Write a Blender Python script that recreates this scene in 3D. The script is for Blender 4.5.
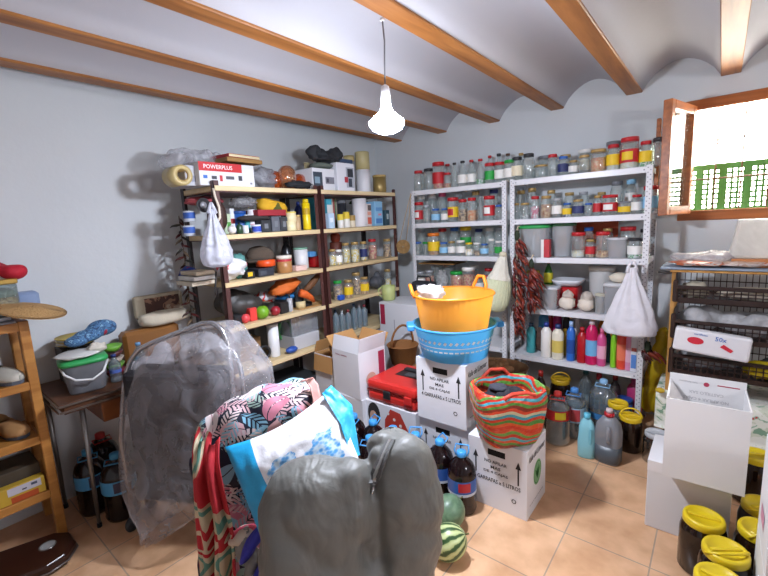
import bpy, bmesh, math, random
from mathutils import Vector, Matrix, noise
PI = math.pi
R_ = math.radians
for o in list(bpy.data.objects):
    bpy.data.objects.remove(o)
RN = random.Random(11)
SC = bpy.context.scene
COL = SC.collection

# ---------------------------------------------------------------- camera
FPX, YAW, PITCH, ROLL = 410.43, -0.687634, 0.157064, -0.049598
CAM = Vector((0, 0, 1.55))


def cam_rows():
    ca, sa, cb, sb, cc, sc_ = math.cos(YAW), math.sin(YAW), math.cos(PITCH), math.sin(PITCH), math.cos(ROLL), math.sin(ROLL)
    B = Matrix(((1, 0, 0), (0, 0, -1), (0, 1, 0)))
    Ry = Matrix(((ca, 0, -sa), (0, 1, 0), (sa, 0, ca)))
    Rx = Matrix(((1, 0, 0), (0, cb, -sb), (0, sb, cb)))
    Rz = Matrix(((cc, -sc_, 0), (sc_, cc, 0), (0, 0, 1)))
    return Rz @ Rx @ Ry @ B


CR = cam_rows()
RIGHT, DOWN, FWD = Vector(CR[0]), Vector(CR[1]), Vector(CR[2])
cd = bpy.data.cameras.new('camera')
cam = bpy.data.objects.new('camera', cd)
COL.objects.link(cam)
cd.sensor_width = 36
cd.lens = FPX / 768 * 36
cd.clip_start = 0.02
m3 = Matrix((RIGHT, -DOWN, -FWD)).transposed()
cam.matrix_world = Matrix.Translation(CAM) @ m3.to_4x4()
SC.camera = cam
SC.view_settings.view_transform = 'Standard'
SC.view_settings.look = 'None'
SC.view_settings.exposure = 0.1
SC.view_settings.gamma = 1
SC.view_settings.use_curve_mapping = False
SC.cycles.transparent_max_bounces = 40
SC.cycles.max_bounces = 10
SC.cycles.diffuse_bounces = 5
SC.cycles.sample_clamp_indirect = 6
BULB = 860.0
DOME = 105.0
SKY = 24.0
FILL = 75.0
wd = bpy.data.worlds.new('sky')
SC.world = wd
wd.use_nodes = True
bg = wd.node_tree.nodes['Background']
bg.inputs[0].default_value = (1.0, 0.95, 0.84, 1)
bg.inputs[1].default_value = SKY


# ---------------------------------------------------------------- where a point of the photo lies on a plane of the room
def ray(px, py):
    return (RIGHT * ((px - 384) / FPX) + DOWN * ((py - 288) / FPX) + FWD)


def on(px, py, ax, v):
    d = ray(px, py)
    return CAM + d * ((v - CAM[ax]) / d[ax])


def at(px, py, d):
    return CAM + ray(px, py) * d


def sx(px, y, z):          # x of the point on the line (.., y, z) seen in column px
    m = (px - 384) / FPX
    k = RIGHT - FWD * m
    return -(k.y * (y - CAM.y) + k.z * (z - CAM.z)) / k.x + CAM.x


def sy(px, x, z):
    m = (px - 384) / FPX
    k = RIGHT - FWD * m
    return -(k.x * (x - CAM.x) + k.z * (z - CAM.z)) / k.y + CAM.y


def ppm(p):                # pixels per metre at p
    return FPX / FWD.dot(Vector(p) - CAM)


GR = Vector((RIGHT.x, RIGHT.y, 0)).normalized()     # level directions across and along the view
GF = Vector((FWD.x, FWD.y, 0)).normalized()
VIEWZ = math.atan2(GR.y, GR.x)


# ---------------------------------------------------------------- materials
def lin(h):
    h = h.lstrip('#')
    r = []
    for i in (0, 2, 4):
        c = int(h[i:i + 2], 16) / 255
        r.append(c / 12.92 if c <= .04045 else ((c + .055) / 1.055) ** 2.4)
    return (*r, 1)


MATS = {}


def newmat(key):
    m = bpy.data.materials.new(key)
    m.use_nodes = True
    nt = m.node_tree
    return m, nt, nt.nodes, nt.links, nt.nodes['Principled BSDF']


def pm(h, rough=.5, metal=0, bump=0, bs=40, var=0, vs=8, spec=.5, sss=0, emit=0):
    key = f'm{h}_{rough}_{metal}_{bump}_{bs}_{var}_{vs}_{spec}_{emit}'
    if key in MATS:
        return MATS[key]
    m, nt, N, L, b = newmat(key)
    c = lin(h)
    b.inputs['Base Color'].default_value = c
    b.inputs['Roughness'].default_value = rough
    b.inputs['Metallic'].default_value = metal
    b.inputs['Specular IOR Level'].default_value = spec
    if emit:
        b.inputs['Emission Color'].default_value = c
        b.inputs['Emission Strength'].default_value = emit
    if bump or var:
        tc = N.new('ShaderNodeTexCoord')
        if bump:
            n = N.new('ShaderNodeTexNoise')
            n.inputs['Scale'].default_value = bs
            n.inputs['Detail'].default_value = 4
            L.new(tc.outputs['Object'], n.inputs['Vector'])
            bp = N.new('ShaderNodeBump')
            bp.inputs['Strength'].default_value = bump
            bp.inputs['Distance'].default_value = .01
            L.new(n.outputs['Fac'], bp.inputs['Height'])
            L.new(bp.outputs['Normal'], b.inputs['Normal'])
        if var:
            n2 = N.new('ShaderNodeTexNoise')
            n2.inputs['Scale'].default_value = vs
            n2.inputs['Detail'].default_value = 5
            L.new(tc.outputs['Object'], n2.inputs['Vector'])
            rp = N.new('ShaderNodeValToRGB')
            rp.color_ramp.elements[0].position = .3
            rp.color_ramp.elements[1].position = .7
            rp.color_ramp.elements[0].color = (*[x * (1 - var) for x in c[:3]], 1)
            rp.color_ramp.elements[1].color = (*[min(1, x * (1 + var)) for x in c[:3]], 1)
            L.new(n2.outputs['Fac'], rp.inputs['Fac'])
            L.new(rp.outputs['Color'], b.inputs['Base Color'])
    MATS[key] = m
    return m


def glass(h='#eef3f1', op=.12, rough=.06):
    """thin clear wall of glass or stiff plastic: mostly see-through, mirror-like towards grazing angles"""
    key = f'g{h}_{op}_{rough}'
    if key in MATS:
        return MATS[key]
    m, nt, N, L, b = newmat(key)
    N.remove(b)
    out = N['Material Output']
    t = N.new('ShaderNodeBsdfTransparent')
    t.inputs[0].default_value = lin(h)
    g = N.new('ShaderNodeBsdfGlossy')
    g.inputs['Roughness'].default_value = rough
    g.inputs[0].default_value = (.95, .97, 1, 1)
    d = N.new('ShaderNodeBsdfDiffuse')
    d.inputs[0].default_value = lin(h)
    lw = N.new('ShaderNodeLayerWeight')
    lw.inputs[0].default_value = .35
    mr = N.new('ShaderNodeMapRange')
    mr.inputs[3].default_value = .06
    mr.inputs[4].default_value = .75
    L.new(lw.outputs['Facing'], mr.inputs[0])
    mx = N.new('ShaderNodeMixShader')
    mx.inputs[0].default_value = op
    L.new(t.outputs[0], mx.inputs[1])
    L.new(d.outputs[0], mx.inputs[2])
    m2 = N.new('ShaderNodeMixShader')
    L.new(mr.outputs[0], m2.inputs[0])
    L.new(mx.outputs[0], m2.inputs[1])
    L.new(g.outputs[0], m2.inputs[2])
    L.new(m2.outputs[0], out.inputs[0])
    MATS[key] = m
    return m


def film(h='#e8e8ec', op=.5, rough=.3, bump=.5, bs=18, var=.3):
    """crumpled plastic film: white diffuse and translucent, partly see-through, with creases"""
    key = f'f{h}_{op}_{rough}_{bump}_{bs}_{var}'
    if key in MATS:
        return MATS[key]
    m, nt, N, L, b = newmat(key)
    out = N['Material Output']
    b.inputs['Base Color'].default_value = lin(h)
    b.inputs['Roughness'].default_value = rough
    tc = N.new('ShaderNodeTexCoord')
    n = N.new('ShaderNodeTexNoise')
    n.inputs['Scale'].default_value = bs
    n.inputs['Detail'].default_value = 5
    n.inputs['Distortion'].default_value = 1.2
    L.new(tc.outputs['Object'], n.inputs['Vector'])
    bp = N.new('ShaderNodeBump')
    bp.inputs['Strength'].default_value = bump
    bp.inputs['Distance'].default_value = .02
    L.new(n.outputs['Fac'], bp.inputs['Height'])
    L.new(bp.outputs['Normal'], b.inputs['Normal'])
    tl = N.new('ShaderNodeBsdfTranslucent')
    tl.inputs[0].default_value = lin(h)
    m1 = N.new('ShaderNodeMixShader')
    m1.inputs[0].default_value = .35
    L.new(b.outputs[0], m1.inputs[1])
    L.new(tl.outputs[0], m1.inputs[2])
    t = N.new('ShaderNodeBsdfTransparent')
    mr = N.new('ShaderNodeMapRange')
    mr.inputs[1].default_value = .3
    mr.inputs[2].default_value = .7
    mr.inputs[3].default_value = max(0, op - var)
    mr.inputs[4].default_value = min(1, op + var)
    L.new(n.outputs['Fac'], mr.inputs[0])
    m2 = N.new('ShaderNodeMixShader')
    L.new(mr.outputs[0], m2.inputs[0])
    L.new(t.outputs[0], m2.inputs[1])
    L.new(m1.outputs[0], m2.inputs[2])
    L.new(m2.outputs[0], out.inputs[0])
    MATS[key] = m
    return m


def thin_plastic(h, tr=.6, rough=.35):
    """coloured thin moulded plastic that lets light through"""
    key = f't{h}_{tr}_{rough}'
    if key in MATS:
        return MATS[key]
    m, nt, N, L, b = newmat(key)
    b.inputs['Base Color'].default_value = lin(h)
    b.inputs['Roughness'].default_value = rough
    t = N.new('ShaderNodeBsdfTranslucent')
    t.inputs[0].default_value = lin(h)
    mx = N.new('ShaderNodeMixShader')
    mx.inputs[0].default_value = tr
    L.new(b.outputs[0], mx.inputs[1])
    L.new(t.outputs[0], mx.inputs[2])
    L.new(mx.outputs[0], N['Material Output'].inputs[0])
    MATS[key] = m
    return m


def ramp(N, stops, const=False):
    r = N.new('ShaderNodeValToRGB')
    cr = r.color_ramp
    if const:
        cr.interpolation = 'CONSTANT'
    while len(cr.elements) < len(stops):
        cr.elements.new(.5)
    for e, (p, h) in zip(cr.elements, stops):
        e.position = p
        e.color = lin(h)
    return r


def print_mat(key, stops, scale=10, distort=1.5, detail=2, rough=.7, bump=.25, kind='noise', smooth=False):
    """printed or mottled cloth: a warped noise (or cell pattern) cut into flat colours"""
    if key in MATS:
        return MATS[key]
    m, nt, N, L, b = newmat(key)
    b.inputs['Roughness'].default_value = rough
    tc = N.new('ShaderNodeTexCoord')
    if kind == 'voro':
        nz = N.new('ShaderNodeTexNoise')
        nz.inputs['Scale'].default_value = scale * .7
        L.new(tc.outputs['Object'], nz.inputs['Vector'])
        ad = N.new('ShaderNodeMixRGB')
        ad.blend_type = 'ADD'
        ad.inputs[0].default_value = distort * .1
        L.new(tc.outputs['Object'], ad.inputs[1])
        L.new(nz.outputs['Color'], ad.inputs[2])
        t = N.new('ShaderNodeTexVoronoi')
        t.inputs['Scale'].default_value = scale
        L.new(ad.outputs[0], t.inputs['Vector'])
        sp = N.new('ShaderNodeSeparateColor')
        L.new(t.outputs['Color'], sp.inputs[0])
        src = sp.outputs[0]
    else:
        t = N.new('ShaderNodeTexNoise')
        t.inputs['Scale'].default_value = scale
        t.inputs['Detail'].default_value = detail
        t.inputs['Distortion'].default_value = distort
        L.new(tc.outputs['Object'], t.inputs['Vector'])
        src = t.outputs['Fac']
    r = ramp(N, stops, not smooth)
    L.new(src, r.inputs['Fac'])
    L.new(r.outputs[0], b.inputs['Base Color'])
    n = N.new('ShaderNodeTexNoise')
    n.inputs['Scale'].default_value = 25
    L.new(tc.outputs['Object'], n.inputs['Vector'])
    bp = N.new('ShaderNodeBump')
    bp.inputs['Strength'].default_value = bump
    bp.inputs['Distance'].default_value = .01
    L.new(n.outputs['Fac'], bp.inputs['Height'])
    L.new(bp.outputs['Normal'], b.inputs['Normal'])
    MATS[key] = m
    return m


def wood(key, h1, h2, scale=6, axis=1, rough=.45):
    if key in MATS:
        return MATS[key]
    m, nt, N, L, b = newmat(key)
    tc = N.new('ShaderNodeTexCoord')
    mp = N.new('ShaderNodeMapping')
    s = [scale * 4] * 3
    s[axis] = scale * .35
    mp.inputs['Scale'].default_value = s
    L.new(tc.outputs['Object'], mp.inputs[0])
    n = N.new('ShaderNodeTexNoise')
    n.inputs['Scale'].default_value = 1
    n.inputs['Detail'].default_value = 6
    n.inputs['Distortion'].default_value = .6
    L.new(mp.outputs[0], n.inputs['Vector'])
    r = ramp(N, [(.3, h1), (.7, h2)])
    L.new(n.outputs['Fac'], r.inputs['Fac'])
    L.new(r.outputs[0], b.inputs['Base Color'])
    b.inputs['Roughness'].default_value = rough
    MATS[key] = m
    return m


# ---------------------------------------------------------------- mesh builder
TXT = {}


def text_geo(s):
    if s not in TXT:
        cu = bpy.data.curves.new('lettering', 'FONT')
        cu.body = s
        cu.resolution_u = 2
        cu.offset = .014
        ob = bpy.data.objects.new('lettering', cu)
        me = ob.to_mesh()
        v = [tuple(p.co) for p in me.vertices]
        f = [tuple(p.vertices) for p in me.polygons]
        ob.to_mesh_clear()
        bpy.data.objects.remove(ob)
        x0 = min(p[0] for p in v); x1 = max(p[0] for p in v)
        y0 = min(p[1] for p in v); y1 = max(p[1] for p in v)
        TXT[s] = ([(p[0] - (x0 + x1) / 2, p[1] - (y0 + y1) / 2, 0) for p in v], f, x1 - x0, y1 - y0)
    return TXT[s]


class MB:
    def __init__(s):
        s.v, s.f, s.m, s.s = [], [], [], []

    def add(s, vs, fs, mi=0, smooth=False, M=None):
        n = len(s.v)
        s.v += [tuple(M @ Vector(p)) for p in vs] if M is not None else [tuple(p) for p in vs]
        for f in fs:
            s.f.append(tuple(i + n for i in f)); s.m.append(mi); s.s.append(smooth)
        return s

    def box(s, x0, y0, z0, x1, y1, z1, mi=0, b=0, M=None, seg=1):
        bm = bmesh.new()
        bmesh.ops.create_cube(bm, size=1)
        for v in bm.verts:
            v.co = Vector(((x0 + x1) / 2 + v.co.x * (x1 - x0), (y0 + y1) / 2 + v.co.y * (y1 - y0), (z0 + z1) / 2 + v.co.z * (z1 - z0)))
        if b:
            bmesh.ops.bevel(bm, geom=bm.edges[:], offset=b, segments=seg, affect='EDGES', profile=.5)
        bm.verts.index_update()
        s.add([v.co[:] for v in bm.verts], [[v.index for v in f.verts] for f in bm.faces], mi, False, M)
        bm.free()
        return s

    def lathe(s, prof, seg=18, mi=0, kx=1, ky=1, M=None, a0=0, a1=2 * PI, smooth=True, fn=None, p=None):
        """revolve (r, z) pairs; fn(angle, i) scales the radius; p: superellipse power for square-ish plans"""
        full = abs(a1 - a0 - 2 * PI) < 1e-6
        n = seg if full else seg + 1
        vs, fs, rows = [], [], []
        for i, (r, z) in enumerate(prof):
            if r < 1e-7 and full:
                rows.append([len(vs)]); vs.append((0, 0, z)); continue
            row = []
            for k in range(n):
                a = a0 + (a1 - a0) * k / seg
                c, q = math.cos(a), math.sin(a)
                rr = r * (fn(a, i) if fn else 1)
                if p:
                    w = (abs(c) ** p + abs(q) ** p) ** (-1 / p)
                    rr *= w
                row.append(len(vs)); vs.append((rr * c * kx, rr * q * ky, z))
            rows.append(row)
        for A, B in zip(rows, rows[1:]):
            if len(A) == 1 and len(B) == 1:
                continue
            for k in range(seg):
                k2 = (k + 1) % n if full else k + 1
                if len(A) == 1:
                    fs.append((A[0], B[k2], B[k]))
                elif len(B) == 1:
                    fs.append((A[k], A[k2], B[0]))
                else:
                    fs.append((A[k], A[k2], B[k2], B[k]))
        return s.add(vs, fs, mi, smooth, M)

    def tube(s, pts, r, seg=8, mi=0, closed=False, M=None):
        pts = [Vector(p) for p in pts]
        n = len(pts)
        vs, fs = [], []
        up = Vector((0.123, .2, .97))
        rr = r if isinstance(r, (list, tuple)) else [r] * n
        nrm = None
        for i, p in enumerate(pts):
            if closed:
                d = pts[(i + 1) % n] - pts[i - 1]
            else:
                d = pts[min(i + 1, n - 1)] - pts[max(i - 1, 0)]
            if d.length < 1e-9:
                d = Vector((0, 0, 1))
            d.normalize()
            if nrm is None:
                nrm = d.cross(up)
                if nrm.length < .1:
                    nrm = d.cross(Vector((1, 0, 0)))
            nrm = nrm - d * nrm.dot(d)
            nrm.normalize()
            bn = d.cross(nrm)
            for k in range(seg):
                a = 2 * PI * k / seg
                vs.append(p + (nrm * math.cos(a) + bn * math.sin(a)) * rr[i])
        for i in range(n if closed else n - 1):
            for k in range(seg):
                a, b2 = i * seg, ((i + 1) % n) * seg
                fs.append((a + k, a + (k + 1) % seg, b2 + (k + 1) % seg, b2 + k))
        if not closed:
            fs.append(tuple(range(seg))[::-1]); fs.append(tuple((n - 1) * seg + k for k in range(seg)))
        return s.add(vs, fs, mi, True, M)

    def ball(s, c, r, mi=0, nu=14, nv=9, amp=0, ns=3, seed=0, p=None, M=None):
        rx, ry, rz = r if isinstance(r, (list, tuple)) else (r, r, r)
        vs, fs = [], []
        for j in range(nv + 1):
            t = PI * j / nv
            for i in range(nu):
                a = 2 * PI * i / nu
                d = Vector((math.sin(t) * math.cos(a), math.sin(t) * math.sin(a), math.cos(t)))
                k = 1
                if p:
                    k = (abs(d.x) ** p + abs(d.y) ** p + abs(d.z) ** p) ** (-1 / p)
                if amp:
                    k *= 1 + amp * noise.noise(d * ns + Vector((seed * 7.3, seed * 1.7, seed)))
                vs.append((c[0] + d.x * rx * k, c[1] + d.y * ry * k, c[2] + d.z * rz * k))
        for j in range(nv):
            for i in range(nu):
                a, b2 = j * nu, (j + 1) * nu
                i2 = (i + 1) % nu
                if j == 0:
                    fs.append((a + i, b2 + i, b2 + i2))
                elif j == nv - 1:
                    fs.append((a + i, b2 + i, a + i2))
                else:
                    fs.append((a + i, b2 + i, b2 + i2, a + i2))
        return s.add(vs, fs, mi, True, M)

    def sheet(s, fn, nu, nv, th=.004, mi=0, M=None):
        """thin cloth or card: the surface fn(u, v) with a thickness"""
        P = [[Vector(fn(i / nu, j / nv)) for j in range(nv + 1)] for i in range(nu + 1)]
        vs = []
        for off in (0, 1):
            for i in range(nu + 1):
                for j in range(nv + 1):
                    a = P[min(i + 1, nu)][j] - P[max(i - 1, 0)][j]
                    b2 = P[i][min(j + 1, nv)] - P[i][max(j - 1, 0)]
                    n = a.cross(b2)
                    n = n.normalized() if n.length > 1e-12 else Vector((0, 0, 1))
                    vs.append(P[i][j] - n * th * off)
        W = nv + 1
        T = (nu + 1) * W
        fs = []
        for i in range(nu):
            for j in range(nv):
                a = i * W + j
                fs.append((a, a + W, a + W + 1, a + 1))
                fs.append((T + a, T + a + 1, T + a + W + 1, T + a + W))
        for i in range(nu):
            for j in (0, nv):
                a = i * W + j
                fs.append((a, a + W, T + a + W, T + a))
        for j in range(nv):
            for i in (0, nu):
                a = i * W + j
                fs.append((a, a + 1, T + a + 1, T + a))
        return s.add(vs, fs, mi, True, M)

    def text(s, t, w, M, mi=0, h=None, th=0):
        v, f, tw, tht = text_geo(t)
        k = w / tw
        ky = h / tht if h else k
        return s.add([(p[0] * k, p[1] * ky, 0) for p in v], f, mi, False, M)

    def poly(s, pts, mi=0, M=None):
        return s.add(pts, [tuple(range(len(pts)))], mi, False, M)

    def build(s, name, mats, parent=None, loc=None, rz=0, uv=None):
        me = bpy.data.meshes.new(name)
        me.from_pydata(s.v, [], s.f)
        if not isinstance(mats, (list, tuple)):
            mats = [mats]
        for m in mats:
            me.materials.append(m)
        me.polygons.foreach_set('material_index', s.m)
        me.polygons.foreach_set('use_smooth', s.s)
        me.update()
        o = bpy.data.objects.new(name, me)
        COL.objects.link(o)
        if parent:
            o.parent = parent
        if loc is not None:
            o.location = loc
        if rz:
            o.rotation_euler = (0, 0, rz)
        return o


SEEN = {}


def tag(o, label, cat, group=None, kind=None):
    o['label'] = label
    o['category'] = cat
    if group:
        o['group'] = group
    if kind:
        o['kind'] = kind
    if label in SEEN:
        print('DUPLICATE LABEL', label)
    SEEN[label] = o.name
    n = len(label.replace(',', ' ').split())
    if n > 16 or n < 4:
        print('LABEL LENGTH', n, label)
    return o


def thing(name, label, cat, loc=(0, 0, 0), rz=0, group=None):
    o = bpy.data.objects.new(name, None)
    o.empty_display_size = .05
    COL.objects.link(o)
    o.location = loc
    o.rotation_euler = (0, 0, rz)
    return tag(o, label, cat, group)


def struct(name, mb, mats, parent=None):
    o = mb.build(name, mats, parent)
    if not parent:
        o['kind'] = 'structure'
    return o


FRONT = Matrix(((1, 0, 0), (0, 0, -1), (0, 1, 0))).to_4x4()     # text plane -> faces -Y


def face(x=0, y=0, z=0, rz=0, tilt=0):
    """a frame for lettering standing on a wall that faces -Y (turned by rz)"""
    return Matrix.Translation((x, y, z)) @ Matrix.Rotation(rz, 4, 'Z') @ FRONT @ Matrix.Rotation(tilt, 4, 'Z')


def soft(name, ells, mats, voxel=.012, sm=6, amp=.006, ns=9, crease=.0, cs=6, seed=0, post=None, parent=None, origin=None):
    """one closed lump of cloth or film: blended ellipsoids (centre, radii, turn), relaxed, then wrinkled"""
    b = MB()
    for e in ells:
        c, r = Vector(e[0]), e[1]
        M = Matrix.Translation(c) @ Matrix.Rotation(e[2] if len(e) > 2 else 0, 4, 'Z')
        if len(e) > 3:
            M = M @ Matrix.Rotation(e[3], 4, 'Y')
        b.ball((0, 0, 0), r, nu=24, nv=16, M=M, p=e[4] if len(e) > 4 else None)
    o = b.build(name, mats)
    rm = o.modifiers.new('r', 'REMESH')
    rm.mode = 'VOXEL'
    rm.voxel_size = voxel
    rm.use_smooth_shade = True
    s2 = o.modifiers.new('s', 'SMOOTH')
    s2.factor = .5
    s2.iterations = sm
    dg = bpy.context.evaluated_depsgraph_get()
    me = bpy.data.meshes.new_from_object(o.evaluated_get(dg))
    old = o.data
    o.modifiers.clear()
    o.data = me
    bpy.data.meshes.remove(old)
    me.name = name
    nr = [v.normal.copy() for v in me.vertices]
    for v, n in zip(me.vertices, nr):
        p = v.co
        q = p + Vector((seed * 3.1, seed * 1.3, seed * 2.2))
        k = amp * noise.noise(q * ns) + amp * .5 * noise.noise(q * ns * 2.3)
        if crease:
            w = q + Vector((noise.noise(q * 3), noise.noise(q * 3 + Vector((5, 1, 2))), noise.noise(q * 3 + Vector((1, 9, 4))))) * .12
            k += crease * (abs(noise.noise(Vector((w.x * cs, w.y * cs, w.z * cs * .45)))) * 2 - .5)
        v.co = p + n * k
    if post:
        for v in me.vertices:
            v.co = post(v.co)
    if origin is not None:
        for v in me.vertices:
            v.co = v.co - Vector(origin)
        o.location = origin
    me.materials.clear()
    for m in (mats if isinstance(mats, (list, tuple)) else [mats]):
        me.materials.append(m)
    for p in me.polygons:
        p.use_smooth = True
        p.material_index = 0
    me.update()
    if parent:
        o.parent = parent
    return o


# ---------------------------------------------------------------- shared kinds of household thing
def carton(name, label, cat, loc, w, d, h, rz=0, col='#d8d8d8', patches=(), group=None, rough=.6, b=.003, words=(), mat=None, tilt=0):
    """closed box, origin under its middle; patches: (side, u0, v0, u1, v1, colour), side f r l t; words: (side, u, v, width, text, colour)"""
    m = MB().box(-w / 2, -d / 2, 0, w / 2, d / 2, h, b=min(b, w / 4, d / 4, h / 4))
    o = m.build(name, mat or pm(col, rough), loc=loc, rz=rz)
    if tilt:
        o.rotation_euler = (0, tilt, rz)
    tag(o, label, cat, group)

    def frame(side, off):
        if side == 'f':
            return Matrix.Translation((-w / 2, -d / 2 - off, 0)) @ FRONT, w, h
        if side == 'r':
            return Matrix.Translation((w / 2 + off, -d / 2, 0)) @ Matrix.Rotation(PI / 2, 4, 'Z') @ FRONT, d, h
        if side == 'l':
            return Matrix.Translation((-w / 2 - off, d / 2, 0)) @ Matrix.Rotation(-PI / 2, 4, 'Z') @ FRONT, d, h
        return Matrix.Translation((-w / 2, -d / 2, h + off)), w, d
    for k, (side, u0, v0, u1, v1, c) in enumerate(patches):
        M, W, H = frame(side, .0012 + .0003 * k)
        MB().poly([(u0 * W, v0 * H, 0), (u1 * W, v0 * H, 0), (u1 * W, v1 * H, 0), (u0 * W, v1 * H, 0)], M=M).build('printed_panel', pm(c, rough), o)
    for (side, u, v, tw, t, c) in words:
        M, W, H = frame(side, .0035)
        MB().text(t, tw * W, M @ Matrix.Translation((u * W, v * H, 0))).build('lettering', pm(c, .6), o)
    return o


def can(name, label, cat, loc, r, h, col, lid=None, band=None, group=None, rough=.4, metal=0, top=1.0, lr=1.04, lh=.12, mat=None):
    t = thing(name, label, cat, loc, 0, group)
    b = MB().lathe([(0, 0), (r * .95, 0), (r, .02 * h), (r * top, h * (1 - lh)), (0, h * (1 - lh))], 20)
    b.build('body', mat or pm(col, rough, metal), t)
    if lid:
        MB().lathe([(0, h * (1 - lh)), (r * top * lr, h * (1 - lh)), (r * top * lr, h * .985), (r * top * .95, h), (0, h)], 20).build('lid', pm(lid, .4), t)
    if band:
        c, z0, z1 = band
        MB().lathe([(r * 1.005 + .0004, z0 * h), (r * 1.005 + .0004, z1 * h)], 20).build('label', pm(c, .6), t)
    return t


def bottle(name, label, cat, loc, r, h, col, cap, lab=None, ky=1, neck=.4, sh=.72, rz=0, group=None, mat=None, caph=.12, caps=1.1, lz=(.2, .55)):
    t = thing(name, label, cat, loc, rz, group)
    c0 = 1 - caph
    pr = [(0, 0), (r * .92, 0), (r, .03 * h), (r, sh * h), (r * (.5 + neck / 2), (sh + (c0 - sh) * .55) * h), (r * neck, (sh + (c0 - sh) * .85) * h), (r * neck, c0 * h), (0, c0 * h)]
    MB().lathe(pr, 18, ky=ky).build('body', mat or pm(col, .3), t)
    MB().lathe([(0, c0 * h), (r * neck * caps, c0 * h), (r * neck * caps * .95, h), (0, h)], 14, ky=ky if neck > .7 else 1).build('cap', pm(cap, .4), t)
    if lab:
        MB().lathe([(r * 1.012, lz[0] * h), (r * 1.012, lz[1] * h)], 14, ky=ky, a0=-PI - .3, a1=.3).build('label', pm(lab, .55), t)
    return t


def lump(name, label, cat, loc, r, mat, amp=.35, ns=2.2, seed=1, group=None, p=None, rz=0):
    """small soft or crumpled thing resting on loc"""
    b = MB().ball((0, 0, 0), r, nu=22, nv=14, amp=amp, ns=ns, seed=seed, p=p)
    z0 = min(v[2] for v in b.v)
    b.v = [(x, y, z - z0) for x, y, z in b.v]
    o = b.build(name, mat, loc=loc, rz=rz)
    return tag(o, label, cat, group)


def hanging_bag(name, label, cat, top, h, rx, ry, mat, rz=0, folds=9, hook=True, prof=None, seed=0, group=None, handles=True, knot=None):
    """carrier bag or pouch hanging from the point top"""
    t = thing(name, label, cat, top, rz, group)
    pr = prof or [(.10, -.1), (.2, -.2), (.34, -.32), (.55, -.45), (.78, -.6), (.95, -.75), (1.0, -.86), (.9, -.95), (.55, -.99), (0, -1)]
    n = len(pr)

    def fn(a, i):
        k = max(0, 1 - i / (n * .75))
        return 1 + .28 * k * math.cos(folds * a + seed) + .10 * noise.noise(Vector((math.cos(a) * 2, math.sin(a) * 2, i * .5 + seed * 3)))
    pp = []
    for j in range((n - 1) * 3 + 1):
        i, f = divmod(j, 3)
        if i >= n - 1:
            pp.append(pr[-1]); break
        f /= 3
        pp.append((pr[i][0] * (1 - f) + pr[i + 1][0] * f, pr[i][1] * (1 - f) + pr[i + 1][1] * f))
    n = len(pp)
    MB().lathe([(r * 1, z * h) for r, z in pp], 48, kx=rx, ky=ry, fn=fn).build('bag', mat, t)
    if handles:
        for s in (-1, 1):
            pts = [(s * rx * .16, s * ry * .2, -.16 * h), (s * rx * .14, 0, -.09 * h), (s * rx * .05, 0, -.01 * h), (0, 0, 0)]
            MB().tube(pts, [.012, .010, .006, .005], 7).build('handle', mat, t)
    return t

# ================================================================ the room
X0, X1, Y0, Y1 = -2.95, 1.75, -1.35, 3.55
BZ, BS, BW = 2.365, .525, .10          # underside, spacing and width of the beams
BX = [-2.63 + BS * k for k in range(9)]

plaster = pm('#d0d4d6', .85, bump=.12, bs=30, var=.02, vs=3)
plaster_ceiling = pm('#b3b3b9', .85, bump=.08, bs=14, var=.025, vs=2)


def tile_mat():
    m, nt, N, L, b = newmat('floor_tile')
    tc = N.new('ShaderNodeTexCoord')
    mp = N.new('ShaderNodeMapping')
    mp.inputs['Location'].default_value = (.503 + .354 * 20, -1.92 + .354 * 20, 0)
    L.new(tc.outputs['Object'], mp.inputs[0])
    br = N.new('ShaderNodeTexBrick')
    br.offset = 0
    br.squash = 1
    br.inputs['Scale'].default_value = 1
    br.inputs['Brick Width'].default_value = .354
    br.inputs['Row Height'].default_value = .354
    br.inputs['Mortar Size'].default_value = .0035
    br.inputs['Mortar Smooth'].default_value = .3
    br.inputs['Color1'].default_value = lin('#e6bb94')
    br.inputs['Color2'].default_value = lin('#e0b38a')
    br.inputs['Mortar'].default_value = lin('#b09c88')
    L.new(mp.outputs[0], br.inputs['Vector'])
    n = N.new('ShaderNodeTexNoise')
    n.inputs['Scale'].default_value = 7
    n.inputs['Detail'].default_value = 6
    L.new(tc.outputs['Object'], n.inputs['Vector'])
    r = ramp(N, [(.3, '#c9b8a8'), (.7, '#ffffff')])
    L.new(n.outputs['Fac'], r.inputs['Fac'])
    mx = N.new('ShaderNodeMixRGB')
    mx.blend_type = 'MULTIPLY'
    mx.inputs[0].default_value = .7
    L.new(br.outputs['Color'], mx.inputs[1])
    L.new(r.outputs[0], mx.inputs[2])
    L.new(mx.outputs[0], b.inputs['Base Color'])
    rr = N.new('ShaderNodeMapRange')
    rr.inputs[3].default_value = .32
    rr.inputs[4].default_value = .8
    L.new(br.outputs['Fac'], rr.inputs[0])
    L.new(rr.outputs[0], b.inputs['Roughness'])
    bp = N.new('ShaderNodeBump')
    bp.invert = True
    bp.inputs['Strength'].default_value = .4
    bp.inputs['Distance'].default_value = .004
    L.new(br.outputs['Fac'], bp.inputs['Height'])
    L.new(bp.outputs['Normal'], b.inputs['Normal'])
    return m


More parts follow.
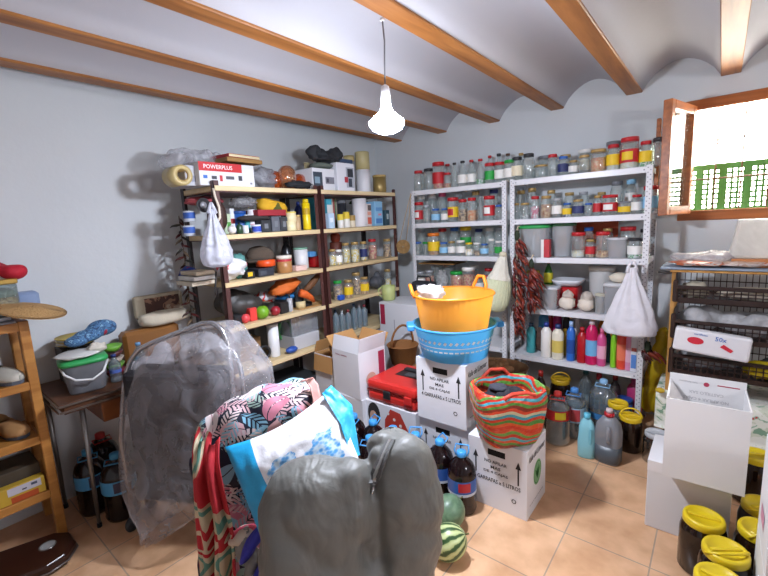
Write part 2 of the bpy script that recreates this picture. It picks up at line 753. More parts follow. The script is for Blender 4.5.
struct('floor', MB().box(X0 - .1, Y0 - .1, -.1, X1 + .1, Y1 + .12, 0), tile_mat())
WH = 2.62
struct('wall_left', MB().box(X0 - .1, Y0 - .1, 0, X0, Y1 + .12, WH), plaster)
struct('wall_right', MB().box(X1, Y0 - .1, 0, X1 + .1, Y1 + .12, WH), plaster)
struct('wall_front', MB().box(X0, Y0 - .1, 0, X1, Y0, WH), plaster)
WX0, WX1, WZ0, WZ1 = -.225, .70, 1.475, 2.235      # window opening
WT = .16
struct('wall_back', MB().box(X0, Y1, 0, WX0, Y1 + WT, WH).box(WX1, Y1, 0, X1, Y1 + WT, WH)
       .box(WX0, Y1, 0, WX1, Y1 + WT, WZ0).box(WX0, Y1, WZ1, WX1, Y1 + WT, WH), plaster)
# vaulted ceiling between the beams
c = MB()
prof = []
edges = [X0] + [v for x in BX for v in (x - BW / 2, x + BW / 2)] + [X1]
for i in range(0, len(edges) - 1, 2):
    a, b_ = edges[i], edges[i + 1]
    if b_ <= a:
        continue
    half = i == 0 or i == len(edges) - 2
    for k in range(13):
        u = k / 12
        if i == 0:
            h = .15 * math.sin(PI * (.35 + .65 * u))
        else:
            h = .15 * math.sin(PI * u) ** .75
        prof.append((a + (b_ - a) * u, BZ + .012 + h))
prof = [(min(max(x, X0 - .02), X1 + .02), z) for x, z in prof]
n = len(prof)
c.add([(x, Y0 - .02, z) for x, z in prof] + [(x, Y1 + .02, z) for x, z in prof] +
      [(x, Y0 - .02, 2.75) for x, z in prof] + [(x, Y1 + .02, 2.75) for x, z in prof],
      [(i, n + i, n + i + 1, i + 1) for i in range(n - 1)] + [(2 * n + i, 2 * n + i + 1, 3 * n + i + 1, 3 * n + i) for i in range(n - 1)], smooth=True)
struct('ceiling', c, plaster_ceiling)
beam_mat = wood('beam_wood', '#7d4a1c', '#b0743a', 5, 1, .5)
for k, x in enumerate(BX):
    if x - BW / 2 < X1 - .05:
        struct(f'trim_{k + 1}', MB().box(x - BW / 2, Y0, BZ, min(x + BW / 2, X1), Y1, BZ + .14, b=.004), beam_mat)

# window: frame, open casement, bars, a perforated green panel just outside
fw = wood('window_wood', '#83451a', '#b56a34', 7, 0, .35)
w1 = MB()
FW = .055
yf0, yf1 = Y1 - .012, Y1 + .05
w1.box(WX0 - .012, yf0, WZ0 - .012, WX1 + .012, yf1, WZ0 + FW, b=.004).box(WX0 - .012, yf0, WZ1 - FW, WX1 + .012, yf1, WZ1 + .012, b=.004)
w1.box(WX0 - .012, yf0, WZ0 + FW, WX0 + FW * .8, yf1, WZ1 - FW, b=.004).box(WX1 - FW, yf0, WZ0 + FW, WX1 + .012, yf1, WZ1 - FW, b=.004)
win = w1.build('window_1', fw)
win['kind'] = 'structure'
# casement swung into the room
ch = bpy.data.objects.new('window_sash', None)
COL.objects.link(ch)
ch.parent = win
hx, hy_ = WX0 + .04, Y1 - .02
ch.location = (hx, hy_, 0)
fe = on(666, 160, 1, 3.16)
ch.rotation_euler = (0, 0, math.atan2(fe.y - hy_, fe.x - hx))
CW = .40
zc0, zc1 = WZ0 + .035, WZ1 - .03
f = MB().box(0, -.025, zc0, .05, .025, zc1, b=.004).box(CW - .05, -.025, zc0, CW, .025, zc1, b=.004)
f.box(.05, -.025, zc0, CW - .05, .025, zc0 + .055, b=.004).box(.05, -.025, zc1 - .055, CW - .05, .025, zc1, b=.004)
f.build('sash_frame', fw, ch)
MB().box(.05, -.003, zc0 + .055, CW - .05, .003, zc1 - .055).build('glass_pane', glass('#eef3ee', .04, .02), ch)
MB().box(.03, -.055, zc0 + .01, CW - .01, -.025, zc0 + .035, b=.008).build('drip_rail', pm('#8d7f78', .35), ch)
sh = MB().box(-.012, 0, 0, .012, .06, .52, b=.003)
p = on(657, 158, 1, 3.36)
tag(sh.build('window_shutter', fw, loc=(p.x, 3.36, 1.62)), 'narrow brown wooden shutter leaf behind the open casement', 'shutter')
# iron bars
g = thing('window_grille', 'thin dark iron bars crossing the bright window opening', 'grille', (0, Y1 + .11, 0))
iron = pm('#6b4a36', .6)
m = MB()
for k in range(6):
    x = on(717, 150, 1, Y1 + .11).x + (k - 1) * .135
    if WX0 < x < WX1:
        m.tube([(x, 0, WZ0), (x, 0, WZ1)], .005, 6)
m.build('upright_bar', iron, g)
m = MB()
for z in (1.74, 1.99):
    m.tube([(WX0, 0, z), (WX1, 0, z)], .005, 6)
m.build('cross_bar', iron, g)
# perforated green panel
gp = MB()
gx0, gx1, gz0, gz1 = WX0 - .02, WX1 + .2, 1.40, 1.865
px_, pz_ = .032, .034
nx, nz = int((gx1 - gx0) / px_), int((gz1 - gz0) / pz_)
for i in range(nx):
    for j in range(nz):
        x, z = gx0 + i * px_, gz0 + j * pz_
        hole = (i % 4 != 3) and j not in (nz - 1,)
        y = 0
        if not hole:
            gp.add([(x, y, z), (x + px_, y, z), (x + px_, y, z + pz_), (x, y, z + pz_)], [(0, 1, 2, 3)])
        else:
            a = .007
            o_ = [(x, y, z), (x + px_, y, z), (x + px_, y, z + pz_), (x, y, z + pz_)]
            q = [(x + a, y, z + a), (x + px_ - a, y, z + a), (x + px_ - a, y, z + pz_ - a), (x + a, y, z + pz_ - a)]
            gp.add(o_ + q, [(0, 1, 5, 4), (1, 2, 6, 5), (2, 3, 7, 6), (3, 0, 4, 7)])
ob = gp.build('perforated_panel', film('#567f4c', 1, .6, 0, 5, 0), loc=(0, Y1 + WT + .03, 0))
so = ob.modifiers.new('t', 'SOLIDIFY'); so.thickness = .004
tag(ob, 'green perforated panel standing outside the lower half of the window', 'screen')

# ---------------------------------------------------------------- pendant lamp
lp = on(382, 18, 2, BZ)
LX, LY = lp.x, lp.y
pl = thing('pendant_lamp', 'white LED bulb hanging on a thin grey cord from a ceiling beam', 'lamp', (LX, LY, 0))
MB().tube([(0, 0, BZ), (.006, .002, 2.28), (.002, 0, 2.19), (0, 0, 2.10)], .0035, 6).build('cord', pm('#77777c', .5), pl)
MB().box(-.008, -.008, BZ - .012, .008, .008, BZ, b=.002).build('cord_hook', pm('#d8d8d8', .4), pl)
MB().lathe([(0, 2.035), (.021, 2.035), (.019, 2.08), (.016, 2.105), (.006, 2.112), (0, 2.112)], 16).build('socket', pm('#e8e8ea', .4), pl)
MB().lathe([(.018, 2.034), (.03, 2.005), (.055, 1.985), (.075, 1.966)], 24).build('bulb_neck', pm('#e6eeff', .4, emit=DOME), pl)
MB().lathe([(0, 1.918), (.03, 1.921), (.058, 1.934), (.074, 1.955), (.0745, 1.965)], 24).build('bulb', pm('#e6eeff', .4, emit=BULB), pl)

# added fill light on the unseen side wall, for soft frontal light
cl = thing('fill_lamp', 'added round fill light on the unseen side wall near the viewpoint', 'lamp', (X1, 1.0, 1.85))
MY = Matrix.Rotation(-PI / 2, 4, 'Y')
MB().lathe([(0, .02), (.15, .02), (.165, .05), (.14, .09), (.08, .115), (0, .122)], 28, M=MY).build('fill_shade', pm('#f2f4ff', .4, emit=FILL), cl)
MB().lathe([(0, .001), (.17, .001), (.17, .02), (0, .02)], 28, M=MY).build('fill_base', pm('#e0e0e0', .4), cl)

# ================================================================ shelving
cream_board = wood('cream_board', '#c7ad80', '#dcc79c', 3, 1, .55)
rust = pm('#4c2a26', .5, bump=.2, bs=60)
dark_steel = pm('#3a3638', .5)
XF, XB = -2.35, -2.77
LZ = [1.82, 1.525, 1.23, .94, .64]


def brown_unit(name, label, ya, yb):
    t = thing(name, label, 'shelving', ((XF + XB) / 2, (ya + yb) / 2, 0), 0, 'brown steel shelving units')
    W, D = yb - ya, XF - XB
    for sxx in (1, -1):
        for syy in (-1, 1):
            x, y = sxx * D / 2, syy * W / 2
            m = MB().box(x - sxx * .004, y - syy * .034, 0, x, y, LZ[0] + .03).box(x - sxx * .034, y - syy * .004, 0, x, y, LZ[0] + .03)
            m.build('upright', rust if sxx > 0 else dark_steel, t)
    for z in LZ:
        MB().box(-D / 2 + .005, -W / 2 + .005, z - .03, D / 2 + .006, W / 2 - .005, z, b=.002).build('shelf_board', cream_board, t)
        MB().box(-D / 2 + .004, -W / 2 + .03, z - .038, D / 2 - .004, W / 2 - .03, z - .0305).build('shelf_support', rust, t)
    return t


YA0, YA1, YB0, YB1 = 1.315, 2.135, 2.165, 3.09
brown_unit('shelving_unit', 'brown steel shelving with cream boards standing nearer the table', YA0, YA1)
brown_unit('shelving_unit', 'brown steel shelving with cream boards standing in the room corner', YB0, YB1)


def post_mat():
    m, nt, N, L, b = newmat('perforated_white_steel')
    tc = N.new('ShaderNodeTexCoord')
    sp = N.new('ShaderNodeSeparateXYZ')
    L.new(tc.outputs['Object'], sp.inputs[0])

    def mth(op, a, b_=None):
        n = N.new('ShaderNodeMath')
        n.operation = op
        for i, v in enumerate((a, b_)):
            if v is None:
                continue
            if isinstance(v, (int, float)):
                n.inputs[i].default_value = v
            else:
                L.new(v, n.inputs[i])
        return n.outputs[0]
    ds = []
    for x0, off in ((-.0075, 0.), (.0075, .5)):
        dx = mth('SUBTRACT', sp.outputs[0], x0)
        fz = mth('MULTIPLY', mth('SUBTRACT', mth('FRACT', mth('ADD', mth('DIVIDE', sp.outputs[2], .03), off)), .5), .03)
        ds.append(mth('SQRT', mth('ADD', mth('MULTIPLY', dx, dx), mth('MULTIPLY', fz, fz))))
    d = mth('LESS_THAN', mth('MINIMUM', ds[0], ds[1]), .0037)
    mx = N.new('ShaderNodeMixRGB')
    mx.inputs[1].default_value = lin('#d9d9dc')
    mx.inputs[2].default_value = lin('#84848c')
    L.new(d, mx.inputs[0])
    L.new(mx.outputs[0], b.inputs['Base Color'])
    b.inputs['Roughness'].default_value = .35
    return m


POST = post_mat()
white_steel = pm('#dcdcdf', .35)
YS, YSB = 3.15, 3.50
ZC = [1.818, 1.525, 1.233, .912, .47]
ZW = [1.82, 1.523, 1.23, .83, .442]
XC0, XC1, XW0, XW1 = -2.215, -1.312, -1.278, -.352


def white_unit(label, xa, xb, zs, bot):
    t = thing('white_shelving', label, 'shelving', ((xa + xb) / 2, (YS + YSB) / 2, 0), 0, 'white perforated steel shelving units')
    W, D = xb - xa, YSB - YS
    for a in (-1, 1):
        for c in (-1, 1):
            m = MB().box(-.0165, -.0015, 0, .0165, .0015, zs[0] + .012).box(-a * .0165 * -1 - .0015, 0, 0, a * .0165 + .0015, .03 * -c, zs[0] + .012)
            o = m.build('post', POST, t, loc=(a * (W / 2 - .0165), c * D / 2, 0))
    for z in zs + bot:
        m = MB().box(-W / 2 + .003, -D / 2 + .003, z - .004, W / 2 - .003, D / 2 - .003, z)
        m.box(-W / 2 + .003, -D / 2 - .0012, z - .036, W / 2 - .003, -D / 2 + .003, z + .003).box(-W / 2 + .003, D / 2 - .004, z - .036, W / 2 - .003, D / 2 - .0005, z)
        m.box(-W / 2 + .003, -D / 2 + .003, z - .036, -W / 2 + .006, D / 2 - .004, z - .004).box(W / 2 - .006, -D / 2 + .003, z - .036, W / 2 - .003, D / 2 - .004, z - .004)
        s = m.build('shelf', white_steel, t)
        for a in (-1, 1):
            MB().box(a * (W / 2 - .045) - .004, -D / 2 - .0035, z - .021, a * (W / 2 - .045) + .004, -D / 2 - .0013, z - .013).build('bolt', pm('#8a8a90', .4, .6), s)


white_unit('white steel shelving full of jars next to the room corner', XC0, XC1, ZC, [])
white_unit('white steel shelving of jars and bottles next to the window', XW0, XW1, ZW, [])

# ---------------------------------------------------------------- jars
HUE = dict(r=('#b81c24', 'red'), g=('#1f9a3c', 'green'), b=('#2f62b0', 'blue'), w=('#e8e6e0', 'white'), k=('#28282c', 'black'), y=('#e2bd1c', 'yellow'),
           o=('#d9741e', 'orange'), d=('#b0925a', 'gold'), s=('#a9abb0', 'silver'), n=('#252f60', 'navy'), m=('#5a3520', 'brown'), p=('#d25a80', 'pink'),
           t=('#2f9aa0', 'teal'), a=('#a05a14', 'amber'), l=('#8ec2e2', 'pale-blue'), c=('#e3d8ba', 'cream'), e=('#77797e', 'grey'))
JG = glass('#f0f5f3', .13, .06)


def jar_parts(t, kind, r, h, lid, lab, cont):
    if kind == 'b':
        c0 = .93
        pr = [(0, 0), (r * .9, 0), (r, .03 * h), (r, .5 * h), (r * .8, .62 * h), (r * .42, .76 * h), (r * .36, c0 * h), (0, c0 * h)]
        lr, l0, top = r * .46, .92, .5
    elif kind == 'w':
        pr = [(0, 0), (r * .95, 0), (r, .03 * h), (r, .84 * h), (r * .93, .87 * h), (0, .87 * h)]
        lr, l0, top = r * 1.0, .86, .8
    elif kind == 'h':
        pr = [(0, 0), (r * .95, 0), (r, .04 * h), (r * .94, .2 * h), (r, .74 * h), (r * .82, .84 * h), (r * .8, .88 * h), (0, .88 * h)]
        lr, l0, top = r * .88, .86, .72
    else:
        pr = [(0, 0), (r * .92, 0), (r, .04 * h), (r, .70 * h), (r * .9, .79 * h), (r * .76, .84 * h), (r * .76, .89 * h), (0, .89 * h)]
        lr, l0, top = r * .84, .87, .7
    seg = 8 if kind == 'h' else 16
    MB().lathe(pr, seg, smooth=kind != 'h').build('glass_body', JG, t)
    MB().lathe([(0, l0 * h), (lr, l0 * h), (lr, .985 * h), (lr * .93, h), (0, h)], 18).build('lid', pm(HUE[lid][0], .35, .25 if lid in 'ds' else 0), t)
    if cont != '-':
        ch = HUE[cont[0]][0]
        lv = top * (int(cont[1]) / 9 if len(cont) > 1 else .92)
        MB().lathe([(0, .02 * h), (r * .9, .02 * h), (r * .95, .05 * h), (r * .95, lv * h), (0, lv * h)], 14).build('contents', print_mat('cont' + cont[0], [(.0, ch), (.42, ch), (.6, '#d8b080' if cont[0] in 'raom' else '#e8e8e8')], 60, 1, 2, .5, smooth=True), t)
    if lab != '-':
        z0, z1 = (.14, .46) if kind == 'b' else (.2, .62)
        b = MB().lathe([(r * 1.015, z0 * h), (r * 1.015, z1 * h)], 14, a0=-PI - .35, a1=.35)
        mats = [pm(HUE[lab[0]][0], .55)]
        if len(lab) > 1:
            b.lathe([(r * 1.03, (z0 + .08) * h), (r * 1.03, (z1 - .08) * h)], 8, 1, a0=-PI / 2 - .75, a1=-PI / 2 + .5)
            mats.append(pm(HUE[lab[1]][0], .55))
        b.build('label', mats, t)


ORD = 'first second third fourth fifth sixth seventh eighth ninth tenth eleventh twelfth thirteenth fourteenth fifteenth sixteenth seventeenth eighteenth nineteenth twentieth'.split()
JH = []


def jar_row(shelf, bay, y, z, rows, extra=''):
    """rows: 'column width height kind lid label contents' in pixels of the photo"""
    rows = sorted((l.split() for l in rows.strip().split('\n')), key=lambda l: float(l[0]))
    last = -9
    for i, l in enumerate(rows):
        px, w, h = map(float, l[:3])
        kind, lid, lab, cont = l[3:7]
        x = sx(px, y, z)
        k = ppm((x, y, z + .06))
        r, H = max(w / k / 2, .018), h / k
        x = max(x, last + r)
        last = x + r + .001
        size = 'small' if h < 16.5 else 'tall' if h > 23.5 else ''
        look = f"{size} {HUE[lid][1]}-lidded {HUE[cont[0]][1] + '-filled' if cont != '-' else 'clear'} {'bottle' if kind == 'b' else 'jar'}"
        if lab != '-':
            look += f" with {HUE[lab[0]][1]} label"
        lb = f"{look.strip()}, {ORD[i]} from corner {extra}{shelf} shelf, {bay} bay".replace('  ', ' ')
        t = thing('glass_bottle' if kind == 'b' else 'glass_jar', lb, 'bottle' if kind == 'b' else 'jar', (x, y, z), 0, f'jars on the {shelf} shelf of the {bay} bay')
        jar_parts(t, kind, r, H, lid, lab, cont)
        JH.append((x, y, z, r, H))


YF, YK = YS + .075, YS + .235
jar_row('top', 'corner', YF, ZC[0], """
419 10 20 j r - -
429 11 21 j k - -
437 12 26 w r r r4
445 8 15 j r - r4
453 8 24 b k - -
461 10 25 b k w -
468 9 25 b r w -
477 10 25 b r - g4
486 10 20 w r g -
495 10 20 w r w -
504 10 21 w g w -""")
jar_row('top', 'window', YF, ZW[0], """
517 11 23 j k c -
528 12 25 j k - -
541 12 13 w d - -
552 10 22 j r - -
562 10 19 j b n -
571 9 14 j d w -
580 11 18 j d - -
592 14 22 w d - o7
606 12 25 j r y c3
620 16 30 w r ry c4
635 11 25 j r y g4
648 13 27 w k - -""")
jar_row('top', 'corner', YK, ZC[0], """
424 8 21 j s - -
448 10 25 b r - -
472 9 26 b k - -
490 8 29 b r - -
499 9 30 b k - -""", 'back row ')
jar_row('top', 'window', YK, ZW[0], """
508 9 29 b m - -
521 10 28 b d - -
545 13 23 w e - -
565 12 22 j d - -
585 14 25 w w c -
613 14 30 w e - -""", 'back row ')
jar_row('second', 'corner', YF, ZC[1], """
419.5 9 21 w r rw -
427 8 18 j s - -
436 9 14 j b l -
445 8 14 j b w -
453 11 24 w r yr -
463 10 22 j r - m7
472 10 23 j r - o6
481 7 24 b s - -
489 11 24 w r rw -
498 9 15 j b - -""")
jar_row('second', 'window', YF, ZW[1], """
516 8 16 j d - -
525 10 16 j d - e3
535 9 22 j r - p7
546 11 22 j d - a8
556 10 19 j s w -
566 9 14 j b y n5
576 11 17 j d n -
585 8 13 j b - -
594 8 20 j d r -
606 14 20 w r rw -
618 11 13 w e y -
629 10 19 j r w -
641 13 27 w r l -""")
jar_row('second', 'corner', YK, ZC[1], """
422 9 27 j w - -
433 9 28 j w - -
443 9 29 j p - -
459 9 28 j s - -
476 9 29 j d - -
494 10 30 j n - -""", 'back row ')
jar_row('second', 'window', YK, ZW[1], """
521 9 28 j d - -
532 9 30 j d - -
551 9 27 j d - -
569 10 24 j d - -
583 10 24 j s - -
601 9 23 j d - -
616 12 33 j e - -
630 10 34 j l w -""", 'back row ')
jar_row('third', 'corner', YF, ZC[2], """
418 9 13 j b - -
426 7 13 h g - -
434 12 22 w o y a6
444 9 13 j b l -
452 8 14 j d w -
461 10 15 j w w -
469 8 13 h y - c6
477 8 13 j w - m5
484 8 12 j b l -
491 7 17 j w - -
498 9 15 j w g -""")
jar_row('third', 'corner', YK, ZC[2], """
422 9 24 j s - -
443 10 25 j r - -
455 10 26 j b - -
466 11 27 w y g y5
479 9 25 j n - -
490 10 26 j w - -
499 9 27 j s - -""", 'back row ')
jar_row('third', 'window', YF, ZW[2], """
578 13 25 w r - c3
589 9 18 j d r m5
600 13 26 w r - a3
635 14 20 w k w g3""")
jar_row('third', 'window', YK, ZW[2], """
588 10 28 j b - m4
607 10 27 j d - m6
627 14 29 w r - -
644 10 27 j k - m7""", 'back row ')
jar_row('fourth', 'corner', YF, ZC[3], """
421 10 17 j s w m8
430 10 19 j s - r9
457 13 20 w g - r9
468 13 25 w w - r8
479 9 17 j r w g4
487 9 18 j r - m4
496 9 18 j r - -""")
jar_row('fourth', 'corner', YK, ZC[3], """
438 13 25 w s - -
450 12 24 w e - -
474 11 24 j w - -
489 10 22 j r - -""", 'back row ')

# ================================================================ things on the brown shelving
HZ = PI / 2      # front towards the room


def bp(px, z, x=-2.45):
    return Vector((x, sy(px, x, z), z))


def K(p):
    return ppm((p[0], p[1], p[2] + .05))


def bbox(name, label, cat, px, z, w, h, d=.16, x=-2.36, col='#d8d8d8', patches=(), words=(), z0=0, rz=0, group=None, mat=None, x_is_front=True):
    p = bp(px, z + z0, x)
    k = K(p)
    loc = (x - d / 2 if x_is_front else x, p.y, z + z0)
    return carton(name, label, cat, loc, w / k, d, h / k, HZ + rz, col, patches, group, words=words, mat=mat)


def bcan(name, label, cat, px, z, w, h, col, x=-2.44, z0=0, **kw):
    p = bp(px, z + z0, x)
    k = K(p)
    return can(name, label, cat, p, w / k / 2, h / k, col, **kw)


def bbot(name, label, cat, px, z, w, h, col, cap, x=-2.44, **kw):
    p = bp(px, z, x)
    k = K(p)
    return bottle(name, label, cat, p, w / k / 2, h / k, col, cap, rz=HZ, **kw)


def blump(name, label, cat, px, z, w, h, d, mat, x=-2.5, z0=0, **kw):
    p = bp(px, z + z0, x)
    k = K(p)
    return lump(name, label, cat, p, (d / 2, w / k / 2, h / k / 2), mat, **kw)


T1, T2, T3, T4, T5 = LZ
clear_film = film('#dfe0e4', .45, .25, .6, 25, .3)
white_film = film('#eceaf0', .8, .35, .6, 18, .15)
grey_film = film('#b9bcc4', .7, .3, .6, 20, .2)
black_cloth = pm('#26282c', .8, bump=.4, bs=30)
# --- top
p = bp(177, T1, -2.52)
t = thing('tape_roll', 'wide roll of beige packing tape lying at the table end of the top brown shelf', 'tape', (-2.5, p.y + .0, T1 + .058), HZ)
M = Matrix.Rotation(PI / 2, 4, 'X')
MB().lathe([(.034, -.07), (.058, -.07), (.058, .07), (.034, .07), (.034, -.07)], 24, M=M).build('tape', pm('#c2ae78', .35), t)
MB().lathe([(.030, -.071), (.0338, -.071), (.0338, .071), (.030, .071), (.030, -.071)], 24, M=M).build('core', pm('#8d7446', .7), t)
bbox('tool_box', 'white cardboard box with red band and small tool pictures on the top brown shelf', 'box', 229.5, T1, 60, 22, .24, -2.39, '#dcdde0',
     [('f', .0, .62, .76, 1, '#c42a30'), ('f', .06, .3, .13, .44, '#3a6fc0'), ('f', .2, .28, .29, .42, '#40424a'), ('f', .34, .2, .39, .46, '#c03840'), ('f', .45, .3, .6, .44, '#50545c'), ('f', .68, .26, .75, .48, '#3c4048'), ('f', .9, .12, .94, .2, '#808088')],
     [('f', .33, .81, .5, 'POWERPLUS', '#f0e4e4')])
bbox('cardboard_box', 'grey patterned box end beside the roll of packing tape', 'box', 193, T1, 13, 20, .22, -2.44, '#b9bac0', [('f', .1, .2, .9, .5, '#9092a0')])
p = bp(238, T1, -2.5)
k = K(p)
zt = T1 + 23 / k
carton('book', 'red hardcover book lying on the red banded tool box', 'book', (-2.5, p.y, zt + .028), 36 / k, .2, .022, HZ + .1, '#a8262c', [('f', 0, .1, 1, .8, '#d8c8a0')])
carton('wooden_tray', 'shallow brown wooden tray under the red book', 'tray', (-2.5, p.y, zt), 40 / k, .22, .026, HZ + .05, '#9a7440')
p = bp(193, T1, -2.55)
o = soft('plastic_bag', [((-2.6, p.y - .04, T1 + .175), (.11, .10, .055)), ((-2.58, p.y + .10, T1 + .19), (.10, .11, .045)), ((-2.6, p.y - .08, T1 + .15), (.1, .06, .04))], film('#dcdce2', .42, .22, .8, 14, .15), .011, 3, .015, 8, .03, 12, 3)
tag(o, 'crumpled clear plastic bag heaped over the boxes at the table end', 'bag')
blump('plastic_bag', 'grey see-through plastic bag beside the red banded tool box', 'bag', 262, T1, 34, 20, .2, grey_film, -2.55, amp=.5, ns=3, seed=5)
amb = glass('#d9601c', .35, .05)
for i, (px, w, h, mt, lb) in enumerate(((276, 15, 19, amb, 'amber glass globe lamp shade beside the grey plastic bag'), (288, 19, 24, glass('#e0a070', .25, .05), 'large clear and amber glass globe shade, middle of the three'),
                                       (300, 16, 17, amb, 'amber glass globe lamp shade next to the pictured white boxes'))):
    p = bp(px, T1, -2.48 - .05 * (i != 1))
    k = K(p)
    r, h = w / k / 2, h / k
    t = thing('glass_globe_shade', lb, 'lamp shade', p, 0, 'amber glass globe shades on the top brown shelf')
    MB().lathe([(r * .5, 0), (r * .85, .2 * h), (r, .5 * h), (r * .85, .8 * h), (r * .5, .95 * h), (.0, h)], 20).build('globe', mt, t)
    MB().lathe([(0, 0), (r * .52, 0), (r * .55, .06 * h), (r * .3, .1 * h), (r * .3, .3 * h), (0, .3 * h)], 16).build('fitting', pm('#8a4a20', .4, .5), t)
blump('black_cable', 'low black cable bundle in front of the amber globes', 'cable', 300, T1, 32, 7, .06, black_cloth, -2.4, amp=.6, ns=5, seed=9)
bcan('cardboard_tube', 'narrow beige cardboard tube standing behind the globes', 'tube', 309, T1, 6, 33, '#b8aa80', -2.62)
bbox('picture_box', 'white box with a dark photo on its front under the black cap', 'box', 325, T1, 30, 21, .2, -2.39, '#d9dade', [('f', .02, .18, .42, .82, '#39434e'), ('f', .08, .3, .3, .6, '#7f97a6'), ('f', .55, .3, .95, .62, '#7a7a84'), ('f', .6, .36, .7, .55, '#3c3c48')])
zt = T1 + 21 / K(bp(325, T1))
blump('folded_cloth', 'grey green folded cloth lying on the photo box', 'cloth', 322, T1, 28, 7, .16, pm('#5e655c', .9, bump=.4), -2.48, zt - T1, amp=.2, seed=4)
zt2 = zt + 7 / K(bp(325, T1))
p = bp(325, T1, -2.47)
o = soft('cap', [((-2.47, p.y, zt2 + .045), (.08, .12, .05)), ((-2.43, p.y + .1, zt2 + .055), (.07, .07, .045)), ((-2.45, p.y - .1, zt2 + .06), (.05, .05, .055)), ((-2.4, p.y - .02, zt2 + .02), (.06, .1, .018))], black_cloth, .01, 3, .02, 14, .02, 12, 3)
tag(o, 'crumpled black cap and straps on top of the photo box', 'cap')
bbox('appliance_box', 'white box printed with a red and black appliance picture', 'box', 347, T1, 25, 27, .2, -2.38, '#dcdce2', [('f', .5, .12, .95, .85, '#a9adb6'), ('f', .58, .5, .9, .8, '#2e323a'), ('f', .4, .3, .6, .5, '#b03440'), ('f', .62, .15, .82, .45, '#3a414c')])
zt = 27 / K(bp(347, T1))
bbox('book', 'dark blue book lying on the appliance box', 'book', 346, T1, 20, 4, .15, -2.42, '#3a4a64', z0=zt)
bcan('bowl', 'small beige bowl on the dark blue book', 'bowl', 349, T1, 11, 6, '#a89a68', -2.52, z0=zt + .038, top=1.0)
bcan('canister', 'tall white canister with beige lid beside the appliance box', 'canister', 364, T1, 14, 39, '#d6d6da', -2.46, lid='#b2a678', lh=.44, lr=1.02)
bcan('gold_tin', 'gold tin with brass lid at the corner end of the top shelf', 'tin', 380, T1, 13, 17, '#9a8450', -2.42, lid='#b49c60', metal=.4)
# --- second board
for i, (px, z0, lb) in enumerate(((190, 0, 'blue and white tin under another at the table end'), (190, .09, 'blue and white tin stacked on its twin at the table end'))):
    bcan('tin', lb, 'tin', px, T2, 11, 12, '#cfd4dc', -2.6, z0=z0, band=('#3a62b4', .25, .75), group='stacked blue and white tins')
blump('folded_cloth', 'folded dusty red cloth above the blue and white tins', 'cloth', 205, T2, 40, 9, .14, pm('#a44a50', .85, bump=.4), -2.62, .19, amp=.2, seed=8)
t = thing('hanging_pan', 'small round dark pan hanging on the brown upright', 'pan', bp(203, 1.70, -2.335), 0)
MB().lathe([(0, -.004), (.038, -.004), (.042, .01), (.038, .01), (.034, .0), (0, .0)], 24, M=Matrix.Rotation(PI / 2, 4, 'Y')).build('disc', pm('#3c3a3c', .4, .3), t)
MB().lathe([(0, .004), (.02, .004), (.02, .007), (0, .007)], 18, M=Matrix.Rotation(PI / 2, 4, 'Y')).build('centre', pm('#85858a', .4, .3), t)
pts = [bp(213, 1.80, -2.33), bp(215, 1.75, -2.325), bp(219, 1.69, -2.325), bp(220, 1.63, -2.325), bp(217, 1.60, -2.325), bp(213, 1.585, -2.325)]
o = MB().tube(pts, .007, 7).build('looped_strap', pm('#d3c7b4', .7))
tag(o, 'cream looped strap hanging from the front upright', 'strap')
blump('leather_bag', 'dark brown leather bag hanging behind the cream strap', 'bag', 219, T2, 18, 33, .12, pm('#3d2822', .6, bump=.3), -2.47, amp=.15, seed=2)
bbox('snack_packet', 'green and white packet leaning by the brown leather bag', 'packet', 229, T2, 8, 20, .05, -2.5, '#b9c8a8', [('f', .4, .1, .9, .6, '#4d8a3c')])
bbox('milk_carton', 'slim white carton beside the green packet', 'carton', 234.5, T2, 5, 25, .06, -2.55, '#e0e2e6', [('f', .0, .4, 1, .6, '#a83434')])
bcan('canister', 'bright blue round canister under clear plastic', 'canister', 241, T2, 13, 22, '#2c62b0', -2.56, lid='#2a4f92')
lumpz = .19
blump('plastic_bag', 'clear plastic bag draped over the blue canister', 'bag', 244, T2, 27, 11, .18, clear_film, -2.56, .165, amp=.4, ns=3, seed=7)
bcan('tube', 'teal tube standing beside the blue canister', 'tube', 248.5, T2, 5, 18, '#4aa0a8', -2.5, lid='#d8dce0')
bcan('paper_roll', 'white paper roll with pink dots beside the teal tube', 'roll', 253, T2, 7, 26, '#e2dee2', -2.5, band=('#d8a4ac', .3, .34))
lump('ball', 'small white ball at the front edge of the second board', 'ball', bp(232.5, T2, -2.385), .027, pm('#dcd8d4', .4), .02)
bbot('bottle', 'small dark green bottle behind the white ball', 'bottle', 240, T2, 6, 11, '#24442c', '#202020', -2.4)
bcan('cup', 'white enamel cup beside the small green bottle', 'cup', 246, T2, 6, 9, '#dadce0', -2.39)
blump('knitted_hat', 'flat dark brown hat lying over jars on the second board', 'hat', 255, T2, 38, 6, .12, pm('#37302e', .9, bump=.4), -2.48, .075, amp=.25, seed=3)
bcan('tin', 'white and royal blue tin at the front of the second board', 'tin', 257, T2, 9, 9, '#dfe2ea', -2.395, band=('#2c48a8', .1, .7))
for px, w, h, x, c, lb in ((267, 11, 12, -2.4, '#2a2c30', 'black flashlight body beside the royal blue tin'), (277, 10, 15, -2.42, '#5d6068', 'grey electric motor housing on the second board'), (285, 9, 14, -2.41, '#34373c', 'dark camera case beside the cream tubs')):
    bbox('camera_case' if w == 9 else 'motor_housing' if w == 10 else 'flashlight', lb, 'tool', px, T2, w, h, .1, x, c, [('f', .3, .3, .7, .7, '#73777e')])
bbox('fabric_pouch', 'red and black cloth pouch under the yellow cushion', 'pouch', 273, T2, 34, 6, .16, -2.42, '#98242f', z0=.11, rz=.0)
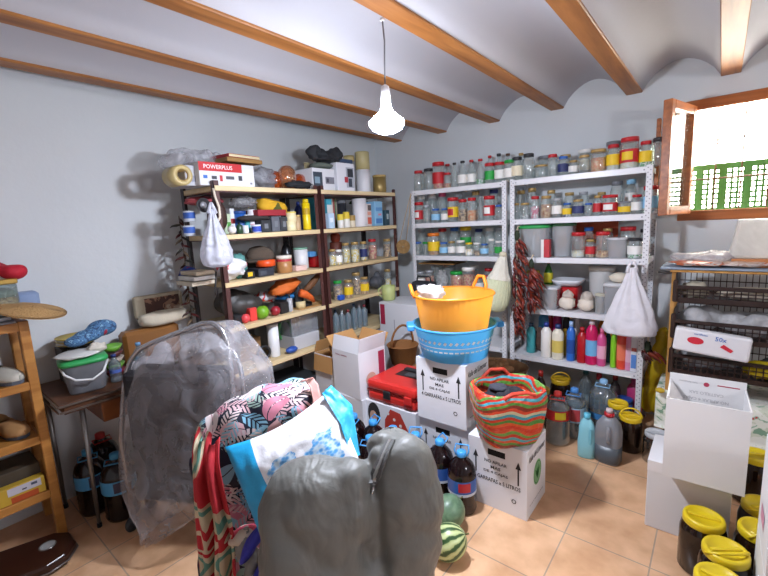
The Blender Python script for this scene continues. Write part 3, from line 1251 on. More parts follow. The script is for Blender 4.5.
o = blump('cushion', 'mustard yellow cushion with dark green edge on the red pouch', 'cushion', 271, T2, 32, 13, .12, print_mat('mustard', [(0, '#56571f'), (.42, '#d0a01e')], 9, .4, 1, .8), -2.5, .122, amp=.15, seed=3, p=4)
o.rotation_euler = (R_(-12), 0, 0)
for z0, lb in ((0, 'lower cream plastic tub of a stack of two'), (.066, 'upper cream plastic tub with yellow lid')):
    bcan('plastic_tub', lb, 'tub', 291.5, T2, 10, 9.5, '#e4d8ac', -2.41, z0=z0, lid='#d9c95a' if z0 else '#e8dcae', group='stacked cream tubs')
bcan('jar', 'beige jar standing behind the cream tubs', 'jar', 298, T2, 7, 15, '#cfae84', -2.5, lid='#c8a868')
bbot('bottle', 'dark blue bottle behind the yellow spray can', 'bottle', 300, T2, 8, 28, '#2a3a78', '#22306c', -2.62)
bbot('spray_can', 'bright yellow spray can with black lettering patch', 'spray can', 307.5, T2, 8, 30, '#e2c414', '#d8ba10', -2.41, lab='#b0900c', sh=.86, neck=.7, lz=(.5, .7))
bbox('teal_pack', 'teal and white pack behind the double brown uprights', 'pack', 321.5, T2, 13, 31, .1, -2.46, '#2f8fae', [('f', 0, 0, 1, .5, '#5f6c80')])
bbox('teal_pack', 'teal pack beside the light blue milk carton', 'pack', 331, T2, 7, 29, .08, -2.5, '#3fa0b8', [('f', 0, .5, 1, .8, '#d6d6d2')])
bbox('milk_carton', 'pale blue carton standing by the double uprights', 'carton', 332.5, T2, 8, 15, .07, -2.385, '#b4cbe0', [('f', .2, .4, .7, .7, '#dfe6ee')])
bcan('coffee_tin', 'black and silver coffee pot on the second board near the corner', 'pot', 343, T2, 9, 27, '#3a3c42', -2.56, lid='#6c7076', metal=.3)
bbox('cereal_box', 'pastel striped box behind the black coffee pot', 'box', 335.5, T2, 8, 29, .06, -2.6, '#d8c8b8', [('f', .3, 0, .6, 1, '#b05a58'), ('f', .6, 0, .8, 1, '#5a8a62')])
for px, h, c, c2, lb in ((341, 15, '#d9d6d0', '#d8c03a', 'yellow and white flowered cup'), (347, 17, '#e0dcd4', '#cfb52e', 'flowered white cup beside the paper roll'), (352.5, 13, '#d2c6ae', '#a08040', 'beige mug with brown print')):
    bcan('cup', lb + ' on the second board', 'cup', px, T2, 6.5, h, c, -2.41, band=(c2, .5, .9))
bcan('paper_roll', 'thick white paper roll standing on the second board', 'roll', 360.5, T2, 14.5, 28, '#dcd8da', -2.44, lh=.02)
t = thing('potted_leaves', 'white pot of dark green leaves behind the thick paper roll', 'plant', bp(360, T2, -2.62), 0)
MB().lathe([(0, 0), (.045, 0), (.055, .19), (0, .19)], 16).build('pot', pm('#d8d8d6', .5), t)
m = MB()
for i in range(12):
    a = i * 2.4
    m.ball((.06 * math.cos(a) * .6, .08 * math.sin(a), .205 + .01 * (i % 3)), (.03, .035, .01), nu=8, nv=5)
m.build('foliage', pm('#3d5a30', .7), t)
bbox('biscuit_packet', 'orange and white biscuit packet beside the thick paper roll', 'packet', 370, T2, 7, 22, .07, -2.385, '#cfc4c0', [('f', .1, .1, .9, .4, '#c8604a'), ('f', .1, .5, .9, .65, '#d89c88'), ('f', .2, .7, .9, .95, '#5a5250')])
bbox('medicine_box', 'light blue box with pink print near the corner', 'box', 379.5, T2, 12, 24, .1, -2.385, '#86b6d6', [('f', .1, .1, .9, .3, '#4f7fb8'), ('f', .4, .42, .8, .5, '#d88a98'), ('f', .1, .6, .9, .75, '#5f92c4')])
bbox('medicine_box', 'small dark teal box with white mark near the corner', 'box', 388, T2, 6.5, 15, .08, -2.385, '#2d4854', [('f', .25, .4, .75, .75, '#a4b4b8')])
bbox('box_file', 'grey brown box lying behind the dark teal box', 'box', 384, T2, 10, 22, .1, -2.55, '#857e74')
# --- third board
blump('folded_cloth', 'royal blue and red cloths folded at the table end of the third board', 'cloth', 190, T3, 17, 16, .14, print_mat('bluered', [(0, '#28408c'), (.56, '#a02848')], 9, .5, 1, .85), -2.62, amp=.2, seed=6)
for i in range(3):
    bbox('newspaper', f"folded newspaper, {('lowest', 'middle', 'topmost')[i]} of three by the blue cloths", 'newspaper', 204 + i, T3, 24 - 2 * i, 4, .2, -2.4, ('#c9bda8', '#d6d2cc', '#b8a890')[i], z0=.03 * i, group='folded newspapers on the third board')
o = blump('plastic_bag', 'white plastic bag with red print on the third board', 'bag', 232, T3, 33, 21, .14, print_mat('redwhitebag', [(0, '#dcdadc'), (.58, '#c42c34')], 8, 1, 2, .4, .5), -2.44, amp=.45, ns=3, seed=11)
t = thing('metal_lampshade', 'cone-shaped steel lamp shade behind the white and red bag', 'lamp shade', bp(231, T3, -2.6), 0)
MB().lathe([(.075, 0), (.075, .10), (.0751, .1)], 20).build('drum', pm('#33383a', .5), t)
MB().lathe([(.085, .10), (.07, .14), (.02, .20), (0, .205)], 22).build('cone', pm('#9a9894', .3, .8), t)
blump('folded_bag', 'teal green folded bag in front of the steel lamp shade', 'bag', 240, T3, 18, 24, .08, pm('#4d837e', .7, bump=.5, bs=25), -2.45, amp=.3, seed=5)
t = thing('flat_cap', 'brown wool flat cap on the third board', 'cap', bp(262, T3, -2.55), 0)
MB().ball((0, 0, .13), (.09, .105, .07), amp=.2, ns=2, seed=3).build('crown', pm('#574a3e', .95, bump=.5, bs=80), t)
MB().ball((.05, -.06, .10), (.07, .10, .016)).build('brim', pm('#4a3f35', .95, bump=.5, bs=80), t)
MB().box(-.06, -.08, 0, .06, .08, .09, b=.01).build('stand', pm('#3a3430', .8), t)
bbox('hand_drill', 'black and yellow drill in front of the brown cap', 'tool', 251.5, T3, 9, 7, .1, -2.38, '#1f1f20', [('f', .1, .3, .7, .9, '#d9b018')])
bbox('radio', 'black box radio under the orange dish', 'radio', 267, T3, 18, 8, .13, -2.38, '#2a2c36', [('f', .1, .2, .5, .7, '#40444e')])
bcan('dish', 'orange plastic dish on the black radio', 'dish', 266, T3, 19, 7, '#dc4e1a', -2.44, z0=.062)
bcan('painted_jar', 'brown craft jar with red and white lid on the third board', 'jar', 285, T3, 15, 17, '#a87848', -2.43, lid='#e0d6c8', lh=.2, band=('#b0303a', .66, .8))
bbot('bottle', 'stout black bottle behind the brown craft jar', 'bottle', 288, T3, 12, 31, '#1c1c20', '#1c1c20', -2.62, neck=.3, sh=.5)
bcan('plastic_tub', 'white translucent tub with green lid on the third board', 'tub', 302, T3, 14, 21, '#d6d4d4', -2.5, lid='#7fae94', lh=.08)
bbox('soap_dish', 'pink and white dish in front of the white tub', 'dish', 302, T3, 14, 5, .08, -2.38, '#d8b8ae')
t = thing('red_saucepan', 'red enamel saucepan with a blue pack on its lid', 'pan', bp(317, T3, -2.50), 0)
MB().lathe([(0, 0), (.07, 0), (.075, .01), (.078, .08), (.08, .084), (0, .084)], 22).build('pot', pm('#a3151c', .25), t)
MB().tube([(.075, -.02, .05), (.105, -.015, .055), (.105, .015, .055), (.075, .02, .05)], .006).build('handle', pm('#202020', .4), t)
bbox('sponge_pack', 'small blue pack lying on the red saucepan', 'pack', 314, T3, 9, 5, .07, -2.43, '#4a86b8', z0=.087)
gj = []


def bjar(label, px, z, w, h, lid, cont, lab='-', x=-2.43, z0=0, kind='j'):
    p = bp(px, z + z0, x)
    k = K(p)
    t = thing('preserve_jar', label, 'jar', p, HZ, 'preserve jars on the brown corner shelving')
    jar_parts(t, kind, w / k / 2, h / k, lid, lab, cont)
    return t


bjar('jar of yellow preserve with gold lid nearest the brown double uprights', 333, T3, 8, 16, 'd', 'y8', '-', -2.41)
bjar('pale jar with white label between two yellow preserve jars', 339.5, T3, 7, 15, 'w', 'y6', 'w', -2.39)
bjar('taller jar of yellow preserve with gold lid beside the pale labelled jar', 346.5, T3, 8.5, 20, 'd', 'y9', '-', -2.44)
bjar('jar of yellow preserve in front of the metal back post', 355.5, T3, 9, 20, 'd', 'y8', '-', -2.41)
bjar('yellow jar with dark navy label on the third board', 364, T3, 8, 19, 'd', 'y8', 'n', -2.42)
bjar('red tomato sauce jar on the third board near the corner', 373, T3, 9, 20, 'r', 'r9', '-', -2.42)
bjar('jar of dark pickles standing alone at the corner end', 387.5, T3, 8.5, 18, 'd', 'm9', '-', -2.42)
p = bp(337, T3, -2.56)
t = thing('terracotta_pot', 'terracotta lidded pot above the pale labelled jar', 'pot', p, 0)
MB().lathe([(0, 0), (.045, 0), (.055, .17), (.03, .18), (0, .18)], 18).build('body', pm('#5d2a1c', .6), t)
MB().lathe([(0, .18), (.035, .18), (.042, .2), (.042, .235), (.03, .25), (0, .25)], 18).build('lid', pm('#8a3420', .55), t)
# --- fourth board
p = bp(225, T4, -2.5)
o = soft('rubbish_bag', [((-2.555, p.y + .11, T4 + .120), (.12, .12, .100)), ((-2.50, p.y + .20, T4 + .10), (.085, .09, .075)), ((-2.555, p.y + .11, T4 + .19), (.05, .06, .04))], pm('#393633', .5, bump=.5, bs=14), .012, 7, .010, 7, .02, 8, 2)
tag(o, 'dark grey plastic bag slumped on the fourth board behind the front upright', 'bag')
for px, z0, r, c, lb, nm in ((246, 0, .03, '#d8484c', 'pink and black ball at the front of the fourth board', 'ball'), (263, .0, .045, '#6fa024', 'green pepper-shaped toy on the fourth board', 'toy_pepper'), (276, .0, .034, '#96202c', 'dark red ball beside the black pouch', 'ball')):
    q = bp(px, T4, -2.40)
    lump(nm, lb, 'toy', q, r, pm(c, .4), .12, 2.5, 4)
for px, w, h, c, lb in ((240, 10, 9, '#1d1d20', 'black shoe tip beside the dark grey bag'), (254.5, 8, 13, '#d83a34', 'bright red toy cup on the fourth board'), (285.5, 10, 11, '#1e1c1e', 'black pouch beside the dark red ball'), (248, 8, 10, '#8a2430', 'maroon toy block behind the pink ball')):
    bbox('toy_block' if c != '#1d1d20' else 'shoe', lb, 'toy', px, T4, w, h, .08, -2.4 if px != 248 else -2.5, c)
blump('plastic_bag', 'crumpled plastic bag with red print behind the toys', 'bag', 267, T4, 28, 11, .12, print_mat('redclear', [(0, '#c8c8cc'), (.52, '#d03a34'), (.66, '#b9bcc4')], 9, 1.5, 2, .35, .5), -2.6, .06, amp=.45, ns=3, seed=13)
bbox('egg_carton', 'pale beige egg carton behind the crumpled red printed bag', 'carton', 247, T4, 30, 9, .1, -2.64, '#c9c0aa', z0=.05)
bbot('glue_bottle', 'small clear bottle with black nozzle on the fourth board', 'bottle', 290.5, T4, 5.5, 18, '#a9a9ac', '#222226', -2.42, neck=.3, caph=.25)
p = bp(301, T4, -2.42)
t = thing('tape_roll', 'roll of beige masking tape lying on a cardboard sheet', 'tape', (p.x, p.y, T4 + .006), 0)
MB().lathe([(.02, 0), (.037, 0), (.037, .052), (.02, .052), (.02, 0)], 22).build('tape', pm('#cdb98a', .6), t)
carton('cardboard_sheet', 'brown cardboard sheet under the masking tape', 'cardboard', (-2.5, bp(311, T4, -2.45).y, T4), .33, .24, .005, HZ, '#b98a52')
bbox('phone_handset', 'black cordless handset beside the masking tape', 'phone', 309, T4, 9, 4, .16, -2.42, '#222226', z0=.006)
o = blump('fabric_hood', 'orange fabric hood bundle hanging above the fourth board', 'hood', 287, T4, 34, 15, .16, pm('#cc6420', .75, bump=.5, bs=14), -2.48, .12, amp=.3, ns=2.5, seed=21)
o.rotation_euler = (R_(14), 0, 0)
pts = [bp(300, 1.07, -2.38), bp(306, 1.05, -2.37), bp(311, 1.02, -2.37), bp(314, .985, -2.38)]
tag(MB().tube(pts, [.03, .028, .022, .012], 8).build('fabric_strap', pm('#cc5a1a', .75)), 'orange strap trailing from the orange hood', 'strap')
pts = [bp(319, 1.17, -2.45), bp(314, 1.13, -2.44), bp(309, 1.09, -2.44), bp(304, 1.06, -2.45)]
tag(MB().tube(pts, [.02, .028, .026, .02], 8).build('leather_strap', pm('#6a4426', .7)), 'brown leather strap hanging above the orange hood', 'strap')
blump('rag', 'bright blue rag under the orange hood', 'rag', 289, T4, 28, 6, .12, pm('#2a74b0', .7, bump=.4), -2.52, .07, amp=.3, seed=9)
bbox('metal_case', 'dark grey case under the blue rag', 'case', 290, T4, 30, 9, .12, -2.5, '#70747a')
bcan('glass_tumbler', 'silver tumbler beside the orange hood', 'tumbler', 272.5, T4, 6, 24, '#a2aab4', -2.62, metal=.6)
blump('tripod_grip', 'black grip standing in front of the blue rag', 'grip', 300, T4, 9, 20, .05, black_cloth, -2.43, amp=.3, seed=2)
bjar('dark jar with green lid beside the corner shelving upright', 338.5, T4, 10, 19, 'g', 'm9', '-', -2.42)
bjar('honey jar with yellow label beside the green lidded jar', 349, T4, 9.5, 18, 'd', 'a9', 'y', -2.4)
bjar('tall reddish brown jar between the two yellow labelled honey jars', 357, T4, 10, 22, 'd', 'm9', '-', -2.45)
bjar('honey jar with yellow label next to the grey bag', 365, T4, 9, 17, 'd', 'a9', 'y', -2.4)
bjar('slim jar with gold lid standing behind the pale green jug', 388, T4, 7.5, 18, 'd', 'y6', '-', -2.44)
bbot('bottle', 'dark tall bottle behind the double brown uprights', 'bottle', 326, T4, 8, 25, '#2b2320', '#2b2320', -2.5)
lump('bottle_cap', 'bright blue plastic cap lying in front of the green lidded jar', 'bottle cap', bp(341, T4, -2.385), (.025, .028, .022), pm('#1f50b0', .4), .0, p=6)  # a loose blue bottle cap lying on the board
o = soft('plastic_bag', [((-2.46, bp(378, T4).y, T4 + .07), (.068, .10, .058)), ((-2.46, bp(378, T4).y + .01, T4 + .12), (.03, .035, .05))], pm('#4d4f54', .5, bump=.5), .01, 3, .01, 10, .012, 10, 3)
tag(o, 'grey tied plastic bag beside the honey jars', 'bag')
# --- fifth board
p = bp(275, T5, -2.44)
can('canister', 'plain white canister with small green mark on the fifth board', 'canister', p, 11 / K(p) / 2, 33 / K(p), '#dcdcdc', lid='#d0cdc8', lh=.06)
pts = [bp(264, T5 + .04, -2.42) + Vector((0, .05 * math.cos(a), .045 * math.sin(a) + .015)) for a in [i * PI / 8 for i in range(16)]]
tag(MB().tube(pts, .01, 7, closed=True).build('coiled_cable', pm('#1d1d20', .5)), 'coiled black cable on the fifth board', 'cable')
pts = [bp(285, T5 + .13, -2.56) + Vector((0, .06 * math.cos(a), .075 * math.sin(a))) for a in [i * PI / 8 for i in range(16)]]
tag(MB().tube(pts, .012, 7, closed=True).build('garden_hose', pm('#3f8a4a', .5)), 'coil of green garden hose behind the white canister', 'hose')
bbox('plastic_box', 'clear plastic storage box on the fifth board', 'box', 306, T5, 34, 20, .22, -2.42, mat=glass('#d8dce0', .3, .2), z0=.1)
bbox('folded_sheet', 'stack of white folded paper under the clear storage box', 'paper', 308, T5, 32, 13, .22, -2.4, '#b9b9bc')
lump('plastic_tub', 'small unidentified blue plastic item beside the white canister', 'tub', bp(292, T5, -2.385), (.03, .05, .025), pm('#2a4f9c', .4), .1)  # an unidentified blue plastic item, a tub in name only
bbox('cardboard_flap', 'torn brown cardboard box behind the coiled cable', 'box', 252, T5, 24, 21, .14, -2.52, '#8d6a44')
bbox('dark_case', 'dark grey case behind the white canister', 'case', 268, T5, 26, 26, .1, -2.6, '#4a4a48')
for i, px in enumerate((337, 343, 349, 355, 360, 365)):
    bbot('water_bottle', f'clear blue-tinted bottle, {ORD[i]} along from the double uprights on the fifth board', 'bottle', px, T5, 6.5, 26 - (i % 3) * 2, '#8fa6b4', ('#3a5a7a', '#d6dade', '#8a2c34')[i % 3], -2.44, mat=glass('#b8ccd6', .3, .1), group='clear bottles on the fifth brown board')
carton('storage_crate', 'black plastic crate on the floor under the brown shelving', 'crate', (-2.52, 1.78, 0), .5, .34, .42, HZ, '#2a2c2e', [('f', .1, .5, .9, .55, '#4a8a4a')])
# hanging at the table end
hanging_bag('plastic_carrier_bag', 'translucent white carrier bag hanging from the brown front upright', 'bag', bp(211, 1.71, -2.255), .37, .085, .085, film('#e6e8f2', .72, .35, .5, 14, .2), VIEWZ, 8, seed=2)
t = thing('pepper_string', 'thin string of dark dried peppers hanging at the wall-side upright', 'peppers', (-2.72, 1.262, 0), 0)
pts = [(0, 0, 1.66), (.005, 0, 1.4), (0, 0, .95)]
MB().tube(pts, .003, 6).build('cord', pm('#5a4a3a', .8), t)
pep = []
for i in range(36):
    a = i * 2.3
    z = 1.64 - i * .019
    m = MB()
    v = Vector((math.cos(a), math.sin(a), -.9 + .8 * RN.random())).normalized()
    m.tube([v * .004, v * .025, v * .05, v * .065 + Vector((0, 0, -.008))], [.006, .009, .006, .001], 6)
    m.build('dried_pepper', pm(('#3a1a18', '#5a1c1c', '#2c2a24', '#6d5a44')[i % 4], .45), t, (0, 0, z))
pts = [bp(216, 1.31, -2.34), bp(215.5, 1.22, -2.335), bp(216, 1.17, -2.335), bp(218, 1.16, -2.335), bp(218, 1.21, -2.335)]
tag(MB().tube(pts, .006, 6).build('dark_strap', pm('#2a2422', .7)), 'dark strap dangling below the newspapers on the front upright', 'strap')

# ================================================================ other things on and hanging from the white shelving


def wp(px, z, y=YF):
    return Vector((sx(px, y, z), y, z))


def wbot(name, label, cat, px, z, w, h, col, cap, y=YF, **kw):
    p = wp(px, z, y)
    k = K(p)
    return bottle(name, label, cat, p, w / k / 2, h / k, col, cap, **kw)


def wbox(name, label, cat, px, z, w, h, col, d=.12, y=YS + .02, z0=0, **kw):
    p = wp(px, z + z0, y + d / 2)
    k = K(p)
    return carton(name, label, cat, p, w / k, d, h / k, 0, col, **kw)


Z3, Z4, Z5 = ZW[2], ZW[3], ZW[4]
tubm = glass('#d5d8da', .45, .25)


def tub(label, px, z, w, h, lid, cont, y, ky=1, lev=.6, z0=0, mat=None, p_=5):
    p = wp(px, z + z0, y)
    k = K(p)
    r, h = w / k / 2, h / k
    t = thing('plastic_tub', label, 'tub', p)
    MB().lathe([(0, 0), (r * .88, 0), (r * .9, .02 * h), (r, .9 * h)], 28, ky=ky, p=p_).build('body', mat or tubm, t)
    if lid:
        MB().lathe([(0, .9 * h), (r * 1.05, .9 * h), (r * 1.05, .97 * h), (r * .98, h), (0, h)], 28, ky=ky, p=p_).build('lid', pm(lid, .4), t)
    if cont:
        MB().lathe([(0, .02 * h), (r * .85, .02 * h), (r * .93, lev * h), (0, lev * h)], 24, ky=ky, p=p_).build('contents', pm(cont, .7, bump=.5), t)
    return t


tub('large translucent tub with green lid and wire handle on the third white shelf', 536, Z3, 28, 31, '#2a9a4e', None, YS + .12)
tub('translucent tub of dark grain with dull green lid', 563.5, Z3, 20, 33, '#4f8a66', '#4a4448', YS + .18, lev=.62)
wbox('juice_carton', 'small red and white carton in front of the green lidded tub', 'carton', 546, Z3, 8, 18, '#b8323a', .05, YS + .005, patches=[('f', 0, 0, .35, 1, '#e0dcd8')])
wbox('terracotta_tray', 'orange red tray standing behind the red-lidded jars', 'tray', 590, Z3, 48, 35, '#b4502e', .02, YS + .31)
tub('low clear container beside the second red-lidded jar', 617, Z3, 20, 20, '#c9c9cc', '#8a5a58', YS + .10, lev=.5, p_=None)
t = wp(436, ZC[3], YS + .1)
lump('plastic_bag', 'clear plastic bag of rice between the jars of the corner bay', 'bag', wp(443, ZC[3], YS + .09), (.055, .05, .085), film('#e2e2e2', .5, .25, .5, 30, .3), .3, 3, 17)
carton('wooden_board', 'round-edged brown wooden board laid over the jars of the corner bay', 'board', (sx(442, YS + .2, ZC[3] + .24), YS + .2, ZC[3] + .232), .38, .24, .012, 0, '#8a6438', b=.005)
# fourth shelf, window bay
tub('clear tub of red powder beside the dried peppers', 549, Z4, 19, 22, '#c9ccd2', '#7a3a3c', YS + .09, lev=.4)
tub('yellow lidded glass jar behind the dried peppers', 533, Z4, 12, 32, '#c2a83a', '#7c7440', YS + .25, p_=None, lev=.7)
p = wp(548, Z4, YS + .27)
carton('white_box', 'plain box lifting the green bottle at the back of the fourth shelf', 'box', p, .10, .10, .13, 0, '#8e3a38')
bottle('sauce_bottle', 'green sauce bottle with yellow label and red cap', 'bottle', p + Vector((0, 0, .131)), 4.2 / K(p), 27 / K(p), '#35752c', '#b02a22', '#d6c832', neck=.3, sh=.5)
p = wp(568, Z4, YS + .22)
t = thing('kitchen_scale', 'red kitchen scale with a white weighing pan on the fourth shelf', 'scale', p)
MB().box(-.085, -.08, 0, .085, .08, .16, b=.012).build('body', pm('#b01e22', .35), t)
MB().lathe([(0, .17), (.08, .17), (.105, .2), (.11, .215), (.103, .215), (.08, .18), (0, .178)], 26, p=5).build('pan', pm('#d8dade', .3), t)
MB().lathe([(0, .16), (.03, .16), (.03, .171), (0, .171)], 14).build('stem', pm('#6a6a70', .4), t)
for px, lb, s in ((567, 'knotted bag of white flour in front of the scale', 1), (586, 'knotted bag of white flour beside the tall clear container', 2)):
    q = wp(px, Z4, YS + .07)
    t = thing('flour_bag', lb, 'bag', q, 0, 'knotted bags of flour')
    MB().ball((0, 0, .055), (.056, .05, .046), amp=.2, seed=s, p=2.6).build('bag', pm('#ddd2c2', .6, bump=.4, bs=25), t)
    MB().ball((.005, 0, .11), (.042, .04, .04), amp=.3, seed=s + 4).build('top', film('#e4dace', .85, .3, .5, 30, .1), t)
tub('large white bucket behind the flour bags', 601, Z4, 23, 42, '#d6d4d0', '#d6d2ca', YS + .25, p_=None, lev=.85, mat=pm('#c6c6c4', .5))
tub('tall clear container with white lid holding dark grain', 614, Z4, 19, 31, '#cfcfd0', '#5c5c60', YS + .1, lev=.55)
lump('bread_roll', 'pale bread roll lying on the tall clear container', 'bread', wp(619, Z4 + 31 / K(wp(614, Z4, YS + .1)) + .001, YS + .1), (.062, .05, .035), pm('#e0d6c2', .8), .15, 2, 3)
tub('clear jar of yellowish seeds between flour and tall container', 600, Z4, 10, 20, '#c8c4b0', '#a09468', YS + .06, p_=None, lev=.5)
# fifth shelf, window bay: cleaning bottles
CL = """
531 9 30 #3f9aa0 #22324c - 1 teal cleaning bottle with dark cap under the dried peppers
546 10 35 #e6e2dc #2c3e8c - 0 white bottle with blue cap on the bottom shelf
557.5 11 35 #e4dcc6 #28386c #d8c060 0 cream bottle with blue cap and gold emblem
564.5 5 27 #c9a838 #c9a838 - 2 slim yellow bottle behind the blue one
570.5 8 40 #2a6ac0 #9fc0e8 #1c4a98 0 blue bottle with pale cap on the bottom shelf
577 6 48 #d8d8dc #1c2448 - 3 tall white bottle with navy cap
581.5 9 36 #b01820 #b01820 - 0 squat red bottle on the bottom shelf
591 11 46 #cc1a5c #e8dce0 #6fb0dc 0 magenta bottle with white cap and pale blue label
601 8.5 38 #d0508a #d8688c #e8a8c0 0 pink spray can with floral label
607.5 5 33 #1f5a68 #1a4a54 - 2 dark teal bottle behind the pink can
612.8 5.5 38 #7fc428 #3a8a28 - 0 slim lime green bottle
621 9 47 #e04a34 #e6e0da #e87858 0 coral spray can with white cap
628 7 42 #d890b4 #d074b8 #e0b4c8 0 lilac topped pink bottle
639 5.5 36 #b08a2c #8a6a20 - 0 ochre bottle at the window end
"""
for l in CL.strip().split('\n'):
    a = l.split(' ', 7)
    px, w, h = map(float, a[:3])
    lab = a[5] if a[5] != '-' else None
    wbot('cleaning_bottle', a[7], 'bottle', px, Z5, w, h, a[3], a[4], YF - .015 + .05 * int(a[6]), lab=lab, neck=.45 if w > 7 else .6, sh=.74, group='cleaning bottles on the bottom white shelf')
wbox('cleaning_carton', 'white and blue cleaning carton beside the lilac topped bottle', 'carton', 633.7, Z5, 5.5, 35, '#d9dce2', .06, YS + .03, patches=[('f', .1, .1, .9, .5, '#5a8ad0'), ('f', .1, .6, .9, .7, '#d06a60')])
lump('mesh_bag', 'brown mesh bag behind the white bottle on the bottom shelf', 'bag', wp(540, Z5, YS + .16), (.04, .04, .10), pm('#5a4238', .8, bump=.8, bs=90), .25, 3, 6)
for px, w, h, c, cp, lb in ((544, 11, 43, '#3f86b8', '#7fc0e0', 'pale blue canister in the back of the bottom shelf'), (557, 8, 45, '#b82a78', '#b82a78', 'magenta bottle in the back of the bottom shelf'), (566, 7, 43, '#26262c', '#c8b428', 'black bottle with yellow cap at the back'),
                          (550, 5, 44, '#a02030', '#a02030', 'dark red bottle at the back of the bottom shelf'), (602, 8, 45, '#c87a24', '#d8641c', 'orange capped bottle behind the pink spray can'), (611, 8, 47, '#c8962a', '#8a5a1c', 'amber bottle at the back behind the lime bottle'),
                          (594, 7, 43, '#c8c8cc', '#8a8a92', 'clear grey bottle behind the magenta one')):
    wbot('cleaning_bottle', lb, 'bottle', px, Z5, w, h, c, cp, YS + .26, group='cleaning bottles on the bottom white shelf')
tub('dark brown crate of jars on the lowest shelf of the corner bay', 452, ZC[4], 50, 25, None, None, YS + .175, ky=.62, mat=pm('#2c2624', .7))
# hanging things
px_, py_ = 516, 226
pk = wp(517.5, Z3 + .25, YS - .05)
redp = [pm('#430e0c', .4), pm('#5c1610', .38), pm('#742214', .38), pm('#2e0b0b', .45), pm('#80301a', .4)]


def chili(i):
    m = MB()
    L_ = .075 + .02 * (i % 3)
    m.tube([(0, 0, 0), (.004, 0, -.02), (.01, .003, -.05), (.006 * (i % 2), .004, -L_)], [.004, .0105 + .002 * (i % 2), .009, .0015], 7)
    return m


cm = [chili(i) for i in range(5)]
cmesh = []


def pepper_braid(label, top, length, rx, n, seed):
    t = thing('pepper_braid', label, 'peppers', top, 0, 'braids of dried red peppers on the white shelving')
    rn = random.Random(seed)
    MB().tube([(0, .045, .03), (0, .02, .035), (0, 0, 0), (0, .0, -length * .97)], .005, 6).build('cord', pm('#c8bca0', .8), t)
    MB().ball((0, 0, -.035), (.02, .02, .04), amp=.3, seed=seed).build('tied_stems', pm('#22301e', .7), t)
    for i in range(n):
        u = (i + .5) / n
        z = -.05 - u * (length - .12)
        w = rx * (.55 + .45 * math.sin(PI * min(1, u * 1.1)))
        a = rn.random() * 2 * PI
        k = i % 5
        if len(cmesh) < 5:
            o = cm[k].build('dried_pepper', redp[k], t)
            cmesh.append(o.data)
        else:
            o = bpy.data.objects.new('dried_pepper', cmesh[k])
            COL.objects.link(o)
            o.parent = t
        rr = w * math.sqrt(rn.random()) * .75
        o.location = (rr * math.cos(a), rr * math.sin(a) * .7, z)
        o.rotation_euler = (rn.uniform(-.5, .5) - .4 * math.sin(a), rn.uniform(-.4, .4) - .5 * math.cos(a), a)
        s = rn.uniform(.85, 1.15)
        o.scale = (s, s, s)


pepper_braid('longer braid of dark red dried peppers hanging from the middle post', wp(517, 1.44, YS - .085), .84, .05, 98, 3)
pepper_braid('shorter fuller braid of dried red peppers beside the longer one', wp(531.5, 1.22, YS - .075), .40, .05, 70, 5)
pepper_braid('small bunch of dried peppers under the white carrier bag', wp(648, .69, YS - .04), .15, .05, 14, 8)
t = thing('knitted_pouch', 'cream knitted pouch with lace neck hanging beside the pepper braids', 'pouch', wp(509.5, 1.275, YS - .085), VIEWZ)
hb = Matrix.Rotation(R_(10), 4, 'Y')


def rib(a, i):
    return 1 + .05 * abs(math.sin(a * 13))


MB().lathe([(.045, -.16), (.085, -.2), (.1, -.26), (.105, -.33), (.1, -.40), (.08, -.445), (.04, -.465), (0, -.468)], 104, ky=.6, fn=rib, M=Matrix.Translation((-.045, 0, 0)) @ hb).build('knitted_body', pm('#cdd0ac', .9, bump=.8, bs=120), t)
MB().lathe([(.02, -.01), (.035, -.05), (.05, -.1), (.062, -.15), (.088, -.2), (.094, -.21)], 40, ky=.65, fn=lambda a, i: 1 + .06 * math.sin(a * 9), M=Matrix.Translation((-.045, 0, 0)) @ hb).build('lace_neck', pm('#dad6c6', .9, bump=.8, bs=90), t)
MB().ball((-.05, 0, -.015), (.03, .022, .025), amp=.3).build('drawn_top', pm('#c8bfa4', .9), t)
hanging_bag('plastic_carrier_bag', 'large white carrier bag hanging in front of the window end of the jar shelving', 'bag', wp(632.5, 1.235, YS - .105), .50, .155, .085, film('#f6f4f8', .92, .35, .6, 9, .06), .1, 7, seed=1,
            prof=[(.10, -.1), (.2, -.2), (.32, -.32), (.5, -.45), (.7, -.6), (.88, -.76), (1.0, -.9), (.97, -.97), (.6, -.995), (0, -1)])
# wicker trivet in the corner
q = on(403, 247, 1, 3.12)
t = thing('wicker_trivet', 'round wicker trivet hanging on cords between the two shelvings', 'trivet', q, VIEWZ)
m = MB()
for r in (.012, .024, .036, .048, .060):
    m.tube([(r * math.cos(a), .004 * math.sin(a * 6), r * math.sin(a)) for a in [i * PI / 12 for i in range(24)]], .0068, 6, closed=True)
m.build('wicker_disc', pm('#9a7a4c', .8, bump=.6, bs=120), t)
tp = Vector((sx(411, 3.12, 1.80), 3.12, 1.80)) - q
tp = Matrix.Rotation(-VIEWZ, 4, 'Z') @ tp
MB().tube([(-.03, 0, .05), tp * .5 + Vector((-.02, 0, .02)), tp], .0035, 6).build('hanging_cord', pm('#b49a78', .8), t)
MB().tube([(.03, 0, .05), tp * .5 + Vector((.02, 0, .02)), tp], .0035, 6).build('hanging_cord', pm('#b49a78', .8), t)

# ================================================================ boxes, basins and bottles in the middle of the floor
white_card = pm('#dcdce0', .6, bump=.05, bs=60)
INK = pm('#26262a', .7)
brown_card = pm('#b98a54', .75)


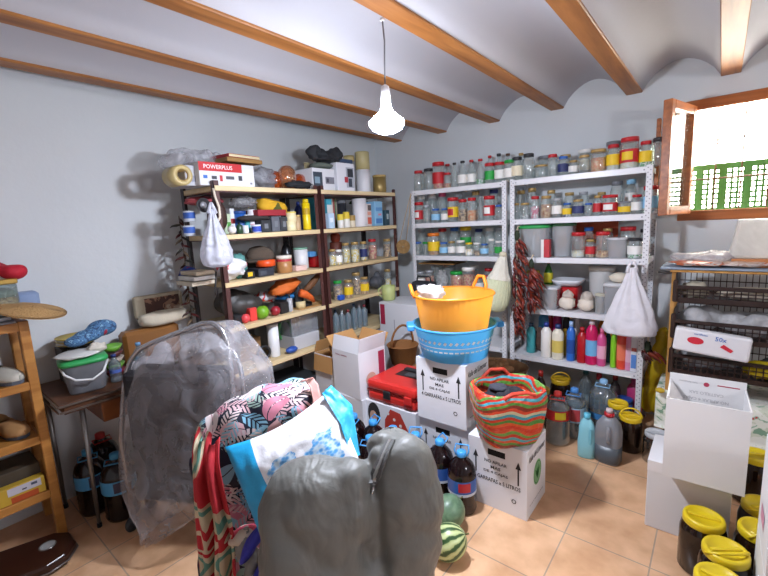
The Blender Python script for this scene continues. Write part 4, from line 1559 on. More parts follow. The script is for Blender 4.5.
def wine_box(label, loc, group=None, w=.325, d=.285, h=.383, side_logo=True, h2=None):
    """white carton for four five-litre jugs, printed on the front and on the side"""
    t = thing('jug_carton', label, 'box', loc, 0, group)
    x0, y0 = w / 2, d / 2
    hw, hz, hh = .048, .84, .017                  # hand hole
    b = MB()
    zt, zb = h * hz + hh, h * hz - hh
    for (xa, xb, za, zb_) in ((-x0, x0, 0, zb), (-x0, x0, zt, h), (-x0, -hw, zb, zt), (hw, x0, zb, zt)):
        b.poly([(xa, -y0, za), (xb, -y0, za), (xb, -y0, zb_), (xa, -y0, zb_)])
    b.poly([(x0, -y0, 0), (x0, y0, 0), (x0, y0, h), (x0, -y0, h)])
    b.poly([(x0, y0, 0), (-x0, y0, 0), (-x0, y0, h), (x0, y0, h)])
    b.poly([(-x0, y0, 0), (-x0, -y0, 0), (-x0, -y0, h), (-x0, y0, h)])
    b.poly([(-x0, -y0, h), (x0, -y0, h), (x0, y0, h), (-x0, y0, h)])
    b.poly([(-x0, y0, 0), (x0, y0, 0), (x0, -y0, 0), (-x0, -y0, 0)])
    b.build('carton_body', white_card, t)
    MB().box(-hw - .01, -y0 + .002, zb - .01, hw + .01, -y0 + .03, zt + .01).build('hand_hole', pm('#121214', .9), t)
    e = -y0 - .0012
    m = MB()
    for k, (s, wd) in enumerate((('NO APILAR', .125), ('MAS', .055), ('DE 4 CAJAS', .135))):
        m.text(s, wd, face(-.005, e, h * .70 - k * .031), 0, .0185)
    m.build('warning_lettering', INK, t)
    MB().text('4 GARRAFAS x 5 LITROS', .26, face(-.0, e, h * .42), 0, .023).build('lettering', INK, t)
    MB().text('O', .026, face(.095, e, h * .22), 0, .026).build('round_symbol', INK, t)
    for s in (-1, 1):
        m = MB()
        x = s * .118
        F = face(x, e, h * .62)
        m.add([(-.004, -.055, 0), (.004, -.055, 0), (.004, .04, 0), (.015, .035, 0), (0, .075, 0), (-.015, .035, 0), (-.004, .04, 0)], [(0, 1, 2, 6), (3, 4, 5), (6, 2, 3, 5)], M=F)
        m.build('printed_arrow', INK, t)
    S = Matrix.Translation((x0 + .0012, 0, 0)) @ Matrix.Rotation(PI / 2, 4, 'Z') @ FRONT
    m = MB()
    sk = Matrix(((1, .3, 0, 0), (0, 1, 0, 0), (0, 0, 1, 0), (0, 0, 0, 1)))
    m.text('Valle del Limonar', .24, S @ Matrix.Translation((0, h * .84, 0)) @ sk, 0, .034)
    m.text('Producto natural de la huerta', .2, S @ Matrix.Translation((0, h * .16, 0)), 0, .008)
    m.build('side_lettering', INK, t)
    g = MB().lathe([(0, 0), (.07, 0)], 30, M=S @ Matrix.Translation((.01, h * .52, 0)) @ Matrix.Scale(.85, 4, (1, 0, 0)))
    lg = g.build('round_emblem', pm('#7fae7c', .6), t)
    g = MB()
    M = S @ Matrix.Translation((.01, h * .52, .0006))
    g.lathe([(.058, 0), (.064, 0)], 30, M=M @ Matrix.Scale(.85, 4, (1, 0, 0)))
    for a in (-.9, -.3, .3, .9):
        g.add([(0, -.04, 0), (.014 + .02 * math.sin(a), .0, 0), (.045 * math.sin(a), .045 * math.cos(a), 0), (-.014 + .02 * math.sin(a), 0, 0)], [(0, 1, 2, 3)], M=M)
    g.build('leaf_mark', pm('#2f7a3a', .6), lg)
    return t


BXB = wine_box('white jug carton under the striped bag, its side emblem showing', (-.842, 2.030, 0), 'jug cartons with printed warnings')
BXC = wine_box('white jug carton at the bottom under the basin carton, behind the dark jugs', (-1.195, 2.075, 0), 'jug cartons with printed warnings')
BXA = wine_box('white jug carton on top, carrying the orange and blue basins', (-1.190, 2.055, .384), 'jug cartons with printed warnings', h=.375)
HA = .384 + .375

# blue basin and orange tub
bx, by = -1.175, 2.06
blue = thin_plastic('#4fb0ea', .45)
t = thing('washing_up_basin', 'round blue plastic basin with white printed bands under the orange tub', 'basin', (bx, by, HA + .001))
MB().lathe([(0, 0), (.175, 0), (.19, .008), (.232, .185), (.247, .188), (.249, .197), (.240, .200), (.234, .196)], 48).build('bowl', blue, t)
ha = MB()
for s in (-1, 1):
    A = math.atan2(GR.y, GR.x) + (0 if s > 0 else PI)
    M = Matrix.Rotation(A, 4, 'Z')
    ha = MB().box(.235, -.06, .168, .277, .06, .200, b=.006, M=M)
    ha.build('handle', blue, t)


def rb_(z):
    return .19 + (.232 - .19) * (z - .008) / .177 + .0012


m = MB()
n = 44
for k in range(n):
    a = 2 * PI * k / n
    for (z, hgt, wd) in ((.125, .011, .055), (.072, .0045, .05)):
        q = []
        for da, dz in ((-wd, -hgt * .35), (0, -hgt), (wd, hgt * .35), (0, hgt)) if hgt > .008 else ((-wd, -hgt), (wd, -hgt), (wd, hgt), (-wd, hgt)):
            zz = z + dz
            q.append((rb_(zz) * math.cos(a + da), rb_(zz) * math.sin(a + da), zz))
        m.poly(q)
m.lathe([(rb_(.093), .093), (rb_(.099), .099)], 44)
m.build('printed_pattern', pm('#dfe8ee', .5), t)
orange = thin_plastic('#ffb340', .55)
t = thing('flexible_tub', 'orange plastic tub with two loop handles nested in the blue basin', 'tub', (bx, by, HA + .150))
MB().lathe([(0, .0), (.178, 0), (.19, .012), (.226, .215), (.236, .219), (.232, .226), (.226, .222)], 48).build('bowl', orange, t)
for s in (1, -1):
    A = VIEWZ + (R_(38) if s > 0 else PI)
    M = Matrix.Rotation(A, 4, 'Z')
    lg = .075 if s > 0 else .06
    pts = [(.226, -.05, .21), (.240, -.045, .24), (.248, -.02, .215 + lg), (.248, .02, .215 + lg), (.240, .045, .24), (.226, .05, .21)]
    MB().tube(pts, .0105, 8, M=M).build('handle', orange, t)
q = Vector((bx, by, 0)) + Vector((-GR.x * .13, -GR.y * .13, 0))
lump('cloth', 'crumpled white cloth lying inside the orange tub', 'cloth', (q.x, q.y, HA + .33), (.085, .07, .045), film('#e8e4e4', .9, .4, .5, 20, .05), .35, 3, 3)
lump('folded_towel', 'beige towel at the bottom of the orange tub', 'towel', (bx, by, HA + .171), (.13, .13, .08), pm('#c9b8a0', .9, bump=.4), .1, 3, 8)

# striped shopping bag with dark clothes
def stripe_mat():
    m, nt, N, L, b = newmat('striped_bag')
    tc = N.new('ShaderNodeTexCoord')
    n = N.new('ShaderNodeTexNoise')
    n.inputs['Scale'].default_value = 5
    n.inputs['Detail'].default_value = 1
    L.new(tc.outputs['Object'], n.inputs['Vector'])
    sp = N.new('ShaderNodeSeparateXYZ')
    L.new(tc.outputs['Object'], sp.inputs[0])
    a = N.new('ShaderNodeMath'); a.operation = 'MULTIPLY_ADD'
    L.new(n.outputs['Fac'], a.inputs[0]); a.inputs[1].default_value = .16
    L.new(sp.outputs[2], a.inputs[2])
    f = N.new('ShaderNodeMath'); f.operation = 'MULTIPLY'
    L.new(a.outputs[0], f.inputs[0]); f.inputs[1].default_value = 5.2
    g = N.new('ShaderNodeMath'); g.operation = 'FRACT'
    L.new(f.outputs[0], g.inputs[0])
    st = ['#c8321e', '#d8562a', '#4f8a3a', '#c8321e', '#3f9fb0', '#cfc9a8', '#d8482a', '#8a3020', '#56923c', '#d24a28', '#4aa0ac', '#c23020', '#6a9a48', '#cf4a2c']
    r = ramp(N, [(i / len(st), c) for i, c in enumerate(st)], True)
    L.new(g.outputs[0], r.inputs['Fac'])
    L.new(r.outputs[0], b.inputs['Base Color'])
    b.inputs['Roughness'].default_value = .38
    n2 = N.new('ShaderNodeTexNoise'); n2.inputs['Scale'].default_value = 22
    L.new(tc.outputs['Object'], n2.inputs['Vector'])
    bp_ = N.new('ShaderNodeBump'); bp_.inputs['Strength'].default_value = .9; bp_.inputs['Distance'].default_value = .02
    L.new(n2.outputs['Fac'], bp_.inputs['Height'])
    L.new(bp_.outputs['Normal'], b.inputs['Normal'])
    return m


SM = stripe_mat()
sbx, sby = -.818, 1.975
t = thing('shopping_bag', 'bulging striped red, green and turquoise woven bag standing open on the carton', 'bag', (sbx, sby, .384), VIEWZ + .15)
t.scale = (.95, .95, 1)


def sbf(a, i):
    return 1 + .05 * noise.noise(Vector((math.cos(a) * 1.6, math.sin(a) * 1.6, i * .45))) + .03 * noise.noise(Vector((math.cos(a) * 5, math.sin(a) * 5, i * .8)))


MB().lathe([(0, 0), (.135, 0), (.152, .012), (.166, .06), (.18, .12), (.191, .19), (.194, .25), (.190, .288), (.184, .297), (.172, .295), (.165, .27), (.166, .22), (.155, .10), (0, .06)], 56, ky=.82, p=3.4, fn=sbf).build('bag_body', SM, t)
for s in (-1, 1):
    pts = [(-.10, s * .135, .25), (-.08, s * .152, .29), (-.04, s * .14, .335 if s > 0 else .30), (.04, s * .14, .33 if s > 0 else .30), (.08, s * .152, .29), (.1, s * .135, .25)]
    MB().tube(pts, .011, 7).build('handle', pm('#c9402a', .5), t)
lump('dark_cloth', 'dark navy clothing stuffed in the striped bag', 'clothing', (sbx, sby, .384 + .15), (.125, .10, .062), pm('#22222a', .9, bump=.6, bs=30), .25, 3, 5)
lump('dark_sock', 'rolled grey sock on the dark clothing in the striped bag', 'sock', (sbx - .04, sby - .02, .384 + .262), (.05, .045, .016), pm('#3a3a44', .9, bump=.5), .2, 3, 2)
q = at(543, 430, 2.42)

# carton with a dancer printed on it, red tool case on top
cd_ = thing('printed_carton', 'white carton printed with a dark-haired woman and a red dress, under the red case', 'box', (-1.625, 2.17, 0))
w, d, h = .42, .40, .355
MB().box(-w / 2, -d / 2, 0, w / 2, d / 2, h, b=.003).build('carton_body', white_card, cd_)
F = face(-w / 2, -d / 2 - .0015, 0)
MB().lathe([(0, 0), (.055, 0)], 22, M=F @ Matrix.Translation((.075, .265, 0)) @ Matrix.Scale(1.5, 4, (0, 1, 0))).build('printed_hair', pm('#1d1c22', .6), cd_)
MB().lathe([(0, 0), (.032, 0)], 18, M=F @ Matrix.Translation((.07, .245, .0008)) @ Matrix.Scale(1.4, 4, (0, 1, 0))).build('printed_face', pm('#c9a08a', .6), cd_)
MB().poly([(.15, .02, 0), (.38, .02, 0), (.36, .22, 0), (.30, .325, 0), (.22, .335, 0), (.17, .25, 0)], M=F).build('printed_dress', pm('#b8382a', .6), cd_)
m = MB()
for (u, v) in ((.21, .2), (.25, .27), (.3, .24), (.33, .17), (.24, .13), (.29, .12), (.2, .3)):
    m.lathe([(0, 0), (.011, 0)], 10, M=F @ Matrix.Translation((u, v, .0009)))
m.build('printed_dot', pm('#e2dcd8', .6), cd_)
red = pm('#c62a24', .35)
t = thing('tool_case', 'bright red plastic tool case with black handle and latches', 'case', (-1.615, 2.165, .3565))
MB().box(-.20, -.19, 0, .20, .19, .075, b=.022, seg=2).build('lower_shell', red, t)
MB().box(-.205, -.195, .078, .205, .195, .15, b=.026, seg=2).build('upper_shell', red, t)
MB().box(-.198, -.188, .073, .198, .188, .08).build('seam_strip', pm('#7a1614', .5), t)
MB().box(-.08, -.03, .1495, .13, .115, .152, b=.001).build('handle_recess', pm('#2a1a1a', .6), t)
MB().box(-.07, .06, .152, .12, .10, .168, b=.006).build('handle', pm('#202022', .5), t)
m = MB()
MB().box(-.01, -.02, .1522, .13, .04, .158, b=.002).build('maker_plate', pm('#3c3c40', .5), t)
for x in (-.02, .15):
    MB().box(x - .03, -.208, .045, x + .03, -.194, .10, b=.005).build('latch', pm('#1c1c1e', .45) if x < 0 else red, t)

# tall open carton and its neighbours
def open_carton(label, loc, w, d, h, rz, mat, flaps, group=None, name='open_carton', inner=brown_card, extra=None, tilt=None):
    """box with its top open; flaps: (side, length, angle from vertical outwards)"""
    t = thing(name, label, 'box', loc, rz, group)
    th = .005
    b = MB()
    b.box(-w / 2, -d / 2, 0, w / 2, d / 2, th)
    b.box(-w / 2, -d / 2, th, w / 2, -d / 2 + th, h).box(-w / 2, d / 2 - th, th, w / 2, d / 2, h)
    b.box(-w / 2, -d / 2 + th, th, -w / 2 + th, d / 2 - th, h).box(w / 2 - th, -d / 2 + th, th, w / 2, d / 2 - th, h)
    b.build('carton_body', mat, t)
    i = MB()
    e = th + .0006
    i.box(-w / 2 + e, -d / 2 + e, th + .0005, w / 2 - e, -d / 2 + e + .0006, h - .001).box(-w / 2 + e, d / 2 - e - .0006, th + .0005, w / 2 - e, d / 2 - e, h - .001)
    i.box(-w / 2 + e, -d / 2 + e, th + .0005, -w / 2 + e + .0006, d / 2 - e, h - .001).box(w / 2 - e - .0006, -d / 2 + e, th + .0005, w / 2 - e, d / 2 - e, h - .001)
    i.build('carton_lining', inner, t)
    for (s, L_, ang, m_in) in flaps:
        W = w if s in 'fb' else d
        fl = MB().box(-W / 2 + .002, -.002, 0, W / 2 - .002, .002, L_)
        A = {'f': 0, 'r': PI / 2, 'b': PI, 'l': -PI / 2}[s]
        off = d / 2 if s in 'fb' else w / 2
        M = Matrix.Rotation(A, 4, 'Z') @ Matrix.Translation((0, -off + .003, h)) @ Matrix.Rotation(R_(ang), 4, 'X')
        fl.v = [tuple(M @ Vector(p)) for p in fl.v]
        o = fl.build('flap', mat if not m_in else brown_card, t)
    return t


t = open_carton('tall white carton with raised flaps and a red corner stripe', (-1.967, 2.07, .357), .275, .26, .325, -.08, white_card,
                [('f', .10, -14, 0), ('r', .11, 12, 0), ('l', .10, 40, 1), ('b', .10, 30, 1)])
MB().poly([(.06, .0, 0), (.12, .0, 0), (.12, .30, 0), (.06, .30, 0)], M=Matrix.Translation((.1375 + .001, 0, 0)) @ Matrix.Rotation(PI / 2, 4, 'Z') @ FRONT).build('red_stripe', pm('#a02848', .6), t)
MB().lathe([(0, 0), (.05, 0)], 18, M=Matrix.Translation((.1375 + .0012, -.02, .12)) @ Matrix.Rotation(PI / 2, 4, 'Z') @ FRONT).build('printed_picture', pm('#c9a494', .6), t)
F = face(0, -.1312, 0)
m = MB()
m.text('frutas y verduras', .12, F @ Matrix.Translation((-.04, .29, 0)))
m.build('lettering', pm('#a04858', .6), t)
carton('white_carton', 'plain white carton under the tall open carton', 'box', (-1.975, 2.08, 0), .29, .29, .356, 0, '#d4d4d8')
pF = on(316, 372, 1, 1.98)
open_carton('white carton with a brown flap folded down its front, beside the brown shelving', (-2.235, 2.10, .0), .215, .25, .60, -.05, white_card, [('f', .13, 172, 1), ('l', .1, -20, 1), ('r', .09, -25, 1)])
# wicker basket on a carton behind the tool case
carton('cardboard_box', 'closed brown cardboard box behind the red tool case', 'box', (-1.69, 2.575, 0), .36, .22, .40, 0, '#9a7a50')
bq = on(399, 366, 2, .402)
t = thing('wicker_basket', 'brown wicker basket with a tall handle behind the red tool case', 'basket', (bq.x, bq.y + .06, .401))
wick = pm('#8a5a2c', .7, bump=1, bs=110)
MB().lathe([(0, 0), (.085, 0), (.095, .01), (.125, .16), (.132, .165), (.125, .172), (.115, .16), (.085, .014), (0, .012)], 30, fn=lambda a, i: 1 + .015 * math.sin(a * 15)).build('bowl', wick, t)
pts = [(-.12 * math.cos(a), 0, .165 + .16 * math.sin(a)) for a in [i * PI / 12 for i in range(13)]]
MB().tube(pts, .009, 7, M=Matrix.Rotation(VIEWZ + .7, 4, 'Z')).build('handle', wick, t)
# white carton with red corner, in the room corner, on another
carton('white_carton', 'large white carton on the floor in the room corner', 'box', (-2.08, 2.90, 0), .46, .36, .50, 0, '#bcbcc0')
carton('white_carton', 'white carton with a dark red corner label stacked in the room corner', 'box', (-2.08, 2.90, .501), .46, .34, .36, 0, '#cfd0d4', [('f', .03, .45, .14, .95, '#a02040'), ('f', .35, .3, .37, .6, '#9a9aa2'), ('r', .4, .2, .5, .28, '#55555c')])
q = on(389, 300, 2, .862)
t = thing('plastic_jug', 'pale green plastic jug standing on the corner carton', 'jug', (q.x, q.y, .862))
MB().lathe([(0, 0), (.05, 0), (.058, .01), (.062, .13), (.06, .131), (.055, .13), (.05, .012), (0, .01)], 22).build('body', pm('#b4bd7a', .45), t)
MB().tube([(-.06, 0, .12), (-.09, 0, .10), (-.09, 0, .05), (-.057, 0, .03)], .007, 7, M=Matrix.Rotation(VIEWZ, 4, 'Z')).build('handle', pm('#b4bd7a', .45), t)
q = on(408, 320, 1, 2.93)
o = soft('fabric_bag', [((-1.785, 2.98, .79), (.048, .13, .16)), ((-1.80, 2.98, .93), (.09, .11, .045))], pm('#bcc07c', .8, bump=.4), .012, 4, .01, 10, .012, 10, 4)
tag(o, 'pale yellow green cloth bag draped beside the corner carton', 'bag')
carton('small_carton', 'narrow box under the yellow green cloth bag', 'box', (-1.775, 2.98, 0), .12, .26, .60, 0, '#8d8d90')
q = on(404, 297, 1, 3.05)
t = thing('black_bag', 'black bag with handle leaning in the corner above the cartons', 'bag', (-1.99, 3.0, .925))
o = MB().box(-.13, -.05, 0, .10, .05, .10, b=.03, seg=2)
o.build('bag_body', black_cloth, t)
MB().tube([(-.09, 0, .09), (-.08, 0, .14), (.05, 0, .14), (.06, 0, .09)], .008, 7).build('handle', black_cloth, t)
MB().box(-.06, -.0535, .03, .05, -.051, .07).build('front_label', pm('#8d8d92', .5), t)
lump('folded_cloth', 'white folded cloth behind the wicker basket', 'cloth', (-1.52, 2.72, .401), (.09, .09, .05), pm('#c9cdd4', .8, bump=.4), .25, 3, 6)

# dark five-litre jugs with blue caps
wine = pm('#160a0c', .12)
capb = pm('#3f97d8', .35)


def jug5(label, loc, rz=0, r=.0755, h=.335, body=None, cap=None, bands=(('#2f5fae', .13, .20), ('#c9d4e4', .115, .13)), badge='#b8202e', group='dark five-litre jugs', handle=True, loop=False, name='water_jug', hm=None, liquid=None):
    t = thing(name, label, 'jug', loc, rz, group)

    def fn(a, i):
        return 1
    pr = [(0, .008), (r * .6, 0), (r * .93, .004), (r, .02)]
    for k in range(4):
        z = .025 + k * .023
        pr += [(r, z), (r * .965, z + .0115)]
    pr += [(r, .118), (r, .215), (r * .97, .235), (r * .84, .262), (r * .6, .285), (r * .36, .299), (r * .30, .306), (r * .30, .315), (0, .315)]
    pr = [(a, z * h / .335) for a, z in pr]
    k_ = h / .335
    MB().lathe(pr, 24).build('body', body or wine, t)
    if liquid:
        c_, lv = liquid
        MB().lathe([(0, .006), (r * .9, .01), (r * .955, .03), (r * .955, lv * h), (0, lv * h)], 20).build('liquid', pm(c_, .2), t)
    m = MB()
    mats = []
    for j, (c_, z0, z1) in enumerate(bands):
        m.lathe([(r * 1.012, z0 * k_), (r * 1.012, z1 * k_)], 24, j)
        mats.append(pm(c_, .4))
    if bands:
        lb = m.build('label', mats, t)
        if badge:
            z0, z1 = bands[0][1] * k_ + .012, bands[0][2] * k_ - .008
            MB().lathe([(r * 1.022, z0), (r * 1.028, (z0 + z1) / 2), (r * 1.022, z1)], 8, a0=-PI / 2 - .1, a1=-PI / 2 + .75).build('red_badge', pm(badge, .4), lb)
    cp = cap or capb
    MB().lathe([(0, .312 * k_), (.0255, .308 * k_), (.0265, .312 * k_), (.0255, .334 * k_), (.018, .338 * k_), (0, .338 * k_)], 18).build('cap', cp, t)
    if handle:
        hh = hm or cp
        if loop:
            pts = [(-.028, 0, .308 * k_), (-.038, .01, .33 * k_), (-.034, .035, .352 * k_), (.034, .035, .352 * k_), (.038, .01, .33 * k_), (.028, 0, .308 * k_)]
        else:
            pts = [(-.028, 0, .305 * k_), (-.045, -.01, .310 * k_), (-.045, -.05, .300 * k_), (.045, -.05, .300 * k_), (.045, -.01, .310 * k_), (.028, 0, .305 * k_)]
        MB().tube(pts, .0042, 6).build('handle', hh, t)
    return t


JL = [((-1.775, 1.785), 'dark jug at the far end of the jugs, beside the blue and white bag', False, .2), ((-1.665, 1.64), 'dark jug partly behind the corner of the blue and white bag', False, .3),
      ((-1.615, 1.79), 'dark jug standing in front of the printed woman', True, -.3), ((-1.505, 1.635), 'dark jug in front, handle folded over its cap, above the grey cover', False, .4),
      ((-1.46, 1.795), 'dark jug in front of the printed red dress', False, .1), ((-1.305, 1.81), 'dark jug with raised blue handle just behind the grey cover', True, .5),
      ((-1.150, 1.825), 'dark jug with red badge on its label, between grey cover and the end jug', True, -.6), ((-.995, 1.79), 'dark jug at the open end with raised handle beside the watermelons', True, .35)]
for (x, y), lb, lp_, rz in JL:
    jug5(lb, (x, y, 0), rz, loop=lp_)

# watermelons
def melon_mat():
    m, nt, N, L, b = newmat('melon_stripes')
    tc = N.new('ShaderNodeTexCoord')
    sp = N.new('ShaderNodeSeparateXYZ')
    L.new(tc.outputs['Object'], sp.inputs[0])
    at_ = N.new('ShaderNodeMath'); at_.operation = 'ARCTAN2'
    L.new(sp.outputs[1], at_.inputs[0]); L.new(sp.outputs[0], at_.inputs[1])
    n = N.new('ShaderNodeTexNoise'); n.inputs['Scale'].default_value = 22; n.inputs['Detail'].default_value = 3
    L.new(tc.outputs['Object'], n.inputs['Vector'])
    s = N.new('ShaderNodeMath'); s.operation = 'MULTIPLY_ADD'
    L.new(at_.outputs[0], s.inputs[0]); s.inputs[1].default_value = 11
    n3 = N.new('ShaderNodeMath'); n3.operation = 'MULTIPLY'
    L.new(n.outputs['Fac'], n3.inputs[0]); n3.inputs[1].default_value = 4.5
    L.new(n3.outputs[0], s.inputs[2])
    c = N.new('ShaderNodeMath'); c.operation = 'SINE'
    L.new(s.outputs[0], c.inputs[0])
    r = ramp(N, [(.0, '#c6d098'), (.5, '#aebc7c'), (.68, '#47653a'), (1, '#33512b')])
    mr = N.new('ShaderNodeMapRange'); mr.inputs[1].default_value = -1
    L.new(c.outputs[0], mr.inputs[0])
    L.new(mr.outputs[0], r.inputs['Fac'])
    L.new(r.outputs[0], b.inputs['Base Color'])
    b.inputs['Roughness'].default_value = .35
    return m


def melon(label, loc, r, mat, rot):
    t = thing('watermelon', label, 'watermelon', loc, 0, 'watermelons on the floor')
    M = Matrix.Rotation(rot, 4, 'Z') @ Matrix.Rotation(R_(62), 4, 'Y')
    o = MB().ball((0, 0, 0), (r * .97, r * .97, r * 1.06), nu=30, nv=20).build('rind', mat, t, (0, 0, r))
    o.rotation_euler = M.to_euler()
    s = MB().tube([(0, 0, r * 1.05), (.004, 0, r * 1.05 + .018)], .004, 6).build('stalk', pm('#5d5a34', .8), t, (0, 0, r))
    s.rotation_euler = M.to_euler()


melon('light green watermelon with dark stripes on the tiles', (-.885, 1.455, 0), .082, melon_mat(), .6)
melon('plain dark green watermelon behind the striped one', (-.985, 1.622, 0), .085, print_mat('dark_melon', [(.3, '#4f6a50'), (.6, '#6c8768')], 20, 1, 3, .4, .05, smooth=True), 1.2)

# ================================================================ bottles on the floor under the white shelving
clr = glass('#c9d6da', .14, .06)
q = on(557, 441, 2, 0)
jug5('clear empty jug with red cap and red and yellow label on the floor', (q.x, q.y, 0), .2, r=.082, h=.36, body=clr, cap=pm('#c0302c', .4), bands=(('#b8282c', .17, .235),), badge='#d8c028', group='empty clear jugs on the floor', name='water_jug')
q = on(573.5, 435, 2, 0)
jug5('clear empty jug with blue cap and pale blue label on the floor', (q.x, q.y, 0), 0, r=.075, h=.35, body=clr, cap=pm('#4a86c8', .4), bands=(('#a9cde2', .12, .22),), badge='#c04a50', group='empty clear jugs on the floor')
q = on(602, 428, 2, 0)
jug5('large clear jug with pale blue cap behind the grey jug', (q.x, q.y, 0), 0, r=.095, h=.37, body=clr, cap=pm('#86b4d8', .4), bands=(('#3a78b0', .09, .13),), badge=None, group='empty clear jugs on the floor')
q = on(586, 456, 2, 0)
t = thing('softener_bottle', 'pale turquoise fabric softener bottle standing on the tiles', 'bottle', (q.x, q.y, 0), .2)
tq = pm('#8fd0dc', .35)
MB().lathe([(0, 0), (.043, 0), (.05, .008), (.052, .10), (.046, .17), (.046, .2), (.036, .235), (.022, .258), (.02, .262), (0, .262)], 26, ky=.75, p=3).build('body', tq, t)
MB().lathe([(0, .262), (.02, .262), (.021, .268), (.02, .295), (0, .297)], 16).build('cap', pm('#5fb4cc', .35), t)
MB().box(.012, -.041, .10, .03, -.034, .21, b=.004).build('grip', pm('#7cc2d0', .4), t)
q = on(607.5, 460, 2, 0)
t = thing('detergent_jug', 'grey jug half full of dark liquid with red and white cap', 'jug', (q.x, q.y, 0), -.1)
MB().lathe([(0, 0), (.066, 0), (.073, .008), (.074, .11), (.074, .20), (.066, .245), (.04, .285), (.026, .297), (0, .297)], 30, ky=.85, p=3.2).build('body', film('#b4b6bb', .62, .3, .05, 5, .0), t)
MB().lathe([(0, .004), (.064, .003), (.0745, .012), (.0752, .115), (0, .115)], 30, ky=.85, p=3.2).build('liquid', pm('#4f565c', .35), t)
MB().lathe([(0, .297), (.028, .297), (.028, .32), (0, .32)], 16).build('collar', pm('#b8202a', .4), t)
MB().lathe([(0, .32), (.02, .32), (.018, .345), (0, .346)], 16).build('cap', pm('#d8c4c4', .4), t)
MB().tube([(.015, -.062, .255), (.02, -.076, .24), (.02, -.078, .17), (.016, -.064, .15)], .011, 8).build('handle', film('#b4b6bb', .62, .3, .05, 5, .0), t)
yl = pm('#dcb91c', .4)


def lid_jar(label, loc, r, h, rz=0, liquid='#120805', lid=None, loop=.9, group='big jars with yellow lids', body=None, ang=20):
    """big glass jar, flat ribbed lid, wire bail handle; loop: how far the bail stands up"""
    t = thing('storage_jar', label, 'jar', loc, rz, group)
    g = body or pm('#1d100a', .1)
    MB().lathe([(0, 0), (r * .9, 0), (r, .03 * h), (r, .72 * h), (r * .93, .82 * h), (r * .82, .87 * h), (r * .82, .9 * h), (0, .9 * h)], 28).build('glass_body', g, t)
    MB().lathe([(0, .012), (r * .86, .012), (r * .955, .04 * h), (r * .955, .72 * h), (r * .88, .8 * h), (0, .8 * h)], 24).build('contents', print_mat('dark' + liquid, [(.3, liquid), (.7, '#321a0c')], 30, 1, 2, .2, .1, smooth=True), t)
    lr = r * .88
    ld = MB().lathe([(0, .87 * h), (lr, .87 * h), (lr * 1.02, .88 * h), (lr * 1.02, .965 * h), (lr * .97, h), (lr * .8, h), (lr * .77, h - .005), (0, h - .005)], 30).build('lid', lid or yl, t)
    MB().box(-lr * .75, -.008, h - .005, lr * .75, .008, h + .001, b=.002).build('lid_rib', lid or yl, ld)
    if loop is not None:
        M = Matrix.Translation((0, 0, .93 * h)) @ Matrix.Rotation(R_(ang), 4, 'X')
        pts = [(lr * 1.05 * math.cos(a), 0, lr * loop * math.sin(a)) for a in [i * PI / 12 for i in range(13)]]
        MB().tube(pts, .0055, 6, M=M).build('bail_handle', lid or yl, t)
    return t


q = on(630, 449, 2, 0)
lid_jar('dark jar with yellow lid and upright bail by the window end shelf post', (q.x - .005, q.y, 0), .07, .235, .3, loop=1.0, ang=-10)
q = on(652, 456, 2, 0)
lid_jar('dark jar with a milky white lid beside the window end shelf post', (-.228, 2.86, 0), .07, .19, .2, lid=pm('#b4b6ba', .4), loop=None, group=None, liquid='#241a14', body=glass('#8a7a6c', .1, .06))
q = on(619, 432, 2, 0)
lid_jar('clear jar with flat yellow lid behind the grey jug', (-.47, 3.04, 0), .07, .26, .1, liquid='#5a4a34', loop=None, body=clr)
q = on(549, 425, 2, 0)
lid_jar('jar with dull gold lid behind the red-capped clear jug', (-.97, 2.98, 0), .07, .27, .1, liquid='#4a4030', body=clr, lid=pm('#b09a3a', .4), loop=None)
lid_jar('jar with yellow lid and raised bail at the back under the shelf', (-.90, 3.22, 0), .075, .28, .4, liquid='#3a2a18', lid=pm('#b8941c', .4), loop=1.1, ang=10)
bottle('bottle', 'dark bottle with red cap behind the flat yellow lid', 'bottle', (-.54, 3.33, 0), .045, .35, '#3c3434', '#a82830', neck=.35, sh=.6)
bottle('bottle', 'teal necked clear bottle at the back under the shelf', 'bottle', (-.74, 3.32, 0), .055, .36, '#b4c4c8', '#2f6a70', neck=.35, sh=.6, mat=clr)
bottle('bottle', 'clear bottle with red cap beside the teal necked bottle', 'bottle', (-.64, 3.28, 0), .05, .35, '#b4c4c8', '#b8303a', neck=.35, sh=.6, mat=clr)
can('canister', 'bright blue canister behind the upright yellow bail', 'canister', (-.46, 3.2, 0), .055, .23, '#2a5cae', lid='#2450a0')
bottle('bottle', 'pink bottle standing behind the blue canister', 'bottle', (-.41, 3.32, 0), .05, .36, '#b83a70', '#b83a70', neck=.5, sh=.75)
for i, (x, y, c, lb) in enumerate(((-1.06, 2.98, '#2a1a18', 'small dark bottle behind the striped bag'), (-1.02, 3.12, '#2a1614', 'dark bottle with red neck behind the striped bag'))):
    bottle('bottle', lb, 'bottle', (x, y, 0), .045, .30 + .05 * i, c, ('#1c1c1e', '#a8241c')[i], neck=.4, sh=.6)
lid_jar('dark jar with bail handle behind the striped bag', (-1.0, 2.845, 0), .06, .25, .5, loop=1.1, lid=pm('#a8902a', .4), ang=5)
q = on(505, 372, 1, 2.95)
t = thing('wicker_tray', 'shallow brown wicker tray behind the basin carton', 'tray', (-1.27, 2.92, 0))
carton('wooden_crate', 'dark wooden crate supporting the wicker tray', 'crate', (-1.30, 2.92, 0), .36, .34, .36, 0, '#3a2a20')
t.location.z = .361
MB().lathe([(0, 0), (.2, 0), (.22, .05), (.212, .05), (.195, .01), (0, .008)], 34, ky=.8, fn=lambda a, i: 1 + .012 * math.sin(a * 20)).build('woven_bowl', pm('#6a4a2c', .8, bump=1, bs=90), t)
